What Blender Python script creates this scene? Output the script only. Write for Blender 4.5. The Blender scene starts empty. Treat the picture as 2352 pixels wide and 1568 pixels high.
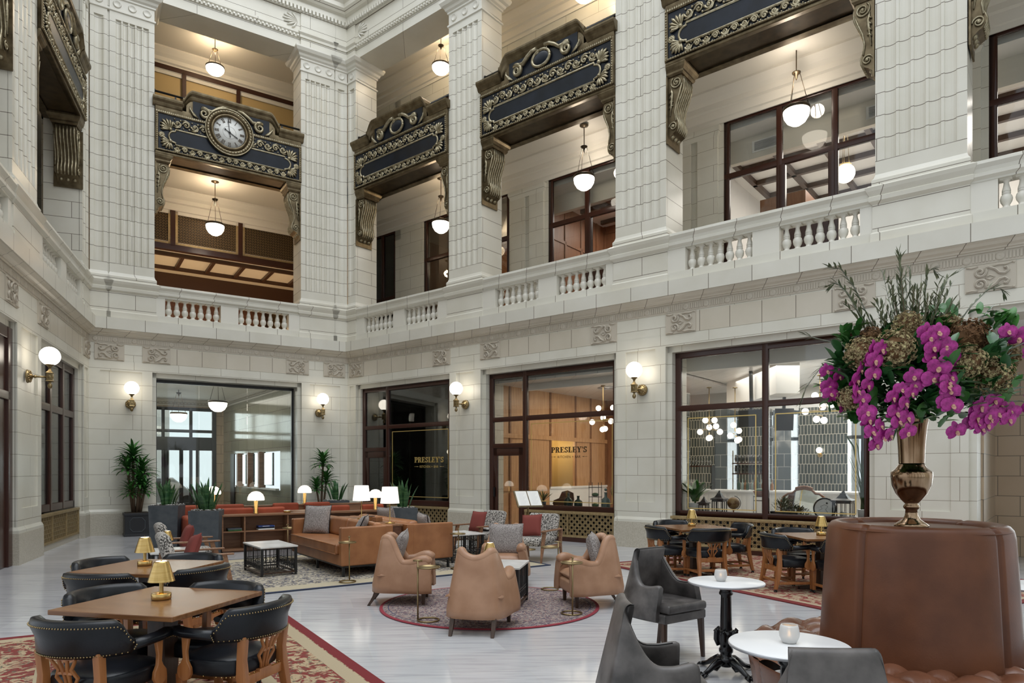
import bpy, bmesh, math, random
from math import sin, cos, pi, sqrt, radians, atan2
from mathutils import Vector, Matrix
random.seed(7)
SC = bpy.context.scene
COL = SC.collection
IDX = {}

# ---------------------------------------------------------------- mesh builder
class MB:
    def __init__(s):
        s.v = []; s.f = []; s.sm = []
    def add(s, vs, fs, smooth=False):
        n = len(s.v)
        s.v += [tuple(p) for p in vs]
        for q in fs:
            s.f.append([n + i for i in q]); s.sm.append(smooth)
        return s
    def box(s, x0, x1, y0, y1, z0, z1):
        if x1 < x0: x0, x1 = x1, x0
        if y1 < y0: y0, y1 = y1, y0
        if z1 < z0: z0, z1 = z1, z0
        return s.add([(x0,y0,z0),(x1,y0,z0),(x1,y1,z0),(x0,y1,z0),(x0,y0,z1),(x1,y0,z1),(x1,y1,z1),(x0,y1,z1)],
                     [(0,3,2,1),(4,5,6,7),(0,1,5,4),(1,2,6,5),(2,3,7,6),(3,0,4,7)])
    def obox(s, c, ax, ay, az):
        c = Vector(c); ax = Vector(ax); ay = Vector(ay); az = Vector(az)
        vs = [c + ax*i + ay*j + az*k for k in (-1,1) for (i,j) in ((-1,-1),(1,-1),(1,1),(-1,1))]
        return s.add(vs, [(0,3,2,1),(4,5,6,7),(0,1,5,4),(1,2,6,5),(2,3,7,6),(3,0,4,7)])
    def bar(s, a, b, w, h=None, up=(0,0,1)):
        a = Vector(a); b = Vector(b); h = h or w
        d = (b - a).normalized(); u = Vector(up)
        if abs(d.dot(u)) > .98: u = Vector((1,0,0))
        x = d.cross(u).normalized(); z = x.cross(d)
        return s.obox((a+b)/2, x*w/2, d*((b-a).length/2), z*h/2)
    def prism(s, poly, lo, hi, axis='z', caps=True, smooth=False):
        """2D polygon (ccw seen from +axis) swept along an axis. x: (y,z) y: (x,z) z: (x,y)"""
        def P(p, t):
            return {'z': (p[0],p[1],t), 'y': (p[0],t,p[1]), 'x': (t,p[0],p[1])}[axis]
        n = len(poly)
        vs = [P(p, lo) for p in poly] + [P(p, hi) for p in poly]
        fs = [(i, (i+1)%n, n+(i+1)%n, n+i) for i in range(n)]
        s.add(vs, fs, smooth)
        if caps: s.add(vs, [tuple(range(n))[::-1], tuple(range(n, 2*n))])
        return s
    def lathe(s, prof, n=20, c=(0,0,0), ang=2*pi, a0=0, smooth=True, sy=1, caps=True):
        full = abs(ang - 2*pi) < 1e-6
        m = n if full else n+1
        vs = []
        for r, z in prof:
            for i in range(m):
                a = a0 + ang*i/n
                vs.append((c[0]+r*cos(a), c[1]+r*sin(a)*sy, c[2]+z))
        fs = []
        for j in range(len(prof)-1):
            for i in range(n):
                k = (i+1) % m
                fs.append((j*m+i, j*m+k, (j+1)*m+k, (j+1)*m+i))
        s.add(vs, fs, smooth)
        if full and caps:
            for j, fl in ((0, True), (len(prof)-1, False)):
                if prof[j][0] > 1e-5:
                    q = [vs[j*m+i] for i in range(m)]
                    s.add(q, [tuple(range(m))[::-1] if fl else tuple(range(m))])
        return s
    def cyl(s, c, r, h, n=16, r2=None):
        return s.lathe([(r,0),(r2 if r2 is not None else r,h)], n, c)
    def sphere(s, c, r, n=16, m=10, sc=(1,1,1)):
        vs = []; fs = []
        for j in range(m+1):
            t = pi*j/m
            for i in range(n):
                a = 2*pi*i/n
                vs.append((c[0]+r*sc[0]*sin(t)*cos(a), c[1]+r*sc[1]*sin(t)*sin(a), c[2]-r*sc[2]*cos(t)))
        for j in range(m):
            for i in range(n):
                k = (i+1)%n
                fs.append((j*n+i, j*n+k, (j+1)*n+k, (j+1)*n+i))
        return s.add(vs, fs, True)
    def tube(s, pts, r, n=8, caps=True, flat=1.0):
        pts = [Vector(p) for p in pts]
        R = r if isinstance(r, (list,tuple)) else [r]*len(pts)
        prev = None; vs = []
        for i, p in enumerate(pts):
            d = (pts[min(i+1,len(pts)-1)] - pts[max(i-1,0)])
            d = d.normalized() if d.length > 1e-9 else Vector((0,0,1))
            if prev is None:
                u = Vector((0,0,1)) if abs(d.z) < .9 else Vector((1,0,0))
                x = d.cross(u).normalized()
            else:
                x = (prev - d*prev.dot(d))
                x = x.normalized() if x.length > 1e-6 else d.orthogonal().normalized()
            prev = x; y = d.cross(x)
            for k in range(n):
                a = 2*pi*k/n
                vs.append(p + x*(R[i]*cos(a)) + y*(R[i]*sin(a)*flat))
        fs = []
        for i in range(len(pts)-1):
            for k in range(n):
                l = (k+1)%n
                fs.append((i*n+k, i*n+l, (i+1)*n+l, (i+1)*n+k))
        s.add(vs, fs, True)
        if caps:
            s.add(vs[:n], [tuple(range(n))[::-1]]); s.add(vs[-n:], [tuple(range(n))])
        return s
    def grid(s, rows, closed=False, smooth=True, flip=False):
        n = len(rows[0]); vs = [p for r in rows for p in r]; fs = []
        for j in range(len(rows)-1):
            for i in range(n if closed else n-1):
                k = (i+1)%n
                q = (j*n+i, j*n+k, (j+1)*n+k, (j+1)*n+i)
                fs.append(q[::-1] if flip else q)
        return s.add(vs, fs, smooth)
    def torus(s, c, R, r, n=24, m=8, axis='z', sy=1):
        vs = []; fs = []
        for i in range(n):
            a = 2*pi*i/n
            for j in range(m):
                b = 2*pi*j/m
                q = ((R+r*cos(b))*cos(a), (R+r*cos(b))*sin(a)*sy, r*sin(b))
                if axis == 'y': q = (q[0], q[2], q[1])
                if axis == 'x': q = (q[2], q[0], q[1])
                vs.append((c[0]+q[0], c[1]+q[1], c[2]+q[2]))
        for i in range(n):
            for j in range(m):
                k, l = (i+1)%n, (j+1)%m
                fs.append((i*m+j, k*m+j, k*m+l, i*m+l))
        return s.add(vs, fs, True)
    def merge(s, o, M=None):
        n = len(s.v)
        s.v += [tuple(M @ Vector(p)) for p in o.v] if M is not None else list(o.v)
        s.f += [[n+i for i in q] for q in o.f]; s.sm += o.sm
        return s
    def build(s, name, mat, parent=None, M=None, bev=0, seg=2, sub=0, solid=0, fix=True, auto=False):
        me = bpy.data.meshes.new(name)
        me.from_pydata(s.v, [], s.f)
        me.polygons.foreach_set('use_smooth', s.sm)
        if fix:
            b = bmesh.new(); b.from_mesh(me)
            bmesh.ops.remove_doubles(b, verts=b.verts, dist=1e-5)
            bmesh.ops.recalc_face_normals(b, faces=b.faces)
            b.to_mesh(me); b.free()
        me.update()
        o = bpy.data.objects.new(name, me)
        COL.objects.link(o)
        if mat is not None: me.materials.append(MAT[mat] if isinstance(mat, str) else mat)
        if parent is not None: o.parent = parent
        if M is not None: o.matrix_local = M
        if solid:
            q = o.modifiers.new('solid', 'SOLIDIFY'); q.thickness = solid; q.offset = 0
        if bev:
            q = o.modifiers.new('bevel', 'BEVEL'); q.width = bev; q.segments = seg; q.limit_method = 'ANGLE'; q.angle_limit = radians(40)
            q.harden_normals = False
            for p in me.polygons: p.use_smooth = True
            q2 = o.modifiers.new('wn', 'WEIGHTED_NORMAL'); q2.keep_sharp = True
        if sub:
            q = o.modifiers.new('sub', 'SUBSURF'); q.levels = sub; q.render_levels = sub
        return o

def T(x, y, z=0, rz=0): return Matrix.Translation((x,y,z)) @ Matrix.Rotation(rz, 4, 'Z')
def tag(o, label=None, cat=None, group=None, kind=None):
    if label: o['label'] = label
    if cat: o['category'] = cat
    if group: o['group'] = group
    if kind: o['kind'] = kind
    return o
def thing(name, label, cat, loc=(0,0,0), rz=0, group=None, M=None):
    o = bpy.data.objects.new(name, None); COL.objects.link(o)
    o.empty_display_size = .1
    if M is not None: o.matrix_world = M
    else:
        o.location = loc; o.rotation_euler = (0,0,rz)
    return tag(o, label, cat, group)
KIDS = {}
def kids(o):
    return [c for c in COL.objects if c.parent == o]
def dup(root, label, loc, rz=0, group=None, M=None, cat=None):
    def rec(o, par):
        c = o.copy(); COL.objects.link(c)
        if par is not None: c.parent = par
        for ch in o.children: rec(ch, c)
        return c
    r = rec(root, None)
    if M is not None: r.matrix_world = M
    else:
        r.location = loc; r.rotation_euler = (0,0,rz)
    r['label'] = label
    if group: r['group'] = group
    return r
def struct(o): o['kind'] = 'structure'; return o

# ---------------------------------------------------------------- materials
MAT = {}
def new(name):
    m = bpy.data.materials.new(name); m.use_nodes = True
    nt = m.node_tree; p = nt.nodes['Principled BSDF']
    MAT[name] = m
    return m, nt, p
def N(nt, t, **kw):
    n = nt.nodes.new('ShaderNode'+t)
    for k, v in kw.items():
        if k.startswith('i_'):
            key = k[2:].replace('_', ' ')
            n.inputs[int(key) if key.isdigit() else key].default_value = v
        else: setattr(n, k, v)
    return n
def c4(c): return (c[0],c[1],c[2],1)
def coords(nt, scale=(1,1,1), rot=(0,0,0), kind='Object'):
    t = N(nt, 'TexCoord'); mp = N(nt, 'Mapping')
    mp.inputs['Scale'].default_value = scale; mp.inputs['Rotation'].default_value = rot
    nt.links.new(t.outputs[kind], mp.inputs['Vector'])
    return mp.outputs['Vector']
def ramp(nt, fac, stops):
    r = N(nt, 'ValToRGB'); e = r.color_ramp.elements
    while len(e) < len(stops): e.new(.5)
    for i, (p, c) in enumerate(stops):
        e[i].position = p; e[i].color = c4(c)
    nt.links.new(fac, r.inputs['Fac'])
    return r.outputs['Color']
def bump(nt, p, h, st=.3, dist=.01):
    b = N(nt, 'Bump'); b.inputs['Strength'].default_value = st; b.inputs['Distance'].default_value = dist
    nt.links.new(h, b.inputs['Height']); nt.links.new(b.outputs['Normal'], p.inputs['Normal'])
def simple(name, col, rough=.5, metal=0, spec=None, coat=0):
    m, nt, p = new(name)
    p.inputs['Base Color'].default_value = c4(col); p.inputs['Roughness'].default_value = rough
    p.inputs['Metallic'].default_value = metal
    if coat: p.inputs['Coat Weight'].default_value = coat; p.inputs['Coat Roughness'].default_value = .1
    if spec is not None: p.inputs['Specular IOR Level'].default_value = spec
    return m, nt, p
def noisy(name, c1, c2, scale=8, rough=.5, metal=0, bst=0, bscale=60, bd=.004, detail=4, stretch=(1,1,1), stops=(.35,.65), coat=0, kind='Object'):
    m, nt, p = simple(name, c1, rough, metal, coat=coat)
    v = coords(nt, stretch, kind=kind)
    n = N(nt, 'TexNoise', i_Scale=scale, i_Detail=detail)
    nt.links.new(v, n.inputs['Vector'])
    nt.links.new(ramp(nt, n.outputs['Fac'], [(stops[0], c1), (stops[1], c2)]), p.inputs['Base Color'])
    if bst:
        n2 = N(nt, 'TexNoise', i_Scale=bscale, i_Detail=3)
        nt.links.new(v, n2.inputs['Vector']); bump(nt, p, n2.outputs['Fac'], bst, bd)
    return m, nt, p
def emis(name, col, st):
    m, nt, p = simple(name, (.8,.8,.8), .4)
    p.inputs['Emission Color'].default_value = c4(col); p.inputs['Emission Strength'].default_value = st
    return m

def stone(name, c1, c2, bw=.62, bh=.386, mort=.006, rough=.28, zoff=0.0, c3=(.16,.13,.10), xoff=0.0):
    m, nt, p = simple(name, c1, rough)
    t = N(nt, 'TexCoord'); s = N(nt, 'SeparateXYZ'); nt.links.new(t.outputs['Object'], s.inputs[0])
    a = N(nt, 'Math', operation='ADD'); nt.links.new(s.outputs['X'], a.inputs[0]); nt.links.new(s.outputs['Y'], a.inputs[1])
    a2 = N(nt, 'Math', operation='ADD'); nt.links.new(a.outputs[0], a2.inputs[0]); a2.inputs[1].default_value = 20+xoff
    z2 = N(nt, 'Math', operation='ADD'); nt.links.new(s.outputs['Z'], z2.inputs[0]); z2.inputs[1].default_value = zoff
    cb = N(nt, 'CombineXYZ'); nt.links.new(a2.outputs[0], cb.inputs[0]); nt.links.new(z2.outputs[0], cb.inputs[1])
    b = N(nt, 'TexBrick'); b.offset = .5; b.squash = 1
    b.inputs['Scale'].default_value = 1; b.inputs['Brick Width'].default_value = bw; b.inputs['Row Height'].default_value = bh
    b.inputs['Mortar Size'].default_value = mort; b.inputs['Mortar Smooth'].default_value = .1; b.inputs['Bias'].default_value = 0
    b.inputs['Color1'].default_value = c4(c1); b.inputs['Color2'].default_value = c4(c2); b.inputs['Mortar'].default_value = c4(c3)
    nt.links.new(cb.outputs[0], b.inputs['Vector'])
    n = N(nt, 'TexNoise', i_Scale=1.3, i_Detail=5); nt.links.new(t.outputs['Object'], n.inputs['Vector'])
    mx = N(nt, 'Mix', data_type='RGBA', blend_type='MULTIPLY'); mx.inputs['Factor'].default_value = 1
    nt.links.new(b.outputs['Color'], mx.inputs['A'])
    nt.links.new(ramp(nt, n.outputs['Fac'], [(.3, (.90,.89,.86)), (.7, (1,1,1))]), mx.inputs['B'])
    nt.links.new(mx.outputs['Result'], p.inputs['Base Color'])
    inv = N(nt, 'Math', operation='SUBTRACT'); inv.inputs[0].default_value = 1; nt.links.new(b.outputs['Fac'], inv.inputs[1])
    bump(nt, p, inv.outputs[0], .5, .006)
    return m
def wood(name, c1, c2, scale=3, rough=.35, axis=0, coat=0):
    m, nt, p = simple(name, c1, rough, coat=coat)
    st = [14,14,14]; st[axis] = 1.0
    v = coords(nt, tuple(st))
    n = N(nt, 'TexNoise', i_Scale=scale, i_Detail=6, i_Distortion=.6); nt.links.new(v, n.inputs['Vector'])
    nt.links.new(ramp(nt, n.outputs['Fac'], [(.3, c1), (.7, c2)]), p.inputs['Base Color'])
    bump(nt, p, n.outputs['Fac'], .08, .003)
    return m
def glass(name, tint=(1,1,1), refl=1.0):
    m, nt, p = new(name); nt.nodes.remove(p)
    out = nt.nodes['Material Output']
    tr = N(nt, 'BsdfTransparent'); tr.inputs['Color'].default_value = c4(tint)
    gl = N(nt, 'BsdfGlossy'); gl.inputs['Roughness'].default_value = .02
    fr = N(nt, 'Fresnel', i_IOR=1.45)
    mu = N(nt, 'Math', operation='MULTIPLY'); mu.inputs[1].default_value = refl; nt.links.new(fr.outputs[0], mu.inputs[0])
    mx = N(nt, 'MixShader'); nt.links.new(mu.outputs[0], mx.inputs[0]); nt.links.new(tr.outputs[0], mx.inputs[1]); nt.links.new(gl.outputs[0], mx.inputs[2])
    nt.links.new(mx.outputs[0], out.inputs['Surface'])
    return m

stone('stone', (.70,.68,.60), (.67,.65,.57), bw=1.05, mort=.0045, c3=(.30,.26,.20))
stone('stone_fine', (.71,.685,.605), (.68,.655,.575), bw=3.0, bh=.386, mort=.006)
stone('stone_long', (.71,.69,.615), (.67,.65,.58), bw=.86, bh=40, mort=.006, zoff=10)
stone('stone_warm', (.52,.40,.28), (.49,.37,.255), bw=.7, bh=.386)
stone('frieze', (.62,.57,.48), (.58,.53,.44), bw=.62, bh=40, mort=.006, zoff=10)
stone('glossy_tile', (.34,.33,.26), (.30,.30,.23), bw=1.0, bh=.40, mort=.008, rough=.1)
simple('stone_plain', (.70,.675,.60), .3)
simple('carved', (.50,.45,.37), .5)
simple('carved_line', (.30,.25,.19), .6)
noisy('granite', (.44,.40,.32), (.54,.50,.42), 40, .4, detail=6)
simple('plaster', (.74,.70,.62), .7)
simple('plaster_white', (.80,.79,.76), .6)
noisy('bronze', (.105,.078,.042), (.20,.155,.09), 6, .38, .75, bst=.15, bscale=40)
noisy('gilt', (.24,.20,.12), (.42,.37,.255), 14, .36, .7, bst=.1)
noisy('bronze_dark', (.05,.035,.018), (.09,.06,.03), 5, .35, .5)
noisy('navy', (.003,.005,.009), (.008,.012,.021), 3, .35)[2].inputs['Specular IOR Level'].default_value = .3
simple('frame_wood', (.045,.015,.009), .25)
simple('frame_black', (.008,.008,.009), .3)
wood('walnut', (.17,.075,.035), (.30,.15,.075), 2.2, .4)
wood('walnut_dark', (.09,.035,.018), (.16,.07,.035), 2.2, .4)
wood('table_wood', (.15,.062,.022), (.25,.115,.045), 2.0, .26, 0)
wood('chair_wood', (.27,.095,.027), (.40,.165,.055), 1.5, .3, 2)
wood('panel_oak', (.42,.22,.10), (.60,.36,.19), 2.0, .4, 2)
wood('panel_brown', (.20,.085,.04), (.30,.14,.07), 2.0, .4, 2)
wood('leg_wood', (.035,.018,.010), (.07,.035,.02), 2, .35, 2)
noisy('black_leather', (.004,.005,.007), (.009,.011,.015), 5, .30, bst=.12, bscale=90)[2].inputs['Specular IOR Level'].default_value = .32
noisy('tan_leather', (.27,.105,.038), (.36,.15,.058), 4, .36, bst=.1, bscale=80)
noisy('wing_leather', (.32,.165,.09), (.42,.235,.14), 4, .42, bst=.08, bscale=80)
noisy('settee_leather', (.095,.032,.013), (.15,.053,.022), 3, .38, bst=.1, bscale=90)[2].inputs['Specular IOR Level'].default_value = .35
noisy('seat_leather', (.135,.052,.027), (.20,.08,.043), 4, .26, bst=.08, bscale=90)
noisy('grey_leather', (.038,.034,.032), (.14,.125,.118), 5, .42, bst=.1, bscale=60, detail=6)
noisy('boucle', (.045,.04,.035), (.60,.56,.51), 48, .95, bst=.5, bscale=120, detail=2, stops=(.4,.6))
noisy('grey_weave', (.15,.13,.12), (.42,.38,.36), 110, .95, bst=.4, bscale=200, detail=2, stretch=(1,1,.4), stops=(.38,.62))
simple('red_fabric', (.21,.045,.035), .9)
noisy('rust_velvet', (.26,.045,.016), (.36,.07,.028), 3, .75)
noisy('brass', (.50,.33,.11), (.60,.42,.17), 3, .25, 1, stretch=(1,1,30))
simple('antique_brass', (.30,.225,.115), .35, 1)
noisy('brass_grille', (.33,.24,.115), (.42,.31,.16), 20, .45, .5)
noisy('lattice_bronze', (.16,.105,.05), (.22,.145,.07), 20, .6, .3)
noisy('vase_metal', (.17,.095,.05), (.44,.32,.21), 7, .14, 1, detail=6, stretch=(1,1,.3))
simple('iron', (.012,.012,.013), .4)
simple('cast_black', (.006,.006,.007), .2)
noisy('marble', (.62,.60,.57), (.80,.79,.77), 3, .25, detail=8)
simple('white_top', (.80,.80,.80), .3)
simple('edge_alu', (.5,.5,.52), .3, .5)
simple('blue_cover', (.03,.06,.22), .5)
noisy('concrete', (.050,.060,.070), (.085,.095,.105), 5, .6)
simple('black_pot', (.014,.015,.018), .5)
simple('pebble', (.45,.44,.42), .8)
simple('soil', (.03,.02,.012), 1)
noisy('leaf', (.022,.10,.022), (.07,.22,.045), 6, .35)
noisy('leaf_dark', (.014,.065,.02), (.04,.14,.04), 8, .35)
noisy('snake_leaf', (.022,.085,.03), (.08,.18,.065), 5, .4, stretch=(1,1,6))
noisy('olive', (.08,.10,.05), (.17,.18,.095), 20, .6)
simple('twig', (.09,.055,.03), .8)
simple('willow', (.20,.21,.17), .7)
noisy('orchid', (.24,.006,.135), (.46,.03,.28), 45, .5, detail=2)
simple('orchid_lip', (.55,.30,.22), .5)
noisy('hydrangea', (.22,.13,.07), (.52,.46,.24), 55, .9, detail=2)
simple('hydrangea_brown', (.17,.085,.035), .9)
simple('paper', (.85,.84,.80), .6)
simple('gold_paint', (.75,.55,.20), .35, .6)
simple('letter_dark', (.05,.03,.012), .4, .3)
simple('dial', (.72,.72,.69), .5)
simple('black', (.005,.005,.005), .4)
simple('screen', (.004,.004,.005), .35)
simple('dark_room', (.028,.024,.014), .35)
simple('beam', (.06,.028,.015), .4)
simple('white_ceramic', (.75,.73,.70), .3)
simple('clear_bottle', (.25,.32,.30), .08)
simple('green_bottle', (.03,.06,.045), .08)
simple('steel_rail', (.10,.10,.11), .3, .8)
simple('asphalt', (.25,.25,.26), .9)
simple('facade', (.62,.60,.56), .8)
simple('street_green', (.10,.22,.06), .9)
stone('green_tile', (.030,.038,.034), (.050,.058,.050), bw=.085, bh=.26, mort=.006, rough=.12, c3=(.42,.40,.34))
stone('blue_tile', (.075,.095,.11), (.10,.12,.135), bw=.35, bh=.35, mort=.006, rough=.12, c3=(.35,.36,.36))
stone('ceiling_tile', (.74,.72,.70), (.71,.69,.67), bw=.6, bh=.6, mort=.012, c3=(.5,.48,.46))
glass('window_glass', (.97,.98,.97), .9)
glass('green_glass', (.95,.975,.96), 1.0)
simple('mirror', (.8,.82,.82), .03, 1)
glass('clear_glass', (.93,.95,.95), 1.6)
emis('globe', (1,.90,.76), 7.0)
emis('bowl', (1,.90,.76), 6.0)
emis('dome', (1,.88,.70), 2.2)
emis('shade', (1,.88,.72), 1.5)
emis('bulb', (1,.72,.40), 18)
emis('flame', (1,.55,.2), 12)
emis('downlight', (1,.8,.5), 30)
def frosted():
    m, nt, p = simple('frosted', (.88,.87,.85), .35)
    p.inputs['Transmission Weight'].default_value = .35; p.inputs['Subsurface Weight'].default_value = .3
    p.inputs['Subsurface Radius'].default_value = (.03,.03,.03)
frosted()
m, nt, p = simple('blind', (.50,.36,.16), .6)
# floor: long honed grey marble tiles
m, nt, p = simple('floor_marble', (.5,.5,.5), .10)
v = coords(nt, (1,1,1), (0,0,-.30))
b = N(nt, 'TexBrick'); b.offset = .5
for k, val in (('Scale',1),('Brick Width',1.2),('Row Height',.6),('Mortar Size',.0035),('Mortar Smooth',.2),('Bias',0)): b.inputs[k].default_value = val
b.inputs['Color1'].default_value = (.60,.60,.61,1); b.inputs['Color2'].default_value = (.50,.50,.515,1); b.inputs['Mortar'].default_value = (.58,.57,.55,1)
nt.links.new(v, b.inputs['Vector'])
v2 = coords(nt, (.7,9,1), (0,0,-.12))
n = N(nt, 'TexNoise', i_Scale=2.2, i_Detail=7, i_Distortion=.5); nt.links.new(v2, n.inputs['Vector'])
mx = N(nt, 'Mix', data_type='RGBA', blend_type='MULTIPLY'); mx.inputs['Factor'].default_value = 1
nt.links.new(b.outputs['Color'], mx.inputs['A']); nt.links.new(ramp(nt, n.outputs['Fac'], [(.30,(.72,.72,.74)),(.50,(.95,.95,.95)),(.7,(1,1,1))]), mx.inputs['B'])
nt.links.new(mx.outputs['Result'], p.inputs['Base Color'])
p.inputs['Roughness'].default_value = .14

def rugmat(name, field, motif, motif2, border, scale=2.2, kind='rect', w=1, h=1, bw=.12, band=None):
    m, nt, p = simple(name, field, .95)
    v = coords(nt, (1,1,1))
    vo = N(nt, 'TexVoronoi', feature='SMOOTH_F1', i_Scale=scale, i_Smoothness=.2); 
    n = N(nt, 'TexNoise', i_Scale=scale*2.4, i_Detail=5, i_Distortion=1.5)
    nt.links.new(v, vo.inputs['Vector']); nt.links.new(v, n.inputs['Vector'])
    n2 = N(nt, 'TexNoise', i_Scale=scale*4.6, i_Detail=3, i_Distortion=2.5); nt.links.new(v, n2.inputs['Vector'])
    a = N(nt, 'Mix', data_type='RGBA'); a.inputs['A'].default_value = c4(field); a.inputs['B'].default_value = c4(motif)
    nt.links.new(ramp(nt, n.outputs['Fac'], [(.47,(0,0,0)),(.53,(1,1,1))]), a.inputs['Factor'])
    a2 = N(nt, 'Mix', data_type='RGBA'); nt.links.new(a.outputs['Result'], a2.inputs['A']); a2.inputs['B'].default_value = c4(motif2)
    nt.links.new(ramp(nt, n2.outputs['Fac'], [(.56,(0,0,0)),(.62,(1,1,1))]), a2.inputs['Factor'])
    # edge distance
    t = N(nt, 'TexCoord'); s = N(nt, 'SeparateXYZ'); nt.links.new(t.outputs['Object'], s.inputs[0])
    def M(op, x, y=None):
        q = N(nt, 'Math', operation=op)
        for i, z in enumerate((x, y)):
            if z is None: continue
            if isinstance(z, (int,float)): q.inputs[i].default_value = z
            else: nt.links.new(z, q.inputs[i])
        return q.outputs[0]
    if kind == 'rect':
        d = M('MINIMUM', M('SUBTRACT', w/2, M('ABSOLUTE', s.outputs['X'])), M('SUBTRACT', h/2, M('ABSOLUTE', s.outputs['Y'])))
    else:
        d = M('SUBTRACT', w, M('SQRT', M('ADD', M('POWER', s.outputs['X'], 2), M('POWER', s.outputs['Y'], 2))))
    cur = a2.outputs['Result']
    for (lo, hi, col) in (band or []):
        f = M('MULTIPLY', M('GREATER_THAN', d, lo), M('LESS_THAN', d, hi))
        k = N(nt, 'Mix', data_type='RGBA'); nt.links.new(f, k.inputs['Factor']); nt.links.new(cur, k.inputs['A']); k.inputs['B'].default_value = c4(col)
        if col is None: continue
        cur = k.outputs['Result']
    f = M('LESS_THAN', d, bw)
    k = N(nt, 'Mix', data_type='RGBA'); nt.links.new(f, k.inputs['Factor']); nt.links.new(cur, k.inputs['A']); k.inputs['B'].default_value = c4(border)
    nt.links.new(k.outputs['Result'], p.inputs['Base Color'])
    n3 = N(nt, 'TexNoise', i_Scale=150); nt.links.new(v, n3.inputs['Vector']); bump(nt, p, n3.outputs['Fac'], .4, .004)
    return m
# ---------------------------------------------------------------- wall frames (local x along the wall, y into the wall, z up)
CL = Vector((-10.636, 17.157)); CR = Vector((-5.02, 20.83))
def frame(o, x, y):
    M = Matrix.Identity(4)
    M[0][0], M[1][0] = x; M[0][1], M[1][1] = y; M[0][3], M[1][3] = o
    return M
MB_ = frame(CL, (.8369,.54735), (-.54735,.8369))
MR_ = frame(CR, (.77757,-.62879), (.62879,.77757))
ML_ = frame(CL, (-.35946,.93316), (-.93316,-.35946))
def wpt(M, x, y, z=0): return M @ Vector((x,y,z))

def rect_loft(mb, x0, x1, y0, y1, prof, back=False):
    """stack of rectangles; prof = [(z, out)]; the back (high y) does not grow unless back"""
    rows = []
    for z, o in prof:
        yb = y1 + (o if back else 0)
        rows.append([(x0-o,y0-o,z),(x1+o,y0-o,z),(x1+o,yb,z),(x0-o,yb,z)])
    mb.grid(rows, closed=True, smooth=False)
    mb.add(rows[0], [(0,1,2,3)]); mb.add(rows[-1], [(0,1,2,3)])
    return mb
def flutes(mb, x0, x1, y, z0, z1, n, depth=.045, back=.07, margin=.1):
    a, b = x0+margin, x1-margin
    w = (b-a)/n; fil = w*.2
    poly = [(x0,y),(a,y)]
    for i in range(n):
        c = a + w*(i+.5); r = (w-fil)/2
        for k in range(7):
            t = pi*k/6
            poly.append((c - r*cos(t), y + .004 + depth*sin(t)))
    poly += [(b,y),(x1,y),(x1,y+back),(x0,y+back)]
    return mb.prism(poly, z0, z1, 'z')
def spiral(cx, cz, r0, r1, turns, a0, n=26, y=0, s=1):
    return [(cx + (r0+(r1-r0)*t/n)*cos(a0+s*2*pi*turns*t/n), y, cz + (r0+(r1-r0)*t/n)*sin(a0+s*2*pi*turns*t/n)) for t in range(n+1)]

def scroll_block(name):
    mb = MB()
    mb.box(-.33,.33,-.012,.03,-.215,.215)
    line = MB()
    for s in (1,-1):
        # two facing volutes and a leaf spray
        p = spiral(-.13, s*.095, .016, .088, 1.35, -pi/2*s, y=-.02, s=s)
        p += [(-.02, -.02, s*.165), (.07,-.02, s*.115), (.12,-.02,s*.05), (.19,-.02,s*.035), (.235,-.02,s*.075), (.215,-.02,s*.125), (.175,-.02,s*.115)]
        mb.tube(p, .023, 6)
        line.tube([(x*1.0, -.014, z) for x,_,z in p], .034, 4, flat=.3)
        mb.tube([(.02,-.018,s*.16),(.10,-.018,s*.185),(.20,-.018,s*.175),(.29,-.018,s*.195)], [.012,.02,.018,.008], 6)
        mb.tube([(-.31,-.018,s*.195),(-.24,-.018,s*.18),(-.16,-.018,s*.195)], .014, 6)
        mb.sphere((.30,-.012,s*.19), .02, 8, 6)
    mb.tube([(-.06,-.016,0),(.0,-.02,.035),(.06,-.016,0),(0,-.02,-.035),(-.06,-.016,0)], .011, 5)
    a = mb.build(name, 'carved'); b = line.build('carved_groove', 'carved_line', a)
    return a
def trimcount(): IDX['t'] = IDX.get('t',0)+1; return 'trim_%d' % IDX['t']

SCROLL = []
def place_scroll(M, x, flip=False):
    if not SCROLL:
        o = scroll_block(trimcount()); SCROLL.append(o)
    else:
        src = SCROLL[0]; o = src.copy(); o.name = trimcount(); COL.objects.link(o)
        for ch in src.children:
            c = ch.copy(); c.parent = o; COL.objects.link(c)
    o.matrix_world = M @ Matrix.Translation((x,-.004,4.675)) @ (Matrix.Rotation(pi,4,'Z') @ Matrix.Scale(-1,4,(0,1,0)) if flip else Matrix.Identity(4))
    struct(o)

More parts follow.
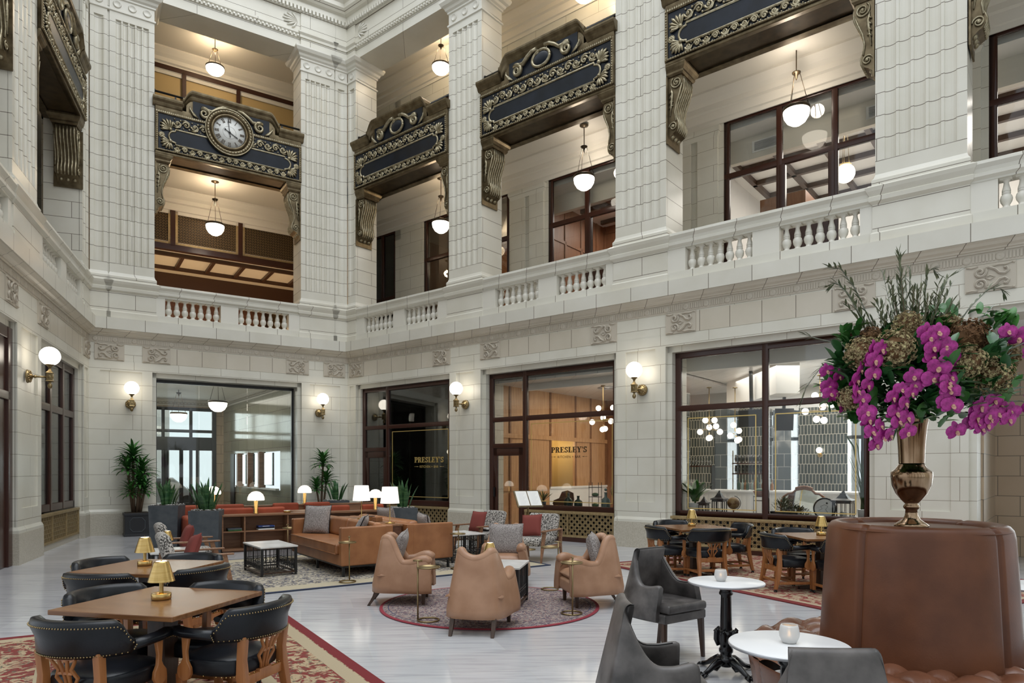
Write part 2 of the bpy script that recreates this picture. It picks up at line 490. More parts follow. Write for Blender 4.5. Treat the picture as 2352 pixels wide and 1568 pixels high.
BALU = MB().lathe([(.075,0),(.075,.03),(.05,.05),(.045,.07),(.075,.12),(.085,.17),(.075,.215),(.052,.245),(.06,.252),(.06,.268),(.052,.275),(.06,.28),(.058,.31),(.042,.37),(.034,.42),(.05,.45),(.07,.46),(.07,.48)], 14)
BALU.box(-.085,.085,-.085,.085,-.02,.02); BALU.box(-.08,.08,-.08,.08,.46,.50)
BALU_ME = []
def balustrade(M, x0, x1, label, groups):
    t = thing('balustrade', label, 'balustrade', M=M @ Matrix.Translation(((x0+x1)/2, .12, 5.53)), group=None)
    c = (x0+x1)/2
    L = lambda x: x-c
    MB().box(L(x0),L(x1),-.16,.16,0,.19).build('base_rail', 'stone_long', t)
    mb = MB()
    rect_loft(mb, L(x0), L(x1), -.14, .14, [(.67,0),(.70,.0),(.74,.05),(.79,.055),(.80,.035),(.86,.05),(.92,.09),(.97,.085),(.985,.05)], True)
    # no growth along x: clamp
    mb.v = [(min(max(p[0],L(x0)),L(x1)),p[1],p[2]) for p in mb.v]
    mb.build('top_rail', 'stone_long', t)
    edges = [x0] + [e for g in groups for e in g] + [x1]
    for i in range(0, len(edges), 2):
        MB().box(L(edges[i]),L(edges[i+1]),-.13,.13,.19,.67).build('pier_block', 'stone_plain', t)
    for a, b in groups:
        n = 7
        for i in range(n):
            if not BALU_ME:
                o = BALU.build('baluster', 'stone_plain', t); BALU_ME.append(o.data)
            else:
                o = bpy.data.objects.new('baluster', BALU_ME[0]); COL.objects.link(o); o.parent = t
            o.location = (L(a + (b-a)*(i+.5)/n), 0, .19)
    return t

def ground_pier(mb, pl, x0, x1, panel=True):
    """shaft of a ground-floor pier with a sunk panel, and its granite base"""
    mb.box(x0,x1,.03,.8,.5,4.45)
    e = .24 if x1-x0 > .9 else .1
    mb.box(x0,x0+e,0,.04,.98,4.2); mb.box(x1-e,x1,0,.04,.98,4.2)
    mb.box(x0,x1,0,.04,4.2,4.45); mb.box(x0,x1,0,.04,.62,.98)
    rect_loft(mb, x0, x1, 0, .8, [(.55,.03),(.60,.03),(.66,.0)])
    rect_loft(pl, x0, x1, 0, .8, [(0,.035),(.55,.035)])

def storey(M, key, xa, xb, bays, piers, pil, corner=()):
    """one wall of the hall: stone piers, band course, upper pilasters and entablature"""
    w = MB(); pl = MB()
    for a, b in piers: ground_pier(w, pl, a, b)
    for a, b in bays:
        w.box(a,b,.0,.8,4.22,4.45)
        w.box(a,a+.10,.10,.8,.0,4.22); w.box(b-.10,b,.10,.8,.0,4.22); w.box(a,b,.10,.8,4.10,4.22)
    w.box(xa,xb,.012,.8,4.45,4.92)
    struct(w.build('wall_%s' % key, 'stone', M=M))
    struct(pl.build('baseboard_%s' % key, 'granite', M=M))
    f = MB()
    for a, b in bays: f.box(a+.25,b-.25,.004,.02,4.46,4.875)
    struct(f.build(trimcount(), 'frieze', M=M))
    # reeded band with rosettes
    r = MB(); r.box(xa,xb,.0,.3,4.90,5.075)
    x = xa+.1; i = 0
    while x < xb-.1:
        k = i % 8
        if k == 0:
            s0 = len(r.v); r.lathe([(.0,.0),(.02,.012),(.03,.008),(.055,.014),(.066,.002)], 10)
            r.v[s0:] = [(x+.03+p[0], -p[2], 4.985+p[1]) for p in r.v[s0:]]
            x += .075
        else:
            r.box(x-.014,x+.014,-.012,.0,4.935,5.045)
        x += .045; i += 1
    struct(r.build(trimcount(), 'carved', M=M, fix=False))
    c = MB()
    c.prism([(.3,5.075),(-.02,5.075),(-.025,5.10),(-.05,5.105),(-.06,5.13),(-.10,5.16),(-.125,5.20),(-.15,5.225),(-.15,5.235),(.3,5.235)], xa, xb, 'x')
    struct(c.build(trimcount(), 'frieze', M=M))
    c = MB()
    c.prism([(.8,5.235),(-.17,5.235),(-.17,5.53),(.8,5.545)], xa, xb, 'x')
    struct(c.build(trimcount(), 'stone_long', M=M))
    # pedestals, pilasters and capitals
    p = MB(); q = MB(); cap = MB()
    for (a, b, nfl) in pil:
        p.box(a-.04,b+.04,-.03,.8,5.53,6.2)
        rect_loft(p, a-.04, b+.04, -.03, .8, [(5.53,.03),(5.70,.03),(5.73,0)])
        rect_loft(p, a-.04, b+.04, -.03, .8, [(6.2,0),(6.25,.05),(6.32,.06),(6.34,.04),(6.42,.08),(6.48,.10),(6.52,.05)])
        rect_loft(p, a, b, 0, .8, [(6.5,.05),(6.62,.05),(6.66,.02),(6.72,.0)])
        p.box(a,b,.055,.8,6.6,13.5); p.box(a,b,0,.06,6.7,6.95); p.box(a,b,0,.06,13.2,13.4)
        if nfl: flutes(q, a, b, 0, 6.95, 13.2, nfl, margin=.12 if b-a>.8 else .06)
        else: p.box(a,b,0,.06,6.95,13.2)
        rect_loft(cap, a, b, 0, .8, [(13.38,0),(13.40,.03),(13.44,.03),(13.46,0),(13.72,0),(13.74,.03),(13.78,.03),(13.82,.07),(13.88,.09),(13.92,.15),(14.0,.19),(14.05,.19)], True)
        nd = max(1, round((b-a)/.36))
        for i in range(nd):
            cx = a+(b-a)*(i+.5)/nd
            s0 = len(cap.v); cap.lathe([(0,.015),(.07,.015),(.085,.03),(.10,.0)], 14)
            cap.v[s0:] = [(cx+u[0], -u[2], 13.59+u[1]) for u in cap.v[s0:]]
    for a, b in zip(pil[:-1], pil[1:]):
        if 0 < b[0]-a[1] < .2: p.box(a[1]-.06,b[0]+.06,.04,.8,5.53,14.05)
    struct(p.build('wall_%s_pilasters' % key, 'stone_fine', M=M))
    struct(q.build(trimcount(), 'stone_fine', M=M))
    struct(cap.build(trimcount(), 'stone_plain', M=M))
    e = MB()
    e.prism([(.9,14.03),(.0,14.03),(.0,14.32),(-.03,14.33),(-.03,14.40),(-.07,14.44),(-.07,14.50),(-.01,14.52),(-.01,15.05),(-.06,15.08),(-.06,15.14),(-.12,15.2),(-.12,15.34),(-.2,15.38),(-.3,15.5),(-.3,15.62),(-.42,15.75),(-.42,16.1),(.0,16.3),(.0,17.6),(.9,17.6)], xa, xb, 'x')
    for a, b, _ in pil:
        e.box(a-.02,b+.02,-.06,.0,14.03,15.06)
        rect_loft(e, a-.02, b+.02, -.06, 0, [(14.33,.03),(14.40,.03),(14.46,.07),(14.5,.07),(14.52,0)])
    struct(e.build('wall_%s_entablature' % key, 'stone_fine', M=M))
    d = MB(); x = xa
    while x < xb:
        d.box(x,x+.05,-.085,-.02,14.345,14.395); d.box(x,x+.06,-.15,-.1,15.08,15.18); x += .11
    struct(d.build(trimcount(), 'stone_plain', M=M, fix=False))
    fan = MB()
    for a, b in bays:
        for (cx, sg) in ((a+.28,1),(b-.28,-1)):
            for k in range(7):
                t = -1.2 + 2.4*k/6
                dx = cos(t)*.42*sg; dz = sin(t)*.24
                fan.tube([(cx-.15*sg,-.015,14.78),(cx-.15*sg+dx*.6,-.03,14.78+dz*.7),(cx-.15*sg+dx,-.02,14.78+dz)], [.012,.032,.02], 6)
    struct(fan.build(trimcount(), 'stone_plain', M=M))

R_BAYS = [(.40,4.32),(5.42,9.38),(10.56,14.47),(15.82,19.8)]
B_BAYS = [(1.42,5.32)]
L_BAYS = [(-4.2,-.55),(-9.6,-5.67)]
storey(MR_, 'right', 0, 23, R_BAYS, [(0,.40),(4.32,5.42),(9.38,10.56),(14.47,15.82),(19.8,21.1)],
       [(.02,.40,1),(4.30,5.46,5),(9.37,10.57,5),(14.48,15.8,5),(19.8,21.1,5)])
storey(MB_, 'back', 0, 6.72, B_BAYS, [(0,1.42),(5.32,6.72)], [(.02,.40,1),(.45,1.47,5),(5.30,6.30,5),(6.33,6.70,1)])
storey(ML_, 'left', -14, 0, L_BAYS, [(-.55,0),(-5.67,-4.2),(-11.3,-9.6)], [(-.72,-.0,2),(-5.95,-4.49,5),(-11.2,-9.6,5)])
for x in (9.07,10.9,4.02,5.75,14.15,16.1): place_scroll(MR_, x, x in (9.07,4.02,14.15))
place_scroll(MR_, .42)
for x in (.45,1.52,5.2,6.3): place_scroll(MB_, x, x in (.45,5.2))
for x in (-.3,-4.1,-6.0): place_scroll(ML_, x, x == -6.0)

balustrade(MR_, .44, 4.26, 'cream stone balustrade in the corner bay above the dark glazed shopfront', [(.80,2.1),(2.55,3.9)])
balustrade(MR_, 5.50, 9.33, 'cream stone balustrade above the lit oak-panelled restaurant window', [(5.92,7.27),(7.80,9.13)])
balustrade(MR_, 10.61, 14.44, 'cream stone balustrade above the wide bar window with gold lines', [(11.0,12.37),(12.87,14.24)])
balustrade(MR_, 15.84, 19.76, 'cream stone balustrade at the far end, above the passage by the flowers', [(16.2,17.6),(18.1,19.5)])
balustrade(MB_, 1.51, 5.26, 'cream stone balustrade under the clock balcony', [(1.72,3.10),(3.56,4.95)])
balustrade(ML_, -4.45, -.76, 'foreshortened cream stone balustrade above the window with the brass grille, side wall', [(-4.15,-2.75),(-2.3,-.95)])
balustrade(ML_, -9.56, -5.99, 'cut-off cream stone balustrade over the dark doorway on the side wall', [(-9.2,-7.9),(-7.5,-6.2)])

# ---------------------------------------------------------------- galleries behind the upper pilasters
def gallery(M, key, xa, xb, d, wins3, mezz=True):
    s = MB()
    s.box(xa,xb,.0,d+6,5.0,5.5) if False else s.box(xa,xb,.30,d+.3,5.0,5.52)
    s.box(xa,xb,.35,d+.3,10.55,10.75)
    s.box(xa,xb,.75,d+.3,14.95,15.1)
    struct(s.build('ceiling_%s_gallery' % key, 'plaster', M=M))
    c = MB()
    for zt in (10.55, 14.95):
        c.prism([(d,zt-.72),(d-.03,zt-.72),(d-.03,zt-.62),(d-.07,zt-.60),(d-.07,zt-.40),(d-.13,zt-.37),(d-.13,zt-.25),(d-.22,zt-.18),(d-.34,zt-.05),(d-.34,zt),(d,zt)], xa, xb, 'x')
    struct(c.build(trimcount(), 'plaster', M=M))
def window_frame(name, M, x0, x1, z0, z1, d, mull=(), trans=(), w=.11, mat='frame_wood', gl='window_glass', dep=.09, extra=None, panes=True):
    f = MB(); h = dep/2
    f.box(x0,x0+w,d-h,d+h,z0,z1); f.box(x1-w,x1,d-h,d+h,z0,z1)
    f.box(x0,x1,d-h,d+h,z1-w,z1); f.box(x0,x1,d-h,d+h,z0,z0+w)
    for m in mull: f.box(m-w/2,m+w/2,d-h*1.1,d+h*1.1,z0,z1)
    for t in trans:
        a, b, z = t if isinstance(t, tuple) else (x0, x1, t)
        f.box(a,b,d-h*1.05,d+h*1.05,z-w/2,z+w/2)
    if extra: extra(f)
    o = f.build(name, mat, M=M, bev=.012, seg=1); struct(o)
    if panes:
        MB().box(x0+.02,x1-.02,d-.004,d+.004,z0+.02,z1-.02).build('glass_pane', gl, o)
    return o
WN = [0]
def wname(): WN[0] += 1; return 'window_%d' % WN[0]

gallery(MR_, 'right', -3.6, 23, 2.6, None)
gallery(MB_, 'back', -1.0, 8.2, 4.0, None)
gallery(ML_, 'left', -14, 4, 2.6, None)
# right gallery: stone between windows, both upper storeys
g = MB()
RW = [(.60,4.25),(5.66,9.35),(10.76,14.42),(15.9,19.6)]
xs = [-.78] + [e for w in RW for e in w] + [22]
g.box(-3.6,-2.2,2.6,2.9,5.5,14.95); g.box(-2.3,-.7,2.6,2.9,9.9,14.95); g.box(-.78,-.5,2.6,2.9,9.5,14.95)
for i in range(0, len(xs), 2):
    g.box(xs[i],xs[i+1],2.6,2.9,5.5,10.55); g.box(xs[i],xs[i+1],2.6,2.9,10.75,14.95)
    if i and xs[i+1]-xs[i] < 3:
        a, b = xs[i], xs[i+1]
        g.box(a+.12,a+.62,2.53,2.62,5.5,9.75); g.box(b-.62,b-.12,2.53,2.62,5.5,9.75)
        rect_loft(g, a+.12, b-.12, 2.53, 2.6, [(9.55,0),(9.62,.04),(9.7,.07),(9.78,.07)])
for a, b in RW:
    g.box(a,b,2.6,2.9,9.9,10.55); g.box(a,b,2.6,2.9,13.65,14.95)
struct(g.build('wall_right_gallery', 'stone', M=MR_))
ow = window_frame(wname(), MR_, -2.25, -.76, 5.5, 9.92, 2.68, [-1.5], [7.6], w=.13)
for i, (a, b) in enumerate(RW):
    m = [a+1.27, a+2.43]
    def door(f, a=a):
        f.box(a+1.27,a+1.40,2.62,2.76,5.5,8.5); f.box(a+2.30,a+2.43,2.62,2.76,5.5,8.5); f.box(a+1.3,a+2.4,2.63,2.75,7.15,7.32); f.box(a+1.3,a+2.4,2.65,2.73,5.5,7.15)
    window_frame(wname(), MR_, a, b, 5.5, 9.92, 2.68, m, [8.56], w=.13, extra=door)
    o = window_frame(wname(), MR_, a, b, 10.75, 13.68, 2.68, m, [12.2], w=.13, panes=False)
    MB().box(a+.05,b-.05,2.70,2.72,10.8,13.6).build('blind', 'blind', o)
# rooms behind the right gallery
rm = MB()
rm.box(-4,22,2.9,9.5,9.75,9.9); rm.box(-4,22,2.9,9.5,5.2,5.45); rm.box(-4,22,9.4,9.6,5.4,9.9); rm.box(-4,-3.8,2.9,9.5,5.4,9.9)
struct(rm.build('ceiling_right_rooms', 'plaster_white', M=MR_))
bm_ = MB()
for x in [10.2+1.05*k for k in range(11)]: bm_.box(x,x+.12,3.9,9.4,9.62,9.76)
for y in (3.9,5.0,6.1,7.2,8.3): bm_.box(10.2,21.5,y,y+.12,9.62,9.76)
for x in (6.4,7.6,8.8): bm_.box(x,x+.1,3.6,9.4,9.63,9.76)
for y in (3.6,4.8,6): bm_.box(5.3,9.6,y,y+.1,9.63,9.76)
struct(bm_.build(trimcount(), 'beam', M=MR_))
pw = MB()
pw.box(-.6,-.5,2.9,9.4,5.45,9.75); pw.box(4.95,5.05,2.9,9.4,5.45,9.75); pw.box(-.5,5,6.2,6.3,5.45,9.75); pw.box(5.05,7.4,6.6,6.7,5.45,9.75)
pw.box(7.4,7.5,3.6,6.7,5.45,9.1)
for (x0,x1,y) in ((-.5,5,6.2),(5.05,7.4,6.6)):
    x = x0
    while x < x1-.1:
        pw.box(x,x+.09,y-.03,y,5.45,9.75); x += .9
    for z in (5.6,7.6,9.5): pw.box(x0,x1,y-.03,y,z,z+.1)
for x in (5.05,): 
    for y in (3.4,4.3,5.2,6.1): pw.box(x,x+.03,y,y+.09,5.45,9.75)
    for z in (6.9,8.6): pw.box(x,x+.03,2.9,6.6,z,z+.09)
struct(pw.build('wall_right_rooms', 'panel_brown', M=MR_))
pc = MB(); pc.box(11.0,12.1,4.4,5.3,5.45,8.5); pc.box(16.4,17.3,4.4,5.2,5.45,8.6)
struct(pc.build(trimcount(), 'panel_brown', M=MR_))
pv = MB(); pv.box(9.7,9.85,2.9,9.4,5.45,9.75); pv.box(10,21.8,8.4,8.5,5.45,9.75)
struct(pv.build('wall_right_rooms_plaster', 'plaster_white', M=MR_))
def vent(M, x, z, y, w=.75, h=.28):
    t = thing('air_vent', 'white slatted air vent behind the upper window of the %s bay', 'vent', M=M @ Matrix.Translation((x,y,z)))
    MB().box(-w/2,w/2,0,.03,-h/2,h/2).build('vent_frame', 'plaster_white', t, bev=.006)
    s = MB()
    for k in range(7): s.box(-w/2+.06,w/2-.06,-.014,.0,-h/2+.04+k*.031,-h/2+.055+k*.031)
    s.build('slat', 'edge_alu', t, fix=False)
    return t
hd = MB(); hd.box(10.0,22,3.5,3.65,9.2,9.75); hd.box(5.1,9.7,3.5,3.65,9.25,9.75)
struct(hd.build(trimcount(), 'plaster', M=MR_))
for (x, lb) in ((11.5,'white slatted vent high behind the first pane of the bar-side gallery window'),(14.0,'white slatted vent high behind the last pane of the bar-side gallery window'),(8.2,'small white slatted vent in the gallery room above the oak-panelled window'),(16.9,'white slatted vent high behind the gallery window over the flowers')):
    v = vent(MR_, x, 9.47, 3.47, .75 if x != 8.2 else .45); v['label'] = lb; v['group'] = 'gallery air vents'

# back gallery: bronze lattice wall, coffered room beyond and frosted screens above
g = MB()
g.box(-1,8.2,4.0,4.2,10.3,10.6); g.box(-1,8.2,4.0,4.2,14.5,15); g.box(-1,-.8,.8,9.5,5.5,15); g.box(7.4,7.6,.8,4.2,5.5,15)
struct(g.build('wall_back_gallery', 'stone', M=MB_))
fr = MB()
fr.box(-.8,7.5,3.95,4.15,10.22,10.36); fr.box(-.8,7.5,3.95,4.15,8.68,8.86)
xsl = [-.6,.85,2.38,4.42,6.4,7.5]
for x in xsl: fr.box(x-.07,x+.07,3.95,4.15,8.8,10.3)
lat = struct(fr.build('window_lattice_screen', 'frame_wood', M=MB_)); lat.name = wname()
sc_ = MB(); rim = MB()
for i in range(1, len(xsl)-1):
    a, b = xsl[i]+.07, xsl[i+1]-.07
    rim.box(a,a+.07,3.97,4.05,8.86,10.22); rim.box(b-.07,b,3.97,4.05,8.86,10.22); rim.box(a,b,3.97,4.05,8.86,8.93); rim.box(a,b,3.97,4.05,10.15,10.22)
    st = .085; n = int((b-a)/st)
    for k in range(n+1): sc_.box(a+k*st-.006,a+k*st+.006,4.0,4.012,8.9,10.2)
    for k in range(int(1.3/st)+1): sc_.box(a,b,4.0,4.012,8.9+k*st-.006,8.9+k*st+.006)
    L = b-a
    for k in range(-int(1.3/st), n+1):
        for sg in (1,-1):
            x0 = a+k*st; 
            xs0, xe = max(a, x0), min(b, x0+1.3)
            if xe <= xs0: continue
            z0 = 8.9+(xs0-x0); z1 = 8.9+(xe-x0)
            if sg < 0: z0, z1 = 19.1-z0, 19.1-z1
            sc_.bar((xs0,4.015,z0),(xe,4.015,z1),.010,.006,(0,1,0))
rim.build('lattice_frame', 'brass_grille', lat); sc_.build('lattice', 'lattice_bronze', lat, fix=False)
dk = MB(); dk.box(-.8,7.5,4.15,4.2,8.8,10.3); dk.build('backing', 'black', lat)
rm = MB()
rm.box(-1,8.2,4.0,9.5,8.85,8.95); rm.box(-1,8.2,.3,9.5,5.2,5.45)
struct(rm.build('ceiling_back_room', 'plaster', M=MB_))
bm_ = MB()
for y in (4.85,6.55): bm_.box(-1,8.2,y,y+.13,8.74,8.86)
for x in [-.2+.98*k for k in range(9)]: bm_.box(x,x+.11,4.9,6.6,8.75,8.86)
bm_.box(-1,8.2,7.5,7.7,8.35,8.86)
struct(bm_.build(trimcount(), 'beam', M=MB_))
rm = MB(); rm.box(-1,8.2,8.4,8.5,5.4,8.9); rm.box(7.6,7.7,4.2,8.5,5.4,8.9)
for k in range(8): rm.box(-.9+k*1.1,-.84+k*1.1,8.36,8.4,5.4,8.9)
struct(rm.build('wall_back_room', 'walnut_dark', M=MB_))
rm = MB(); rm.box(6.25,7.3,7.6,8.4,5.45,8.1)
struct(rm.build('wall_back_room_column', 'bronze_dark', M=MB_))
for (a, b) in ((-.8,2.55),(2.65,3.75),(3.85,6.9)):
    pass
f3 = MB(); f3.box(-.8,7.4,3.92,4.08,14.35,14.5); f3.box(-.8,7.4,3.92,4.08,10.75,10.9)
for x in (-.7,1.2,2.7,4.35,7.3): f3.box(x-.06,x+.06,3.92,4.08,10.8,14.4)
o = struct(f3.build(wname(), 'frame_wood', M=MB_))
MB().box(-.8,7.4,4.02,4.05,10.8,14.4).build('frosted_pane', 'blind', o)
# left gallery back wall (dark glazing)
g = MB()
for a, b in ((-14,-9.4),(-6.0,-4.4),(-.8,4)):
    g.box(a,b,2.6,2.8,5.5,14.95)
g.box(-14,4,2.6,2.8,9.9,10.7); g.box(-14,4,2.6,2.8,13.7,14.95); g.box(3.9,4.1,.3,2.8,5,15)
struct(g.build('wall_left_gallery', 'stone', M=ML_))
for a, b in ((-9.4,-6.0),(-4.4,-.8)):
    for z0, z1 in ((5.5,9.92),(10.75,13.7)):
        o = window_frame(wname(), ML_, a, b, z0, z1, 2.68, [a+1.2,a+2.3], [z0+2.9], w=.13, panes=False)
        MB().box(a,b,2.72,2.74,z0,z1).build('blind', 'dark_room' if z0 > 10 else 'panel_brown', o)

# ---------------------------------------------------------------- bronze balconies
def rosette(mb, cx, y, cz, r):
    for k in range(8):
        a = 2*pi*k/8
        mb.sphere((cx+cos(a)*r*.55, y, cz+sin(a)*r*.55), r*.36, 8, 6, (1,.5,1))
    mb.sphere((cx,y-.008,cz), r*.3, 8, 6, (1,.7,1)); mb.torus((cx,y,cz), r*.95, r*.1, 18, 5, 'y')
def palmette(mb, cx, y, cz, r, a0, spread=2.4, n=7):
    for k in range(n):
        a = a0 - spread/2 + spread*k/(n-1)
        L = r*(1 - .22*abs(k-(n-1)/2)/((n-1)/2))
        mb.tube([(cx,y,cz),(cx+cos(a)*L*.4,y-.01,cz+sin(a)*L*.4),(cx+cos(a)*L*.75,y-.03,cz+sin(a)*L*.75),(cx+cos(a)*L,y-.012,cz+sin(a)*L)], [.012,.02,.034,.018], 7)
    mb.sphere((cx,y-.015,cz), r*.16, 8, 6)
def rinceau(mb, x0, x1, y, zc, h, n):
    w = (x1-x0)/n; mid = (x0+x1)/2
    for i in range(n):
        cx = x0+w*(i+.5); s = 1 if i % 2 else -1
        if cx > mid: s = -s
        d = 1 if cx < mid else -1
        p = spiral(cx, zc, .012, h*.36, 1.5, 0 if d > 0 else pi, 22, y-.018, s*d)
        mb.tube(p, [.013+.012*t/22 for t in range(23)], 6)
        mb.tube([(cx-w*.5*d,y-.012,zc+s*h*.40),(cx-w*.1*d,y-.02,zc+s*h*.46),(cx+w*.3*d,y-.018,zc+s*h*.34),(cx+w*.5*d,y-.012,zc-s*h*.1)], [.012,.024,.02,.014], 6)
        mb.sphere((cx,y-.02,zc), h*.12, 8, 6); mb.sphere((cx+w*.35*d,y-.012,zc-s*h*.38), h*.11, 8, 6); mb.sphere((cx-w*.32*d,y-.012,zc-s*h*.42), h*.08, 8, 6)
def console_mesh():
    """scroll bracket: profile in (x,z) from the jamb (x=0) outward; depth along y"""
    mb = MB(); prof = []
    out = [(0,0),(.30,0),(.33,-.05),(.345,-.14),(.33,-.26),(.285,-.38),(.23,-.50),(.185,-.62),(.165,-.74),(.17,-.84),(.20,-.90),(.225,-.97),(.22,-1.06),(.18,-1.13),(.11,-1.17),(.06,-1.22),(.0,-1.30)]
    mb.prism(out[::-1], .06, .50, 'y')
    mb2 = MB()
    for s in (.045,.515):
        mb2.tube(spiral(.20,-.14,.015,.125,1.9,pi*.5,34,s,-1), .016, 6)
        mb2.tube(spiral(.125,-1.03,.012,.09,1.7,-pi*.4,30,s,1), .014, 6)
        mb2.tube([(.325,s,-.2),(.27,s,-.38),(.2,s,-.56),(.165,s,-.75),(.19,s,-.93)], .016, 6)
        mb2.tube([(.08,s,-.2),(.11,s,-.35),(.09,s,-.55),(.06,s,-.8)], [.01,.03,.025,.01], 6)
        mb2.sphere((.20,s,-.14), .035, 8, 6); mb2.sphere((.125,s,-1.03), .028, 8, 6)
        for k in range(4): mb2.tube([(.03,s,-.35-.1*k),(.09,s-.01,-.30-.1*k),(.13,s,-.36-.08*k)], [.008,.018,.008], 5)
    for k in range(6):
        y = .1+.36*k/5
        mb2.tube([(q[0]+.006,y,q[1]) for q in out[2:14]], .022, 6)
    for k in range(3): mb2.sphere((.06,.14+.14*k,-1.20), .05, 8, 6)
    return mb, mb2
def balcony(M, x0, x1, label, clock=False):
    c = (x0+x1)/2; w = x1-x0; h = w/2
    t = thing('bronze_balcony', label, 'balcony', M=M @ Matrix.Translation((c,0,10.08)))
    Y = -.06
    f = MB()
    f.box(-h,h,Y,.30,.0,1.2)
    f.box(-h,h,Y-.035,Y,.0,.045)
    f.box(-h,-h+.07,Y-.03,Y,.0,1.0); f.box(h-.07,h,Y-.03,Y,.0,1.0); f.box(-h,h,Y-.03,Y,.98,1.04)
    f.build('front_panel', 'bronze', t, bev=.01, seg=1)
    MB().box(-h+.075,h-.075,Y-.006,Y+.02,.05,.985).build('dark_field', 'navy', t)
    bd = MB()
    for k in range(int(w/.055)): bd.sphere((-h+.03+k*.055,Y-.035,.022), .019, 6, 4)
    for k in range(int(.95/.055)):
        for s in (-1,1): bd.sphere((s*(h-.035),Y-.033,.06+k*.055), .019, 6, 4)
    bd.build('bead_trim', 'gilt', t, fix=False); bd = MB()
    for k in range(int(w/.05)): bd.box(-h+.02+k*.05,-h+.045+k*.05,Y-.05,Y-.02,1.0,1.04)
    bd.build('dentil_trim', 'gilt', t, fix=False)
    # navy cartouche with rounded ends and its moulding
    a = h-.42; zc = .42; hh = .205; pts = []
    for k in range(13): 
        q = -pi/2+pi*k/12; pts.append((a-.14+hh*.72*cos(q)*.95+.10, zc+hh*.72*sin(q)))
    pts = [(a-.06, zc-hh),(a-.06,zc-hh*.72)] + pts + [(a-.06,zc+hh*.72),(a-.06,zc+hh)]
    pts = pts + [(-x,z) for x,z in pts[::-1]]
    MB().prism(pts, Y-.03, Y-.004, 'y').build('marble_inlay', 'navy', t)
    MB().tube([(x,Y-.03,z) for x,z in pts+[pts[0],pts[1]]], .026, 6).build('inlay_moulding', 'gilt', t)
    r = MB(); rinceau(r, -h+.42, h-.42, Y-.01, .125, .17, 16)
    r2 = MB(); rinceau(r2, -h+.42, h-.42, Y-.01, .80, .25, 14)
    if clock:
        keep = MB()
    r.build('scroll_frieze', 'gilt', t); r2.build('scroll_frieze', 'gilt', t)
    for sx in (-1,1):
        for (z, ang) in ((.24,-pi/2-.5*-sx if False else None),(.62,None)): pass
        p = MB(); palmette(p, sx*(h-.36), Y-.015, .30, .27, (pi+.75 if sx < 0 else -.75), 2.0)
        p.build('palmette', 'gilt', t)
        p = MB(); palmette(p, sx*(h-.36), Y-.015, .60, .30, (pi-.85 if sx < 0 else .85), 2.0)
        p.build('palmette', 'gilt', t)
        p = MB(); rosette(p, sx*(h-.15), Y-.02, .42, .075); p.build('rosette', 'gilt', t)
    # cornice with the stepped crest
    def cz(x):
        ax = abs(x)
        if ax < 1.0: return .36
        if ax < 1.22: return .36 - .26*(1-cos((ax-1.0)/.22*pi/2))
        if ax < 1.26: return .10
        return 0
    xs_ = sorted(set([-h-.06,-1.26,-1.255,1.255,1.26,h+.06] + [s*(1.0+.22*k/8) for s in (-1,1) for k in range(9)] + [-.5,0,.5]))
    prof = [(.25,1.17),(Y-.01,1.17),(Y-.03,1.19),(Y-.05,1.23),(Y-.06,1.26),(Y-.11,1.31),(Y-.12,1.35),(Y-.12,1.39),(.25,1.39)]
    rows = []
    for x in xs_:
        e = cz(x)
        rows.append([(x, p[0], p[1] + (e if i > 0 else 0)) for i, p in enumerate(prof)])
    m = MB(); m.grid(rows, smooth=False); m.add(rows[0], [tuple(range(len(prof)))]); m.add(rows[-1], [tuple(range(len(prof)))])
    m.box(-1.16,1.16,Y+.01,.25,1.03,1.56)
    m.build('cornice', 'bronze', t)
    MB().box(-1.0,1.0,Y-.004,Y+.015,1.08,1.54).build('crest_field', 'navy', t)
    s = MB()
    for sx in (-1,1):
        p = spiral(sx*.72,1.24,.02,.15,1.6,-pi/2,30,Y-.045,-sx)
        p += [(sx*.53,Y-.045,1.34),(sx*.40,Y-.05,1.45),(sx*.26,Y-.05,1.53),(sx*.12,Y-.05,1.54)]
        s.tube(p, [.026+.034*min(1,k/25) for k in range(len(p))], 8, flat=.8)
        for k in range(4): s.tube([(sx*(.86+.02*k),Y-.03,1.08+.02*k),(sx*(.98+.03*k),Y-.04,1.13+.04*k),(sx*(1.05+.01*k),Y-.03,1.20+.05*k)], [.012,.026,.01], 6)
        s.tube(spiral(sx*.12,1.47,.01,.06,1.3,0,18,Y-.05,sx), .018, 6)
    s.build('crest_scroll', 'gilt', t)
    if not clock:
        o = MB(); o.sphere((0,Y-.03,1.29), .17, 24, 12, (1.4,.3,1)); o.build('oval_boss', 'navy', t)
        o = MB(); tr = []
        for k in range(33): tr.append((.255*cos(2*pi*k/32), Y-.04, 1.29+.19*sin(2*pi*k/32)))
        o.tube(tr, .038, 8); o.build('oval_ring', 'gilt', t)
    # soffit
    s = MB(); s.box(-h,h,.0,.80,-.02,.04); s.box(-h,h,-.06,.06,-.07,.0); s.box(-h,h,.62,.80,-.07,.0); s.box(-h,-h+.40,.06,.62,-.07,.0); s.box(h-.40,h,.06,.62,-.07,.0)
    s.build('soffit', 'bronze', t, bev=.01, seg=1)
    MB().box(-h+.4,h-.4,.06,.62,-.035,-.015).build('soffit_panel', 'bronze_dark', t)
    # consoles
    A, Bm = console_mesh()
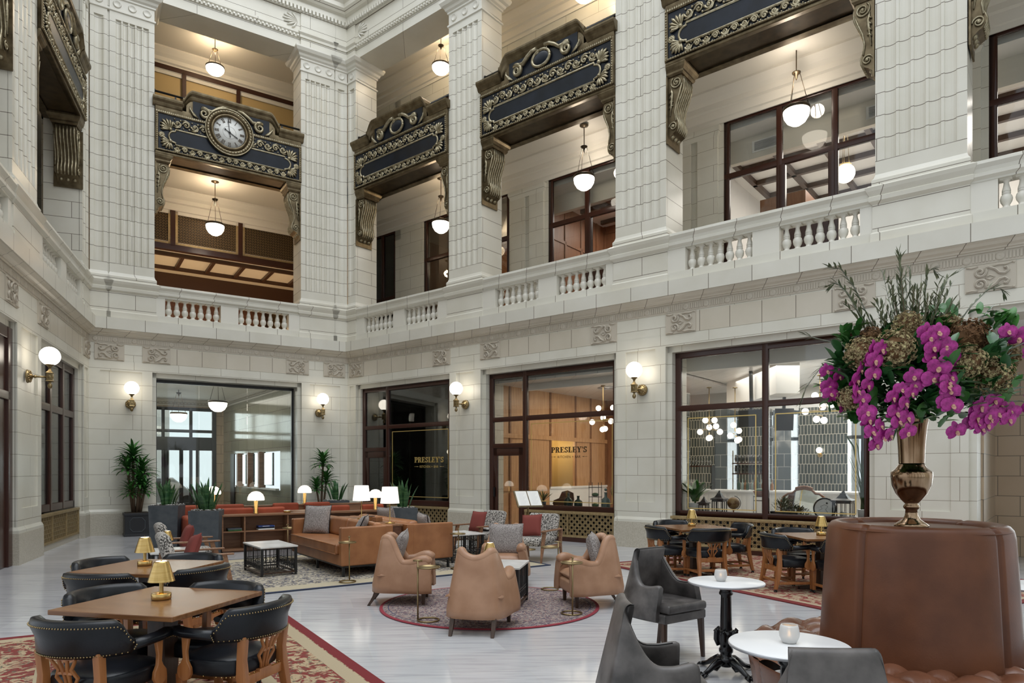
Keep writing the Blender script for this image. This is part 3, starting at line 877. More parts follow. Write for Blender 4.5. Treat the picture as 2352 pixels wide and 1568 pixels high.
    for sx in (-1,1):
        Mc = Matrix.Translation((sx*-h,0,-.28)) if sx > 0 else Matrix.Translation((h,0,-.28)) @ Matrix.Scale(-1,4,(1,0,0))
        q = MB(); q.merge(A, Mc); q = q.build('console', 'bronze', t)
        q2 = MB(); q2.merge(Bm, Mc); q2.build('volute', 'gilt', q)
        cp = MB(); x0_, x1_ = (-h, -h+.34) if sx > 0 else (h-.34, h)
        rect_loft(cp, x0_, x1_, .04, .56, [(-.28,.0),(-.24,.03),(-.2,.03),(-.15,.07),(-.09,.09),(-.05,.09)], True)
        cp.v = [(min(max(p[0],-h),h),p[1],p[2]) for p in cp.v]
        cp.build('console_cap', 'bronze', q)
        MB().box(*( (-h-.0,-h+.03) if sx > 0 else (h-.03,h)), -.02,.58,-1.66,-.28).build('back_plate', 'bronze', q)
    hr = MB(); hr.tube([(-h,.12,1.62),(h,.12,1.62)], .028, 8); hr.tube([(-h,.12,1.62),(-h+.02,.12,1.62)], .05, 8)
    for x in (-1.4,1.4): hr.box(x-.02,x+.02,.11,.13,1.35,1.62)
    hr.build('handrail', 'black', t)
    return t
balcony(MB_, 1.48, 5.29, 'bronze balcony front carrying the round clock', True)
balcony(MR_, .41, 4.29, 'bronze balcony front in the corner bay beside the clock wall')
balcony(MR_, 5.47, 9.36, 'bronze balcony front above the oak-panelled window, oval boss in its crest')
balcony(MR_, 10.58, 14.47, 'bronze balcony front cut by the top edge, above the bar window')
balcony(MR_, 15.82, 19.8, 'bronze balcony of which only a scroll bracket shows at the top edge above the flowers')
balcony(ML_, -4.47, -.73, 'foreshortened bronze balcony on the side wall left of the clock')
balcony(ML_, -9.58, -5.97, 'bronze balcony of which a narrow strip shows at the far left edge')

# clock
def clock():
    t = thing('wall_clock', 'round wall clock with roman numerals on the bronze balcony', 'clock', M=MB_ @ Matrix.Translation((3.30,-.19,10.97)))
    m = MB(); m.lathe([(.41,.05),(.43,.10),(.46,.11),(.49,.075),(.50,.05)], 40, caps=False); 
    rot = lambda mb: setattr(mb, 'v', [(p[0], -p[2]+.1, p[1]) for p in mb.v])
    rot(m); m.build('bezel', 'bronze', t)
    m = MB(); m.lathe([(.49,.0),(.50,.07),(.54,.10),(.60,.08),(.625,.03),(.63,.0)], 40, caps=False); rot(m); m.build('outer_ring', 'bronze', t)
    m = MB()
    for k in range(44):
        a = 2*pi*k/44; m.sphere((.555*cos(a),.01,.555*sin(a)), .03, 8, 6, (1,.7,1))
    m.torus((0,.02,0), .62, .018, 40, 6, 'y'); m.build('leaf_wreath', 'gilt', t)
    m = MB(); m.lathe([(0,.045),(.42,.045),(.42,.0)], 40); rot(m); m.build('dial', 'dial', t)
    num = MB(); NU = ['XII','I','II','III','IIII','V','VI','VII','VIII','IX','X','XI']
    st = MB()
    for i, s in enumerate(NU):
        num = MB()
        a = pi/2 - 2*pi*i/12
        up = Vector((cos(a),0,sin(a))); rt = Vector((sin(a),0,-cos(a)))
        ctr = up*.33
        if True:
            wid = {'I':.022,'V':.05,'X':.05}; tw = sum(wid[c] for c in s); x = -tw/2
            for c in s:
                w = wid[c]; p = lambda u, v: tuple(ctr + rt*(x+u) + up*v + Vector((0,.05,0)))
                if c == 'I': num.bar(p(w/2,-.05),p(w/2,.05),.012,.006,(0,1,0))
                if c == 'V': num.bar(p(.004,.05),p(w/2,-.05),.014,.006,(0,1,0)); num.bar(p(w-.004,.05),p(w/2,-.05),.007,.006,(0,1,0))
                if c == 'X': num.bar(p(.004,.05),p(w-.004,-.05),.014,.006,(0,1,0)); num.bar(p(w-.004,.05),p(.004,-.05),.007,.006,(0,1,0))
                x += w
            for v in (.05,-.05): num.bar(tuple(ctr+rt*(-tw/2)+up*v+Vector((0,.05,0))),tuple(ctr+rt*(tw/2)+up*v+Vector((0,.05,0))),.006,.006,(0,1,0))
        num.build('numeral', 'letter_dark', t, fix=False)
    for k in range(60):
        a = 2*pi*k/60; st.sphere((.40*cos(a),.053,.40*sin(a)), .006 if k % 5 else .009, 6, 4)
    st.torus((0,.055,0), .17, .003, 40, 4, 'y'); st.build('minute_track', 'letter_dark', t, fix=False)
    def hand(nm, ang, L, tail, w, y):
        d = Vector((sin(ang),0,cos(ang))); m = MB()
        q = Vector((d.z,0,-d.x))
        pts = [d*-tail+q*w, d*(L*.72)+q*w, d*(L*.76)+q*w*2.2, d*L, d*(L*.76)-q*w*2.2, d*(L*.72)-q*w, d*-tail-q*w]
        m.prism([(p.x,p.z) for p in pts], y, y+.008, 'y'); m.sphere((d.x*-tail,y,d.z*-tail), w*2.4, 8, 6, (1,.3,1)); m.sphere((0,y,0), .03, 10, 6, (1,.4,1))
        m.build(nm, 'black', t)
    hand('hour_hand', 2*pi*3.97/12, .26, .13, .010, .035)
    hand('minute_hand', 2*pi*59/60-.02, .36, .12, .008, .022)
clock()
# ---------------------------------------------------------------- floor and the rest of the hall
f = MB(); f.add([(-26,-8,0),(26,-8,0),(26,40,0),(-26,40,0)], [(0,1,2,3)]); struct(f.build('floor', 'floor_marble'))
w = MB()
for x in (-12,-8.2,-4.4,-.6,3.2,7,10.8,14.6): w.box(x,x+1.0,-7.4,-7,0,18)
for z in ((0,.6),(5,6),(10.2,11.2),(15.5,18)): w.box(-12,15.6,-7.4,-7,*z)
struct(w.build('wall_front', 'stone'))
w = MB(); w.box(14.6,14.8,-7,2.6,0,18); struct(w.build('wall_side', 'stone'))

# ---------------------------------------------------------------- lettering
def slab_word(word, mat, parent, x0, z0, h, y, name='lettering'):
    """bold slab-serif capitals built from strokes in the x-z plane; returns the width"""
    mb = MB(); W_ = .30; x = 0.0
    t = .008/h
    def B(a,b,c,d): mb.box(x0+(x+a)*h, x0+(x+b)*h, y, y+.006, z0+c*h, z0+d*h)
    def arc(cx, cz, rx, rz, w, a0, a1, n=14):
        P = []
        for k in range(n+1):
            a = a0+(a1-a0)*k/n; P.append((cx+rx*cos(a), cz+rz*sin(a), cx+(rx-w)*cos(a), cz+(rz-w*.55)*sin(a)))
        for k in range(n):
            p, q = P[k], P[k+1]
            vs = [(x0+(x+p[0])*h,z0+p[1]*h),(x0+(x+q[0])*h,z0+q[1]*h),(x0+(x+q[2])*h,z0+q[3]*h),(x0+(x+p[2])*h,z0+p[3]*h)]
            mb.prism(vs, y, y+.006, 'y')
    def diag(a, c, b, d, w):
        vs = [(a-w/2,c),(a+w/2,c),(b+w/2,d),(b-w/2,d)]
        mb.prism([(x0+(x+p)*h,z0+q*h) for p,q in vs], y, y+.006, 'y')
    for c in word:
        if c == 'P': B(.1,.36,0,1); B(0,.46,0,.1); B(0,.5,.9,1); B(.3,.5,.42,.52); arc(.46,.71,.36,.29,.24,-pi/2,pi/2); wd = .86
        elif c == 'R': B(.1,.36,0,1); B(0,.46,0,.1); B(0,.5,.9,1); B(.3,.5,.46,.56); arc(.46,.73,.36,.27,.24,-pi/2,pi/2); diag(.56,.5,.80,.0,.26); B(.62,.98,0,.1); wd = 1.0
        elif c == 'E': B(.1,.36,0,1); B(0,.8,0,.1); B(0,.78,.9,1); B(.3,.6,.46,.56); B(.72,.8,0,.3); B(.70,.78,.7,1); B(.54,.6,.36,.66); wd = .88
        elif c == 'S': arc(.38,.73,.32,.27,.22,.1,pi*1.5); arc(.38,.27,.34,.27,.22,-pi+.1,pi*.5); B(.62,.70,.66,1.0); B(.04,.12,0,.34); wd = .8
        elif c == 'L': B(.1,.36,0,1); B(0,.76,0,.1); B(0,.46,.9,1); B(.68,.76,0,.36); wd = .84
        elif c == 'Y': diag(.2,1,.46,.45,.26); diag(.78,1,.52,.45,.12); B(.33,.59,0,.5); B(.2,.72,0,.1); B(0,.42,.9,1); B(.6,.96,.9,1); wd = .98
        elif c == "'": diag(.14,1.0,.07,.66,.13); wd = .26
        x += wd + .03
    o = mb.build(name, mat, parent, fix=False)
    return x*h
def plain_word(txt, mat, parent, cx, z, size, y, name='lettering'):
    cu = bpy.data.curves.new(name, 'FONT'); cu.body = txt; cu.size = size; cu.align_x = 'CENTER'; cu.extrude = .002; cu.space_character = 1.1
    cu.materials.append(MAT[mat]); o = bpy.data.objects.new(name, cu); COL.objects.link(o); o.parent = parent
    o.location = (cx, y, z); o.rotation_euler = (pi/2, 0, 0)
    return o
def shop_sign(parent, xc, z, width, y, mat):
    h = width/ (sum({'P':.89,'R':1.03,'E':.91,'S':.83,'L':.87,'Y':1.01,"'":.29}[c] for c in "PRESLEY'S"))
    slab_word("PRESLEY'S", mat, parent, xc-width/2, z, h, y)
    plain_word('KITCHEN + BAR', mat, parent, xc, z-h*.95, h*.62, y)
    r = MB()
    for s in (-1,1): r.box(xc+s*width*.36,xc+s*width*.5,y,y+.004,z-h*.75,z-h*.70); r.sphere((xc+s*width*.40,y,z-h*.725), .012, 6, 4)
    r.build('rule_line', mat, parent)
def gold_line(parent, x0, x1, z0, z1, y, w=.018, sides='lrtb'):
    m = MB()
    if 'l' in sides: m.box(x0,x0+w,y,y+.004,z0,z1)
    if 'r' in sides: m.box(x1-w,x1,y,y+.004,z0,z1)
    if 't' in sides: m.box(x0,x1,y,y+.004,z1-w,z1)
    if 'b' in sides: m.box(x0,x1,y,y+.004,z0,z0+w)
    m.build('gold_line', 'gold_paint', parent)

def grille(M, x0, x1, z0, z1, d, label, nsec=3, cell=.075, rim=.05):
    t = thing('radiator_grille', label, 'grille', M=M @ Matrix.Translation(((x0+x1)/2,d,z0)), group=None)
    w = x1-x0; h = z1-z0; H_ = w/2
    f = MB(); f.box(-H_,H_,-.02,.06,0,rim); f.box(-H_,H_,-.03,.06,h-rim*1.2,h); f.box(-H_,-H_+rim,-.02,.06,0,h); f.box(H_-rim,H_,-.02,.06,0,h)
    for k in range(1,nsec): f.box(-H_+w*k/nsec-.02,-H_+w*k/nsec+.02,-.015,.06,rim,h-rim)
    f.build('grille_frame', 'brass_grille', t, bev=.005, seg=1)
    MB().box(-H_+.02,H_-.02,.05,.07,.02,h-.02).build('backing', 'black', t)
    m = MB(); nx = int((w-2*rim)/cell); nz = max(1, round((h-2.2*rim)/cell)); cx = (w-2*rim)/nx; cz = (h-2.2*rim)/nz; b = cx*.10
    for i in range(nx+1): m.box(-H_+rim+i*cx-b,-H_+rim+i*cx+b,.005,.02,rim,h-rim)
    for j in range(nz+1): m.box(-H_+rim,H_-rim,.005,.02,rim+j*cz-b,rim+j*cz+b)
    for i in range(nx):
        for j in range(nz):
            if (i+j) % 2: continue
            X = -H_+rim+(i+.5)*cx; Z = rim+(j+.5)*cz; r = cx*.5; r2 = cz*.5
            for s in (-1,1):
                p, q = Vector((X-r,.01,Z-s*r2)), Vector((X+r,.01,Z+s*r2)); dd = (q-p).normalized(); nn = Vector((-dd.z,0,dd.x))*b*1.1
                m.add([p-nn,q-nn,q+nn,p+nn], [(0,1,2,3)])
            k = 8; vs = []
            for a in range(k):
                for rr in (.24,.13): vs.append((X+cx*rr*cos(2*pi*a/k),.008,Z+cx*rr*sin(2*pi*a/k)))
            m.add(vs, [(2*a,2*((a+1)%k),2*((a+1)%k)+1,2*a+1) for a in range(k)])
    m.build('lattice', 'brass_grille', t, fix=False)
    return t

# ---------------------------------------------------------------- shopfronts of the right wall
def doorbit(x0, x1, z1, d, M, n):
    f = MB(); w = .15
    f.box(x0,x0+w,d-.03,d+.03,0,z1); f.box(x1-w,x1,d-.03,d+.03,0,z1); f.box(x0,x1,d-.03,d+.03,z1-.2,z1); f.box(x0,x1,d-.03,d+.03,0,.28)
    o = struct(f.build('door_%d' % n, 'frame_wood', M=M, bev=.012, seg=1))
    MB().box(x0+w,x1-w,d-.004,d+.004,.28,z1-.2).build('glass_pane', 'window_glass', o)
    h = MB(); h.box(x0+.05,x0+.09,d-.07,d-.03,.98,1.22); h.build('door_handle', 'black', o)
D = .22
w1 = window_frame(wname(), MR_, .50, 4.22, 0, 4.10, D, [1.62], [2.92,(.50,1.62,2.27)], w=.12, panes=False, extra=lambda f: f.box(1.62,4.22,D-.05,D+.05,.66,.82))
MB().box(1.66,4.18,D-.004,D+.004,.8,4.05).build('glass_pane', 'window_glass', w1); MB().box(.55,1.6,D-.004,D+.004,2.3,4.05).build('glass_pane', 'window_glass', w1)
doorbit(.60, 1.57, 2.22, D, MR_, 1)
gold_line(w1, 1.80, 4.08, .90, 2.78, D-.012)
shop_sign(w1, 3.33, 1.87, 1.16, D-.014, 'gold_paint')
grille(MR_, 1.72, 4.20, .10, .66, D-.12, 'brass radiator grille under the dark glazed shopfront in the corner', 2)
w2 = window_frame(wname(), MR_, 5.52, 9.28, 0, 4.10, D+.06, [6.66], [2.94,(5.52,6.66,2.27)], w=.12, panes=False, extra=lambda f: f.box(6.66,9.28,D,D+.12,.66,.82))
MB().box(6.7,9.24,D+.056,D+.064,.8,4.05).build('glass_pane', 'window_glass', w2); MB().box(5.57,6.64,D+.056,D+.064,2.3,4.05).build('glass_pane', 'window_glass', w2)
doorbit(5.62, 6.61, 2.22, D+.06, MR_, 2)
gold_line(w2, 6.84, 9.14, .90, 2.80, D+.045)
shop_sign(w2, 7.96, 2.07, 1.02, D+.043, 'letter_dark')
grille(MR_, 6.76, 9.27, .10, .70, D-.10, 'brass radiator grille under the oak-panelled restaurant window, behind the menu stand', 2)
w3 = window_frame(wname(), MR_, 10.66, 14.37, .70, 4.10, D+.08, [12.52], [2.94], w=.12)
gold_line(w3, 10.92, 12.34, .86, 2.74, D+.065); gold_line(w3, 12.70, 14.12, .86, 2.74, D+.065)
grille(MR_, 10.62, 14.42, .10, .71, D-.10, 'long brass radiator grille under the bar window, behind the card tables', 3)
sl = MB(); sl.box(1.62,4.3,.1,.6,0,.10); sl.box(6.6,9.35,.1,.6,0,.10); sl.box(10.56,14.47,.1,.6,0,.10)
sl.box(1.7,4.2,.25,.95,.66,.74); sl.box(6.7,9.3,.3,1.0,.66,.74); sl.box(10.6,14.4,.3,1.15,.64,.73)
struct(sl.build(trimcount(), 'frame_wood', M=MR_))
# dark restaurant room behind the corner shopfront
rm = MB(); rm.box(-.4,5.45,1.7,1.8,0,4.4); rm.box(-.5,-.4,.8,1.7,0,4.4)
for (x0,x1) in ((.2,1.9),(2.15,3.1),(3.35,5.2)):
    for (a,b,c,d) in ((x0,x0+.03,1.1,3.7),(x1-.03,x1,1.1,3.7),(x0,x1,1.1,1.13),(x0,x1,3.67,3.7),(x0,x1,.2,.23),(x0,x1,.95,.98)): rm.box(a,b,1.68,1.7,c,d)
struct(rm.build('wall_dark_panels', 'dark_room', M=MR_))
cl = MB(); cl.box(-.5,21,.8,8.6,4.2,4.4); struct(cl.build('ceiling_shops', 'plaster_white', M=MR_))
# oak-panelled room
rm = MB(); rm.box(5.40,5.46,.6,3.0,1.15,3.92); rm.box(5.40,5.46,4.25,6.1,1.15,3.92); rm.box(5.40,5.46,3.0,4.25,2.55,3.92); rm.box(5.40,5.46,.6,3.0,0,1.15)
rb = MB()
for y in (.6,1.1,1.9,2.95,4.25,5.1,6.0): rb.box(5.46,5.49,y,y+.07,1.15 if y > 2 else 0,3.90)
struct(rb.build(trimcount(), 'walnut', M=MR_))
for z in (2.52,): rm.box(5.46,5.495,.6,6.1,z,z+.12)
rm.box(5.46,5.49,.6,2.9,1.1,1.22)
struct(rm.build('wall_oak_panels', 'panel_oak', M=MR_))
rm = MB(); rm.box(5.40,5.47,2.95,6.1,0,1.15); rm.box(5.40,5.50,2.95,6.1,1.12,1.18)
struct(rm.build('wall_wainscot', 'plaster_white', M=MR_))
al = MB(); al.box(4.3,4.4,2.9,4.4,0,2.7); al.box(4.3,5.4,4.3,4.4,0,2.7); struct(al.build('wall_alcove', 'blind', M=MR_))
rm = MB(); rm.box(5.2,8.3,6.1,6.2,0,4.2); struct(rm.build('wall_oak_room_end', 'panel_brown', M=MR_))
rm = MB(); rm.box(5.4,9.95,.5,6.2,3.90,3.96); rm.box(10.0,15.3,1.2,8.6,3.96,4.0); struct(rm.build('ceiling_restaurant', 'ceiling_tile', M=MR_ @ Matrix.Identity(4)))
bh = MB(); bh.box(5.9,9.9,1.1,1.25,3.74,4.2); bh.box(10.0,15.3,1.1,1.25,3.82,4.2)
bh.add([(10.05,4.6,3.30),(12.2,1.9,3.30),(12.6,2.2,3.30),(10.5,5.0,3.30),(10.05,4.6,3.97),(12.2,1.9,3.97),(12.6,2.2,3.97),(10.5,5.0,3.97)], [(0,3,2,1),(4,5,6,7),(0,1,5,4),(1,2,6,5),(2,3,7,6),(3,0,4,7)])
struct(bh.build(trimcount(), 'plaster_white', M=MR_))
for (x, y, nm) in ((7.4,3.0,1),(8.6,2.0,2)):
    v = thing('ceiling_vent', 'round slotted air vent in the tiled restaurant ceiling' if nm == 1 else 'square dark panel in the tiled restaurant ceiling', 'vent', M=MR_ @ Matrix.Translation((x,y,3.885)), group=None)
    if nm == 1:
        m = MB()
        for r in (.08,.15,.22,.29): m.torus((0,0,0), r, .014, 20, 6)
        m.build('vent_ring', 'edge_alu', v)
    else: MB().box(-.3,.3,-.3,.3,-.01,.015).build('vent_panel', 'edge_alu', v, bev=.004)
# wall between the rooms, bar room shell
rm = MB(); rm.box(9.55,9.62,.9,1.3,0,4.2); rm.box(9.9,10.0,.8,1.25,.0,4.2); rm.box(15.2,15.3,.8,8.6,0,4.2); struct(rm.build('wall_bar_sides', 'plaster_white', M=MR_))
gt = MB(); gt.box(10.05,10.42,1.0,1.5,.0,3.4); gt.box(8.36,9.12,6.0,6.8,0,3.4); gt.box(9.86,10.52,6.0,6.8,0,3.4); gt.box(11.48,12.68,6.0,6.5,0,3.32)
struct(gt.build('wall_green_tile_piers', 'green_tile', M=MR_))
bt = MB(); bt.box(9.13,9.5,6.05,7.0,0,3.4); bt.box(10.80,11.28,6.0,6.8,0,3.3); struct(bt.build('wall_blue_tile_piers', 'blue_tile', M=MR_))
# street windows of the bar
ew = window_frame(wname(), MR_, 8.0, 15.2, .9, 3.35, 7.2, [9.6,10.7,11.4,12.8,13.9], [2.55], w=.1, mat='frame_black')
ex = MB(); ex.box(7.5,15.5,7.1,7.3,0,.9); ex.box(7.5,15.5,7.1,7.3,3.35,4.2); struct(ex.build('wall_bar_street', 'plaster_white', M=MR_))
st = MB()
st.add([(4,8.8,.02),(22,8.8,.02),(22,26,.02),(4,26,.02)], [(0,1,2,3)]); struct(st.build('street', 'asphalt', M=MR_))
b = MB(); b.box(4,9.4,17,18,0,3.5)
for (x0,x1) in ((9.4,10.4),(12.0,12.9),(14.5,16)): b.box(x0,x1,17,18,0,4)
b.box(4,22,17,18,3.0,3.6)
struct(b.build('exterior_building', 'facade', M=MR_))
# bar counter with wainscot front
t = thing('bar_counter', 'pale panelled bar counter running behind the display in the bar window', 'counter', M=MR_ @ Matrix.Translation((12,3.4,0)))
m = MB(); m.box(-2.9,2.6,0,.6,0,1.12)
for k in range(46): m.box(-2.88+k*.12,-2.80+k*.12,-.012,0,.08,1.08)
m.build('front_panel', 'plaster_white', t); MB().box(-2.95,2.65,-.06,.66,1.12,1.17).build('countertop', 'white_top', t, bev=.008)

def bottle(name, label, M, h, r, mat, group, cat='bottle'):
    t = thing(name, label, cat, M=M, group=group)
    MB().lathe([(r*.9,0),(r,h*.04),(r,h*.52),(r*.8,h*.62),(r*.32,h*.72),(r*.30,h*.94),(r*.36,h*.95),(r*.36,h)], 12).build('body', mat, t)
    return t
# bottles and glasses on the counter and shelves
bl = [('green_bottle','green'),('clear_bottle','clear'),('table_wood','amber')]
first = None
for k in range(12):
    x = 10.95 + k*.075 + random.uniform(-.01,.01)
    m_, nm = bl[k % 3]
    bottle('bottle', 'small bottle in the row on the bar counter beneath the glass shelves', MR_ @ Matrix.Translation((x-.2,3.65+random.uniform(-.08,.12),1.17)), random.uniform(.24,.32), .035, m_, 'bottles on the bar counter')
t = thing('glass_shelf', 'hanging rack of two dark shelves above the bar bottles', 'shelf', M=MR_ @ Matrix.Translation((10.9,4.0,1.55)))
m = MB(); m.box(-.42,.42,-.14,.14,0,.03); m.box(-.42,.42,-.14,.14,.26,.29); m.build('shelf_board', 'frame_wood', t)
m = MB()
for s in (-.4,.4): m.box(s-.01,s+.01,-.14,-.12,-.38,.6)
m.build('upright', 'antique_brass', t)
GL = None
for r_, z in enumerate((1.58,1.84)):
    for k in range(9):
        M = MR_ @ Matrix.Translation((10.53+k*.092,4.0,z))
        if GL is None:
            GL = thing('drinking_glass', 'clear drinking glass standing in the rows on the hanging bar shelves', 'glass', M=M, group='glasses on the bar shelves')
            MB().lathe([(.025,0),(.035,.09),(.033,.2),(.030,.2),(.030,.02)], 10).build('bowl', 'clear_glass', GL)
        else: dup(GL, GL['label'], None, M=M)
WG = None
for k in range(8):
    M = MR_ @ Matrix.Translation((9.52+k*.078,3.5,1.78))
    if WG is None:
        WG = thing('wine_glass', 'upturned wine glass in the row on the small rack beside the leafy window plant', 'glass', M=M, group='wine glasses on the rack')
        MB().lathe([(.036,0),(.045,.05),(.03,.11),(.006,.13),(.005,.2),(.034,.215)], 10).build('bowl', 'clear_glass', WG)
    else: dup(WG, WG['label'], None, M=M)
t = thing('glass_rack', 'small dark shelf rack carrying upturned wine glasses', 'shelf', M=MR_ @ Matrix.Translation((9.8,3.5,1.17)))
m = MB(); m.box(-.34,.34,-.1,.1,.57,.6); m.build('shelf_board', 'frame_wood', t)
m = MB(); 
for s in (-.33,.33): m.box(s-.012,s+.012,-.1,.1,0,.6)
m.build('upright', 'frame_black', t)
for i, (x, z, w_, h_, rz, lb) in enumerate(((11.33,2.86,.56,.40,0,'black wall television above the bar shelves, behind the window mullion'),(12.09,2.80,.40,.50,.5,'black television tilted on its bracket beside the mullion of the bar window'))):
    t = thing('television', lb, 'television', M=MR_ @ Matrix.Translation((x,2.8,z)) @ Matrix.Rotation(rz,4,'Z') @ Matrix.Rotation(.16 if i else .05,4,'X'))
    MB().box(-w_/2,w_/2,-.02,.03,-h_/2,h_/2).build('screen', 'screen', t, bev=.006); MB().box(-.03,.03,.03,.12,0,1.2).build('bracket', 'black', t)
# chandeliers with small globes
def chandelier(M, label, pts, top, emi='globe'):
    t = thing('chandelier', label, 'chandelier', M=M)
    m = MB(); m.tube([(0,0,0),(0,0,top)], .012, 6); m.lathe([(.06,top-.02),(.06,top)], 12); m.build('stem', 'antique_brass', t)
    for (x,y,z) in pts:
        s = MB(); d = Vector((x,y,0)); 
        s.tube([(0,0,z*.5),(x*.6,y*.6,z*.6),(x,y,z)], .008, 6); a = s.build('arm', 'antique_brass', t)
        MB().sphere((x,y,z), .072, 14, 10).build('glass_globe', emi, a)
    return t
chandelier(MR_ @ Matrix.Translation((7.53,2.5,2.96)), 'brass globe chandelier hanging in the oak-panelled room', [(-.14,.0,.34),(.24,.1,.34),(-.34,0,-.02),(.30,-.1,-.03),(-.08,.1,-.22),(.12,-.1,-.22),(-.12,.2,.1),(.34,.2,.08)], .93)
chandelier(MR_ @ Matrix.Translation((10.03,3.5,2.75)), 'globe chandelier over the bar, seen through the first bar window pane', [(-.10,0,.17),(.14,0,.16),(-.24,0,-.12),(.24,.1,-.13),(-.05,.1,-.28),(.06,-.1,-.28),(.10,.2,.02),(-.08,.2,0)], 1.0)
chandelier(MR_ @ Matrix.Translation((10.62,3.7,2.62)), 'second globe chandelier over the bar, close to the dark window mullion', [(-.04,0,.16),(-.12,0,-.1),(.10,0,-.2),(.02,.1,-.22),(.06,.1,.02)], 1.1)
chandelier(MR_ @ Matrix.Translation((12.93,2.5,2.95)), 'globe chandelier seen beside the orchids through the second bar window pane', [(-.1,0,.31),(-.30,0,-.02),(-.07,0,-.20),(.08,.0,-.23),(.2,.1,.1),(.0,.2,.08)], .75)
t = thing('bar_sconce', 'small globe wall light on the green tiled pier inside the bar', 'wall light', M=MR_ @ Matrix.Translation((12.02,5.99,2.05)))
m = MB(); m.lathe([(.06,0),(.06,.02)], 14); m.v = [(p[0],-p[2],p[1]) for p in m.v]; m.tube([(0,-.02,0),(0,-.09,.02),(0,-.09,.06)], .012, 6); m.build('bracket', 'brass', t)
MB().sphere((0,-.09,.13), .075, 14, 10).build('glass_globe', 'globe', t)

# ---------------------------------------------------------------- passage beyond the last pier
ps = MB(); ps.box(15.86,15.96,.8,3.2,0,4.1); ps.box(15.9,16.7,3.2,3.3,0,4.1); ps.box(16.6,16.7,3.3,8.6,0,4.1)
struct(ps.build('wall_passage', 'stone_warm', M=MR_))
ps = MB(); ps.box(20.2,20.4,.8,9,0,4.2); struct(ps.build('wall_passage_far', 'glossy_tile', M=MR_))
ew2 = window_frame(wname(), MR_, 16.75, 20.2, .05, 4.1, 8.0, [17.9,19.1], [2.6,1.2], w=.1, mat='frame_black')
lt = MB()
for k in range(22): lt.box(16.9+k*.15,16.92+k*.15,7.9,7.93,.3,3.6)
for k in range(14): lt.box(16.8,20.2,7.9,7.93,.3+k*.24,.32+k*.24)
struct(lt.build(trimcount(), 'frame_black', M=MR_, fix=False))

# ---------------------------------------------------------------- entrance vestibule behind the glass of the clock wall
gf = MB(); gf.box(1.52,5.24,.48,.56,4.02,4.12); gf.box(5.16,5.24,.48,.56,0,4.1); gf.box(1.52,1.57,.48,.56,0,4.1); gf.box(2.55,2.75,.46,.58,4.06,4.14); gf.box(4.3,4.5,.46,.58,4.06,4.14)
o = struct(gf.build(wname(), 'frame_black', M=MB_))
for (a,b) in ((1.57,2.62),(2.63,3.9),(3.91,5.16)): MB().box(a,b,.515,.525,0,4.04).build('glass_pane', 'green_glass', o)
v = MB(); v.box(-2,7.5,.8,11.5,4.45,4.55); struct(v.build('ceiling_vestibule', 'plaster', M=MB_))
xr0, xr1 = 5.4, 4.95
def vw(d, off=0): return xr0+(xr1-xr0)*(d-.8)/9.0+off
rw = MB()
rows = [(0,2.28,.8,2.4),(0,2.28,8.6,9.8),(2.28,4.5,.8,9.8),(0,1.0,2.4,8.6)]
for z0,z1,d0,d1 in rows:
    rw.add([(vw(d0),d0,z0),(vw(d1),d1,z0),(vw(d1),d1,z1),(vw(d0),d0,z1),(vw(d0,.15),d0,z0),(vw(d1,.15),d1,z0),(vw(d1,.15),d1,z1),(vw(d0,.15),d0,z1)], [(0,1,2,3),(4,5,6,7),(0,1,5,4),(2,3,7,6),(0,3,7,4),(1,2,6,5)])
struct(rw.build('wall_vestibule', 'glossy_tile', M=MB_))
cn = MB()
for (z,o) in ((4.45,-.22),(4.40,-.18),(4.34,-.10),(4.27,-.06)):
    cn.add([(vw(.8,o),.8,z-.05),(vw(9.8,o),9.8,z-.05),(vw(9.8,o),9.8,z),(vw(.8,o),.8,z),(vw(.8,.05),.8,z-.05),(vw(9.8,.05),9.8,z-.05),(vw(9.8,.05),9.8,z),(vw(.8,.05),.8,z)], [(0,1,2,3),(0,1,5,4),(2,3,7,6)])
    cn.box(-2,5.3,9.8+o,9.9,z-.05,z)
struct(cn.build(trimcount(), 'plaster', M=MB_))
dn = MB()
for k in range(60): dn.box(vw(1+k*.145,-.13),vw(1+k*.145,-.05),1+k*.145,1.07+k*.145,4.30,4.38)
for k in range(46): dn.box(-1+k*.13,-.94+k*.13,9.68,9.78,4.30,4.38)
struct(dn.build(trimcount(), 'carved', M=MB_, fix=False))
bw_ = MB(); bw_.box(4.66,5.2,9.8,9.95,0,4.5); bw_.box(-2,4.66,9.8,9.95,4.12,4.5); bw_.box(-2.1,-1.9,.8,9.9,0,4.5)
struct(bw_.build('wall_vestibule_end', 'stone_warm', M=MB_))
def vdoor(f):
    f.box(-1.9,4.66,9.76,9.9,2.45,2.98)
    for x in (2.78,3.3,3.9): f.box(x,x+.14,9.78,9.88,0,2.5)
    f.box(-1.9,4.66,9.78,9.88,.0,.35); f.box(4.5,4.66,9.74,9.92,0,4.15)
vo = window_frame(wname(), MB_, -1.9, 4.66, 0, 4.15, 9.83, [2.72,3.72], [3.22], w=.12, mat='frame_black', gl='green_glass', extra=vdoor)
mi = MB(); mi.box(vw(8.4,-.04),vw(8.4,.0),7.9,8.6,0,2.3); struct(mi.build(trimcount(), 'black', M=MB_))
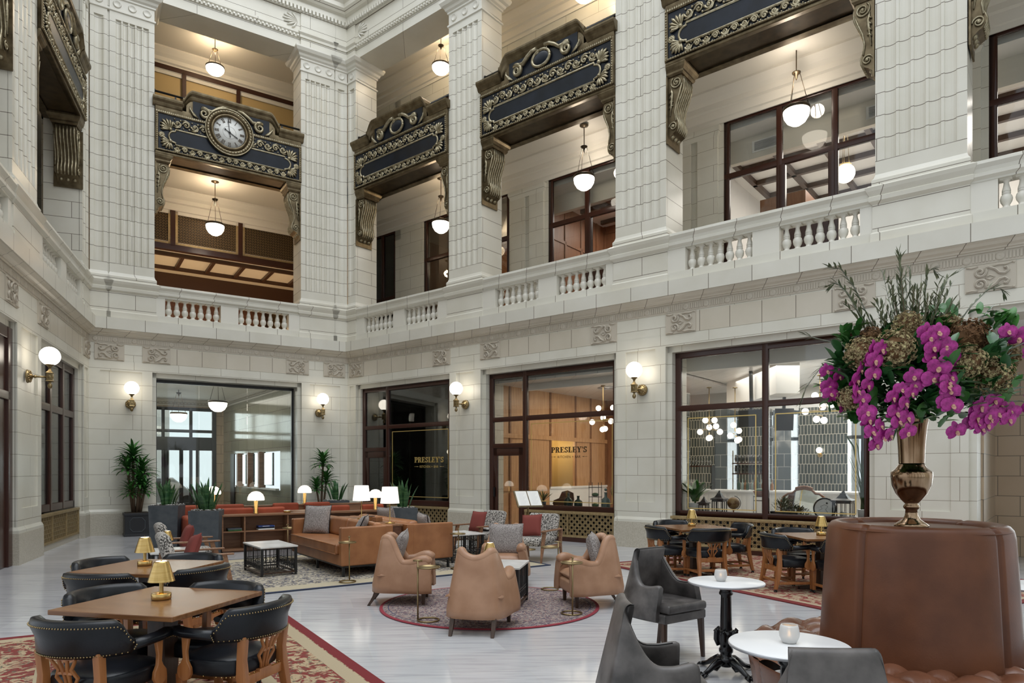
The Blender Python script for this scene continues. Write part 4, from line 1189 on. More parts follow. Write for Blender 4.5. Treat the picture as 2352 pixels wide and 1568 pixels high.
for k, d in enumerate((4.2,5.6,7.0)):
    o = MB(); o.add([(vw(d-1.2,-.01),d-1.2,1.15),(vw(d+.2,-.01),d+.2,1.15),(vw(d+.2,-.01),d+.2,2.24),(vw(d-1.2,-.01),d-1.2,2.24)], [(0,1,2,3)])
    m_ = MB(); m_.box(vw(d+.2,-.1),vw(d+.2,.12),d+.2,d+.42,1.05,2.3)
    a = struct(m_.build(trimcount(), 'walnut', M=MB_)); o.build('glass_pane', 'mirror', a, fix=False)
lm = MB(); lm.box(vw(5,-.02),vw(5,.1),2.4,8.6,1.0,1.06); struct(lm.build(trimcount(), 'marble', M=MB_))
b = MB(); b.box(-3,1.2,19,20,0,9); b.box(2.0,4.0,19,20,0,8); b.box(-6,8,19,20,6,9); b.add([(-8,10,.02),(10,10,.02),(10,19,.02),(-8,19,.02)],[(0,1,2,3)])
struct(b.build('exterior_street', 'facade', M=MB_))
car = thing('parked_car', 'silver car outside the entrance doors behind the potted snake plant', 'car', M=MB_ @ Matrix.Translation((2.6,12.5,0)))
m = MB(); m.prism([(-2,.3),(2,.3),(2.05,.7),(1.3,.85),(.7,1.35),(-.9,1.38),(-1.5,.9),(-2.05,.8)], -.8,.8,'y'); m.build('body', 'edge_alu', car, bev=.08)
m = MB()
for x in (-1.2,1.25): m.lathe([(.3,0),(.3,1.64)], 16, (x,0,0)); 
m.v = [(p[0], -.82+p[2], .3+p[1]) for p in m.v]; m.build('wheel', 'black', car)
m = MB(); m.prism([(.62,.9),(.6,1.3),(-.8,1.33),(-1.3,.95)][::-1], -.81,.81,'y'); m.build('window', 'screen', car)

# ---------------------------------------------------------------- left wall: window with grille, dark doorway
wl = window_frame(wname(), ML_, -4.1, -.65, .78, 4.10, .22, [-2.75,-1.7], [2.98], w=.16)
for k in (-3.4,-2.2,-1.2): pass
gr = MB(); gr.box(-4.2,-.5,1.2,1.3,0,4.3); struct(gr.build('wall_left_room', 'stone_fine', M=ML_))
grille(ML_, -4.12, -.62, .12, .76, .10, 'brass radiator grille under the tall window of the side wall', 3, .085)
sl = MB(); sl.box(-4.2,-.55,.1,.6,0,.12); struct(sl.build(trimcount(), 'granite', M=ML_))
dd = MB(); dd.box(-9.5,-5.70,.07,.26,3.9,4.1); dd.box(-5.92,-5.70,.06,.30,0,4.1); dd.box(-9.5,-9.3,.07,.26,0,4.1); dd.box(-9.3,-5.9,.10,.24,0,3.9); dd.box(-9.4,-5.8,.06,.26,2.85,3.0)
struct(dd.build('door_3', 'frame_wood', M=ML_, bev=.01, seg=1))

# ---------------------------------------------------------------- lamps on walls and ceilings
def sconce():
    t = thing('wall_sconce', '', 'wall light', group='globe sconces on the stone piers')
    m = MB(); m.lathe([(0,.0),(.0,.085),(.045,.08),(.05,.05),(.085,.045),(.11,.03),(.125,.0)], 20); m.v = [(p[0],-p[2],p[1]) for p in m.v]
    for k in range(14): 
        a = 2*pi*k/14; m.sphere((.095*cos(a),-.04,.095*sin(a)), .018, 6, 5)
    m.build('back_plate', 'antique_brass', t)
    m = MB(); m.tube([(0,-.05,0),(0,-.30,0)], .018, 8); m.sphere((0,-.12,0), .03, 8, 6); m.build('arm', 'antique_brass', t)
    m = MB(); rect_loft(m, -.05,.05,-.40,-.30, [(-.085,-.01),(-.075,.012),(-.065,.0),(.065,.0),(.075,.012),(.09,.0),(.11,-.02),(.15,-.035),(.17,-.03)], True)
    for s in (-1,1): m.sphere((0,-.35+s*.05,0), .03, 8, 6, (1,.3,1)); m.sphere((s*.05,-.35,0), .03, 8, 6, (.3,1,1))
    m.build('body', 'antique_brass', t, bev=.004, seg=1)
    m = MB(); m.lathe([(.018,.16),(.03,.19),(.06,.215),(.075,.225),(.07,.24)], 16, (0,-.35,0)); m.build('gallery', 'antique_brass', t)
    m = MB(); m.lathe([(.03,-.09),(.015,-.11),(.036,-.14),(.04,-.17),(.025,-.20),(0,-.215)], 12, (0,-.35,0)); m.build('finial', 'antique_brass', t)
    MB().sphere((0,-.35,.385), .17, 24, 16).build('globe', 'globe', t)
    return t
S0 = sconce()
sc_list = [(MB_,.92,'globe sconce on the stone pier beside the tall potted dracaena'),(MB_,5.84,'globe sconce on the stone pier at the corner, above the leaning dracaena'),
 (MR_,4.90,'globe sconce on the pier between the dark shopfront and the oak-panelled window'),(MR_,10.02,'globe sconce on the pier between the oak-panelled window and the bar window'),(ML_,-5.10,'largest globe sconce, on the side wall pier beside the dark doorway')]
for i, (M, x, lb) in enumerate(sc_list):
    Mx = M @ Matrix.Translation((x,0,3.36))
    if i == 0: S0.matrix_world = Mx; S0['label'] = lb
    else: dup(S0, lb, None, M=Mx)
def pendant():
    t = thing('pendant_lamp', '', 'pendant light', group='bowl pendants in the galleries')
    MB().lathe([(0,-.05),(.03,-.05),(.05,-.03),(.11,-.015),(.115,0)], 18).build('canopy', 'bronze_dark', t)
    MB().tube([(0,0,-.03),(0,0,-.56)], .012, 6).build('rod', 'bronze_dark', t)
    MB().lathe([(0,-.72),(.02,-.66),(.035,-.60),(.085,-.56),(.09,-.54),(.03,-.53)], 16).build('hub', 'bronze_dark', t)
    for k in range(3):
        a = 2*pi*k/3+.4
        MB().tube([(.07*cos(a),.07*sin(a),-.56),(.255*cos(a),.255*sin(a),-1.30)], .007, 5).build('chain', 'bronze_dark', t)
    MB().lathe([(.262,-1.36),(.275,-1.35),(.275,-1.30),(.262,-1.29)], 28).build('rim', 'bronze_dark', t)
    MB().lathe([(.262,-1.34),(.268,-1.38),(.25,-1.48),(.19,-1.58),(.10,-1.645),(0,-1.66)], 28).build('bowl', 'bowl', t)
    return t
P0 = pendant()
pl_ = [(MB_,3.37,2.45,10.55,'bowl pendant on the lower gallery in front of the bronze lattice'),(MB_,3.37,2.45,15.0,'bowl pendant on the top gallery above the clock'),
 (MR_,2.31,1.7,10.5,'bowl pendant on the lower gallery in the corner bay'),(MR_,2.31,1.7,14.95,'bowl pendant on the top gallery in the corner bay, near the ceiling corner'),
 (MR_,7.42,1.75,10.5,'bowl pendant on the lower gallery above the oak-panelled window bay'),(MR_,7.42,1.75,14.85,'bowl pendant just cut by the top edge of the picture'),
 (MR_,12.59,2.0,10.62,'bowl pendant on the lower gallery above the bar window bay'),(MB_,3.38,2.05,4.95,'white bowl pendant inside the entrance, nearest the glass'),(MB_,2.80,6.0,4.85,'dim bowl pendant deeper inside the entrance, before the street doors')]
for i, (M, x, y, z, lb) in enumerate(pl_):
    Mx = M @ Matrix.Translation((x,y,z))
    if i == 0: P0.matrix_world = Mx; P0['label'] = lb; q = P0
    else: q = dup(P0, lb, None, M=Mx)
    if z > 14: q.scale = (1,1,.78) if i == 3 else (1,1,.70)
    if z < 6: q.scale = (1,1,.92)
t = thing('globe_pendant', 'round white globe pendant on thin rods behind the gallery window of the bar bay', 'pendant light', M=MR_ @ Matrix.Translation((12.97,4.5,9.74)))
MB().lathe([(.09,0),(.09,-.03)], 16).build('canopy', 'antique_brass', t)
for k in range(3):
    a = 2*pi*k/3; MB().tube([(.04*cos(a),.04*sin(a),0),(.09*cos(a),.09*sin(a),-.86)], .006, 5).build('rod', 'antique_brass', t)
MB().torus((0,0,-.86), .12, .014, 20, 6).build('collar', 'brass', t); MB().sphere((0,0,-1.06), .215, 24, 16).build('globe', 'globe', t)
# ---------------------------------------------------------------- furniture kinds
def ushell(path, top, bot, thick, lean=0.0, leanpow=1.0, zref=.4, nz=9):
    """padded U-shaped wall following a plan path; path = [(x,y)], top/bot = height functions of the path parameter 0..1"""
    n = len(path); rows = []
    P = [Vector((p[0],p[1],0)) for p in path]
    for i, p in enumerate(P):
        d = (P[min(i+1,n-1)]-P[max(i-1,0)]).normalized(); o = Vector((d.y,-d.x,0))
        t = i/(n-1); zt, zb = top(t), bot(t); th = thick(t) if callable(thick) else thick
        row = []
        def pt(z, off):
            k = max(0,(z-zref))**leanpow*lean
            q = p + o*(off) + o*k*(1 if abs(t-.5) < .5 else 1)
            return (q.x,q.y,z)
        r = th/2
        for k in range(nz): row.append(pt(zb+(zt-r-zb)*k/(nz-1), r))
        for k in range(1,6):
            a = pi*k/6; row.append(pt(zt-r+r*sin(a), r*cos(a)))
        for k in range(nz-1,-1,-1): row.append(pt(zb+(zt-r-zb)*k/(nz-1), -r))
        rows.append(row)
    mb = MB(); mb.grid(rows, smooth=True)
    m = len(rows[0])
    for r_ in (rows[0], rows[-1]):
        # rounded end
        mb.add(r_, [tuple(range(m))])
    mb.add([r[0] for r in rows]+[r[-1] for r in rows], [(i,i+1,n+i+1,n+i) for i in range(n-1)])
    return mb
def smooth_path(pts, n=60):
    """Catmull-Rom through pts, resampled evenly"""
    P = [Vector((p[0],p[1],0)) for p in pts]; out = []
    for i in range(len(P)-1):
        a, b, c, d = P[max(i-1,0)], P[i], P[i+1], P[min(i+2,len(P)-1)]
        for k in range(14):
            t = k/14
            out.append(.5*((2*b)+(c-a)*t+(2*a-5*b+4*c-d)*t*t+(3*b-a-3*c+d)*t**3))
    out.append(P[-1])
    L = [0]
    for i in range(1,len(out)): L.append(L[-1]+(out[i]-out[i-1]).length)
    res = []; j = 0
    for k in range(n):
        s = L[-1]*k/(n-1)
        while j < len(L)-2 and L[j+1] < s: j += 1
        f_ = (s-L[j])/max(1e-9,L[j+1]-L[j]); q = out[j].lerp(out[j+1], min(1,f_)); res.append((q.x,q.y))
    return res
def ss(a, b, x):
    t = max(0,min(1,(x-a)/(b-a))); return t*t*(3-2*t)
def cushion(w, d, h, puff=1.0, n=12):
    """pillow lying in the x-y plane, centred, thickness h"""
    rows_t, rows_b = [], []
    for j in range(n+1):
        rt, rb = [], []
        for i in range(n+1):
            u, v = 2*i/n-1, 2*j/n-1
            e = (max(0,1-abs(u)**3.2)*max(0,1-abs(v)**3.2))**.5
            pin = 1-.07*(1-abs(u)**2)*0 
            x = u*w/2*(1-.06*(1-v*v)*abs(u)**4*1.0); y = v*d/2*(1-.06*(1-u*u)*abs(v)**4)
            z = h/2*(.06+.94*e)*puff
            rt.append((x,y,z)); rb.append((x,y,-z))
        rows_t.append(rt); rows_b.append(rb)
    mb = MB(); mb.grid(rows_t); mb.grid(rows_b, flip=True)
    ring = [(0,i) for i in range(n)]+[(j,n) for j in range(n)]+[(n,n-i) for i in range(n)]+[(n-j,0) for j in range(n)]
    a = [rows_t[j][i] for j,i in ring]; b = [rows_b[j][i] for j,i in ring]; k = len(ring)
    mb.add(a+b, [(i,(i+1)%k,k+(i+1)%k,k+i) for i in range(k)], True)
    return mb, [((p[0]+q[0])/2,(p[1]+q[1])/2,(p[2]+q[2])/2) for p,q in zip(a,b)]
def pillow(label, M, w, h, t, mat, group=None, pipe=None, cat='pillow', name='throw_pillow'):
    r = thing(name, label, cat, M=M, group=group)
    mb, ring = cushion(w, h, t); mb.build('cover', mat, r)
    p = MB(); p.tube(ring+[ring[0]], .008, 5, caps=False); p.build('piping', pipe or mat, r)
    return r

def card_chair():
    t = thing('club_armchair', '', 'chair')
    W_ = .25
    # seat
    m = MB(); rows = []
    rows = []
    for z, s in ((.33,.93),(.35,1.0),(.43,1.0),(.455,.96)):
        rows.append([(x*s,y*s+.02,z) for x,y in [(-.25,-.23),(0,-.25),(.25,-.23),(.275,0),(.27,.24),(0,.285),(-.27,.24),(-.275,0)]])
    m.grid(rows, closed=True); top = rows[-1]; m.add(top+[(0,.02,.485)], [(i,(i+1)%8,8) for i in range(8)], True); m.add(rows[0], [tuple(range(8))[::-1]])
    s = m.build('seat', 'black_leather', t, sub=2)
    nt_ = MB()
    for k in range(44):
        a = 2*pi*k/44; c, d = cos(a), sin(a)
        nt_.sphere((.265*abs(c)**.5*(1 if c>0 else -1), .02+.255*abs(d)**.5*(1 if d>0 else -1), .345), .005, 6, 4)
    nt_.build('nailhead_trim', 'brass', s, fix=False)
    # backrest band
    rows = []; na = 26; A0, A1 = radians(197), radians(343); edge = []; edge2 = []
    for i in range(na+1):
        a = A0+(A1-A0)*i/na; u = min(i,na-i)/na
        zt = .66+.115*ss(0,.11,u)+.012*sin(pi*i/na); zb = .575; cx, cy = cos(a), sin(a)
        def q(r, z): return (cx*(r+.035), -.02+cy*(r+.005), z)
        k = .03
        row = []
        for (dr, z) in ((.0,zb),(.035,zb-.005),(.055,zb+.02),(.06,(zb+zt)/2),(.06+k,zt-.03),(.05+k,zt),(.02+k*.6,zt+.008),(.0+k*.3,zt-.02),(-.005,(zb+zt)/2),(-.008,zb+.02)):
            row.append(q(W_+dr, z))
        rows.append(row); edge.append(q(W_+.064+k*.9, zt-.03)); edge2.append(q(W_+.055, zb+.012))
    m = MB(); m.grid(rows, closed=True); m.add(rows[0], [tuple(range(10))]); m.add(rows[-1], [tuple(range(10))[::-1]])
    b = m.build('backrest', 'black_leather', t)
    nt_ = MB()
    def along(pts, st=.021):
        for i in range(len(pts)-1):
            p, q_ = Vector(pts[i]), Vector(pts[i+1]); n = max(1,round((q_-p).length/st))
            for k in range(n): nt_.sphere(p.lerp(q_,k/n), .0052, 6, 4)
    along(edge); along(edge2); along([edge[0],edge2[0]]); along([edge[-1],edge2[-1]])
    nt_.build('nailhead_trim', 'antique_brass', b, fix=False)
    for sx in (-1,1):
        p = [(sx*.275,-.10,.61),(sx*.295,.0,.615),(sx*.30,.12,.62),(sx*.285,.21,.625),(sx*.26,.27,.625)]
        m = MB(); rows = []
        for i,(x,y,z) in enumerate(p):
            w = [.045,.047,.05,.052,.03][i]; h = [.035,.032,.032,.034,.02][i]
            rows.append([(x+w*cos(2*pi*k/10),y,z+h*sin(2*pi*k/10)) for k in range(10)])
        m.grid(rows, closed=True); m.add(rows[0],[tuple(range(10))]); m.add(rows[-1],[tuple(range(10))])
        a = m.build('armrest', 'black_leather', t)
        m = MB()
        for k in range(16): m.sphere((sx*(.305+.02*sin(k/5)),-.08+k*.021,.60), .006, 6, 4)
        m.build('nailhead_trim', 'brass', a, fix=False)
        # paddle support
        pr = [(.10,.60),(.16,.60),(.155,.52),(.15,.46),(.165,.43),(.19,.40),(.195,.36),(.175,.325),(.14,.31),(.105,.325),(.085,.36),(.09,.40),(.115,.44),(.12,.5)]
        MB().prism(pr, sx*.278, sx*.305, 'x').build('arm_support', 'chair_wood', t, bev=.005, seg=1)
        for fy, nm in ((.22,'leg'),):
            m = MB(); rows = [[(sx*.235+dx*s_,fy+dy*s_,z) for dx,dy in ((-.024,-.024),(.024,-.024),(.024,.024),(-.024,.024))] for z,s_ in ((.05,.8),(.34,1.1))]
            m.grid(rows, closed=True, smooth=False); m.add(rows[0],[(3,2,1,0)]); m.add(rows[1],[(0,1,2,3)])
            l = m.build('leg', 'chair_wood', t, bev=.004, seg=1)
            c = MB(); c.cyl((sx*.235,fy,.025),.014,.03,8); c.torus((sx*.235,fy,.026),.017,.009,12,6,'x'); c.build('caster', 'iron', l)
        m = MB(); rows = []
        for z, y, x, s_ in ((.05,-.285,.215,.8),(.20,-.25,.205,1.0),(.34,-.225,.20,1.15),(.45,-.22,.20,.95),(.60,-.235,.205,1.0)):
            rows.append([(sx*x+dx*s_,y+dy*s_,z) for dx,dy in ((-.024,-.028),(.024,-.028),(.024,.028),(-.024,.028))])
        m.grid(rows, closed=True, smooth=False); m.add(rows[0],[(3,2,1,0)]); m.add(rows[-1],[(0,1,2,3)])
        l = m.build('leg', 'chair_wood', t, bev=.004, seg=1)
        c = MB(); c.cyl((sx*.215,-.285,.025),.014,.03,8); c.torus((sx*.215,-.285,.026),.017,.009,12,6,'x'); c.build('caster', 'iron', l)
        m = MB(); m.bar((sx*.235,.21,.13),(sx*.207,-.262,.13),.022,.035); m.build('stretcher', 'chair_wood', t, bev=.003, seg=1)
    m = MB(); m.bar((-.20,-.228,.31),(.20,-.228,.31),.03,.06); m.bar((-.205,-.255,.16),(.205,-.255,.16),.022,.035); m.bar((-.23,.0,.13),(.23,.0,.13),.022,.03); m.build('back_rail', 'chair_wood', t, bev=.003, seg=1)
    m = MB()
    for x0,x1,x2,x3 in ((-.085,-.055,-.075,-.03),(-.03,-.022,-.015,-.012),(.03,.022,.015,.012),(.085,.055,.075,.03)):
        p = [(x0,-.285,.60),(x0*.95,-.278,.55),(x1*.8,-.265,.50),(x2,-.25,.45),(x3*1.2,-.236,.39),(x3,-.23,.34)]
        m.tube(p, [.016,.012,.014,.013,.011,.012], 6, flat=.8)
    m.box(-.10,.10,-.30,-.27,.565,.61); m.box(-.05,.05,-.268,-.25,.47,.485); m.box(-.06,.06,-.245,-.215,.335,.355)
    m.build('splat', 'chair_wood', t)
    return t

def square_table(s=.94):
    t = thing('square_table', '', 'table')
    h = s/2
    MB().box(-h,h,-h,h,.718,.75).build('tabletop', 'table_wood', t, bev=.004)
    MB().box(-.07,.07,-.07,.07,.06,.718).build('pedestal', 'leg_wood', t, bev=.01)
    MB().box(-.22,.22,-.22,.22,.69,.718).build('under_frame', 'leg_wood', t)
    for k in range(4):
        m = MB(); m.bar((.05,0,.045),(.34,0,.03),.07,.05); m.v = [tuple(Matrix.Rotation(pi/2*k,3,'Z') @ Vector(p)) for p in m.v]
        f = m.build('foot', 'leg_wood', t, bev=.008)
        c = MB(); c.sphere((.33,0,.016),.016,8,6); c.v = [tuple(Matrix.Rotation(pi/2*k,3,'Z') @ Vector(p)) for p in c.v]; c.build('caster', 'iron', f)
    return t
def brass_lamp():
    t = thing('table_lamp', '', 'lamp', group='small cordless brass lamps')
    m = MB(); m.lathe([(.0,.0),(.062,0),(.064,.004),(.064,.04),(.060,.045),(.052,.043),(.03,.036),(0,.034)], 28); m.build('base', 'brass', t)
    MB().lathe([(.016,.034),(.014,.05),(.015,.16),(.018,.20)], 14).build('stem', 'brass', t)
    m = MB(); m.lathe([(.088,.125),(.050,.255),(.046,.262),(.0,.264)], 32, caps=False); m.lathe([(.086,.126),(.048,.254)], 32, caps=False); m.build('lamp_shade', 'brass', t)
    MB().lathe([(.0,.275),(.005,.272),(.006,.264),(.012,.262)], 10).build('knob', 'brass', t)
    m = MB(); m.lathe([(0,.185),(.024,.195),(.028,.215),(.018,.235),(0,.24)], 12); m.build('bulb', 'bulb', t)
    m = MB(); m.lathe([(.0,.2655),(.034,.2655),(.036,.264)], 24); m.build('glow_disc', 'shade', t)
    return t
def dome_lamp():
    t = thing('dome_lamp', '', 'lamp', group='brass lamps with glowing domes on the low shelves')
    MB().lathe([(0,0),(.055,0),(.055,.012),(.035,.014),(.034,.26),(0,.262)], 20).build('stem', 'brass', t)
    m = MB(); m.lathe([(.145,.245),(.15,.25),(.145,.30),(.12,.355),(.075,.395),(.03,.41),(0,.412)], 28); m.lathe([(.145,.245),(.03,.25)], 28, caps=False); m.build('dome', 'dome', t)
    m = MB()
    for k in range(3): m.sphere((.14*cos(2*pi*k/3+.4),.14*sin(2*pi*k/3+.4),.245), .012, 8, 6, (1,1,.8))
    m.build('dome_clip', 'brass', t)
    return t
def shade_lamp():
    t = thing('shade_lamp', '', 'lamp', group='brass lamps with white shades between the sofas')
    MB().lathe([(0,0),(.085,0),(.085,.012),(.02,.018),(.008,.03),(.008,.34),(.014,.35),(.014,.37),(0,.38)], 20).build('stand', 'brass', t)
    m = MB(); m.lathe([(.155,.33),(.125,.60)], 32, caps=False); m.lathe([(.122,.595),(0,.595)], 32, caps=False); m.build('lamp_shade', 'shade', t)
    return t
def lattice_table(L, W_, H_, wood_rail=True):
    t = thing('marble_top_table', '', 'table')
    a, b = L/2, W_/2
    MB().box(-a,a,-b,b,H_-.025,H_).build('tabletop', 'marble', t, bev=.004)
    a -= .03; b -= .03
    for x in (-a,a):
        for y in (-b,b):
            m = MB(); m.box(x-.019,x+.019,y-.019,y+.019,.03,H_-.025); m.lathe([(.012,0),(.02,.008),(.02,.02),(.014,.03)],10,(x,y,0)); m.build('leg', 'iron', t)
    for (p,q) in (((-a,-b),(a,-b)),((a,-b),(a,b)),((a,b),(-a,b)),((-a,b),(-a,-b))):
        p = Vector((*p,0)); q = Vector((*q,0)); d = (q-p); n = max(4,round(d.length/.062)); m = MB()
        for k in range(1,n): 
            c = p+d*k/n; m.bar(c+Vector((0,0,.10)),c+Vector((0,0,H_-.03)),.009)
        for z in (.10,.185,.215,H_-.04): m.bar(p+Vector((0,0,z)),q+Vector((0,0,z)),.010)
        du = d.normalized()
        for k in range(0,n,2):
            c = p+d*(k+1)/n
            if k+1 >= n: break
            m.tube([c+du*(.033*cos(2*pi*i/12))+Vector((0,0,.143+.033*sin(2*pi*i/12))) for i in range(13)], .005, 5, caps=False)
        m.build('lattice_side', 'iron', t, fix=False)
        MB().bar(p+Vector((0,0,.05)),q+Vector((0,0,.05)),.03,.02).build('lower_rail', 'leg_wood', t)
    return t
def drink_table():
    t = thing('drink_table', '', 'side table', group='slim brass drink tables')
    MB().torus((0,0,.010), .115, .010, 30, 8).build('ring_base', 'antique_brass', t)
    MB().tube([(-.115,0,.01),(-.115,0,.655)], .0095, 8).build('pole', 'antique_brass', t)
    m = MB(); m.lathe([(0,.575),(.125,.575),(.128,.58),(.128,.592),(.122,.592),(.120,.582),(0,.582)], 30); m.build('tray', 'antique_brass', t)
    m = MB(); m.tube([(-.165,0,.655),(-.065,0,.655)], .010, 8); m.build('handle', 'antique_brass', t)
    return t
def wing_chair():
    t = thing('wingback_armchair', '', 'armchair', group='tan leather wingback armchairs around the round rug')
    path = smooth_path([(.305,.37),(.325,.22),(.305,.02),(.285,-.14),(.25,-.26),(.16,-.325),(0,-.34),(-.16,-.325),(-.25,-.26),(-.285,-.14),(-.305,.02),(-.325,.22),(-.305,.37)], 80)
    def top(s):
        u = abs(s-.5)*2            # 0 back centre .. 1 arm tip
        arm = .545+.04*ss(.70,.92,u)-.05*ss(.93,1.0,u)
        back = .775+.075*ss(.0,.30,u)
        return arm+(back-arm)*(1-ss(.38,.62,u))
    def th(s):
        u = abs(s-.5)*2; return .075+.035*ss(.6,.85,u)
    m = ushell(path, top, lambda s: .165, th, lean=.19, zref=.25)
    m.build('shell', 'wing_leather', t)
    P = [Vector((*p,0)) for p in path]; rl = []; rr = []
    for i in range(len(P)):
        s = i/(len(P)-1); d = (P[min(i+1,len(P)-1)]-P[max(i-1,0)]).normalized(); o = Vector((d.y,-d.x,0)); z = top(s)-.038; k = max(0,z-.25)*.19
        q = P[i]+o*(k+.012); rl.append((q.x,q.y,z+.008)); rr.append(th(s)*.5+.012)
    rr[0] = rr[-1] = .03
    m = MB(); m.tube(rl, rr, 12); m.build('rolled_edge', 'wing_leather', t)
    m = MB(); m.box(-.275,.275,-.28,.34,.165,.33); m.build('seat_base', 'wing_leather', t, bev=.04, seg=3)
    mb, ring = cushion(.60,.64,.16); mb.v = [(p[0],p[1]+.03,p[2]+.375) for p in mb.v]; mb.build('seat_cushion', 'wing_leather', t)
    m = MB()
    P = [Vector((*p,0)) for p in path]
    for i in range(1,len(P)-1):
        for f_ in (0,.5):
            p = P[i].lerp(P[i+1] if i+1 < len(P) else P[i], f_); s = (i+f_)/(len(P)-1); d = (P[i+1]-P[i-1]).normalized(); o = Vector((d.y,-d.x,0))
            z = top(s)-th(s)*.5-.052; k = max(0,z-.25)*.19
            q = p+o*(th(s)/2+.004+k); m.sphere((q.x,q.y,z), .005, 6, 4)
    m.build('nailhead_trim', 'bronze', t, fix=False)
    for sx in (-1,1):
        m = MB(); rows = [[(sx*.25+dx*s_,.27+dy*s_,z) for dx,dy in ((-.025,-.025),(.025,-.025),(.025,.025),(-.025,.025))] for z,s_ in ((0,.65),(.18,1))]
        m.grid(rows, closed=True, smooth=False); m.add(rows[0],[(3,2,1,0)]); m.build('leg', 'leg_wood', t, bev=.004, seg=1)
        m = MB(); rows = []
        for z, y, s_ in ((0,-.40,.7),(.06,-.36,.85),(.12,-.325,.95),(.19,-.30,1.05)):
            rows.append([(sx*.215+dx*s_,y+dy*s_,z) for dx,dy in ((-.024,-.024),(.024,-.024),(.024,.024),(-.024,.024))])
        m.grid(rows, closed=True, smooth=False); m.add(rows[0],[(3,2,1,0)]); m.build('leg', 'leg_wood', t, bev=.004, seg=1)
    return t
def grey_chair():
    t = thing('dining_armchair', '', 'armchair', group='grey leather armchairs at the white tables')
    path = smooth_path([(.275,.20),(.29,.05),(.285,-.10),(.26,-.215),(.215,-.262),(.12,-.275),(0,-.28),(-.12,-.275),(-.215,-.262),(-.26,-.215),(-.285,-.10),(-.29,.05),(-.275,.20)], 72)
    def top(s):
        u = abs(s-.5)*2
        arm = .645+.02*ss(.8,1,u)-.015*ss(.96,1,u)
        return arm+(.95-arm)*(1-ss(.33,.74,u))**1.3 - .0
    m = ushell(path, top, lambda s: .36, lambda s: .055, lean=.24, zref=.42)
    m.build('shell', 'grey_leather', t)
    m = MB(); m.box(-.265,.265,-.24,.27,.345,.425); m.build('seat_frame', 'grey_leather', t, bev=.015)
    m = MB(); m.box(-.245,.245,-.235,.30,.43,.505); m.build('seat_cushion', 'grey_leather', t, bev=.025, seg=3)
    m = MB(); seam = []
    for i in range(2, 70):
        p = Vector((*path[i],0)); d = (Vector((*path[i+1],0))-Vector((*path[i-1],0))).normalized(); o = Vector((d.y,-d.x,0)); z = top(i/71)
        k = max(0,z-.42)*.24
        q = p+o*(.017+k); seam.append((q.x,q.y,z-.006))
    m.tube(seam, .0035, 5); m.build('seam', 'black', t)
    for sx in (-1,1):
        for (y,y2,x2) in ((.23,.25,.235),(-.21,-.27,.225)):
            m = MB(); rows = [[(sx*xx+dx*s_,yy+dy*s_,z) for dx,dy in ((-.024,-.024),(.024,-.024),(.024,.024),(-.024,.024))] for z,s_,yy,xx in ((0,.62,y2,x2+.01),(.36,1,y,.235))]
            m.grid(rows, closed=True, smooth=False); m.add(rows[0],[(3,2,1,0)]); m.build('leg', 'leg_wood', t, bev=.004, seg=1)
    return t
def lounge_chair():
    t = thing('lounge_chair', '', 'armchair', group='speckled grey lounge chairs with wooden arms')
    mb = MB(); mb.box(-.30,.30,-.28,.36,.29,.44); mb.build('seat_cushion', 'boucle', t, bev=.06, seg=4)
    mb = MB(); mb.box(-.31,.31,-.07,.07,0,.50); Mx = Matrix.Translation((0,-.26,.36)) @ Matrix.Rotation(.28,4,'X'); mb.v = [tuple(Mx @ Vector(p)) for p in mb.v]; mb.build('backrest', 'boucle', t, bev=.06, seg=4)
    for sx in (-1,1):
        m = MB(); m.prism([(sx*.32,-.36),(sx*.32,.30),(sx*.335,.42),(sx*.385,.42),(sx*.40,.25),(sx*.40,-.36)], .555,.58,'z'); m.build('armrest', 'walnut', t, bev=.008)
        m = MB(); rows = [[(sx*x+dx*s_,y+dy*s_,z) for dx,dy in ((-.022,-.028),(.022,-.028),(.022,.028),(-.022,.028))] for z,x,y,s_ in ((0,.35,.42,.6),(.3,.35,.36,1.1),(.555,.355,.30,1.2))]
        m.grid(rows, closed=True, smooth=False); m.add(rows[0],[(3,2,1,0)]); m.build('leg', 'walnut', t, bev=.004, seg=1)
        m = MB(); rows = [[(sx*x+dx*s_,y+dy*s_,z) for dx,dy in ((-.022,-.028),(.022,-.028),(.022,.028),(-.022,.028))] for z,x,y,s_ in ((0,.35,-.40,.6),(.3,.35,-.34,1.1),(.555,.355,-.36,1.2))]
        m.grid(rows, closed=True, smooth=False); m.add(rows[0],[(3,2,1,0)]); m.build('leg', 'walnut', t, bev=.004, seg=1)
        m = MB(); m.bar((sx*.35,.36,.28),(sx*.35,-.34,.28),.03,.05); m.build('side_rail', 'walnut', t)
    m = MB(); m.bar((-.35,-.36,.56),(.35,-.36,.56),.03,.05); m.build('back_rail', 'walnut', t, bev=.006)
    return t
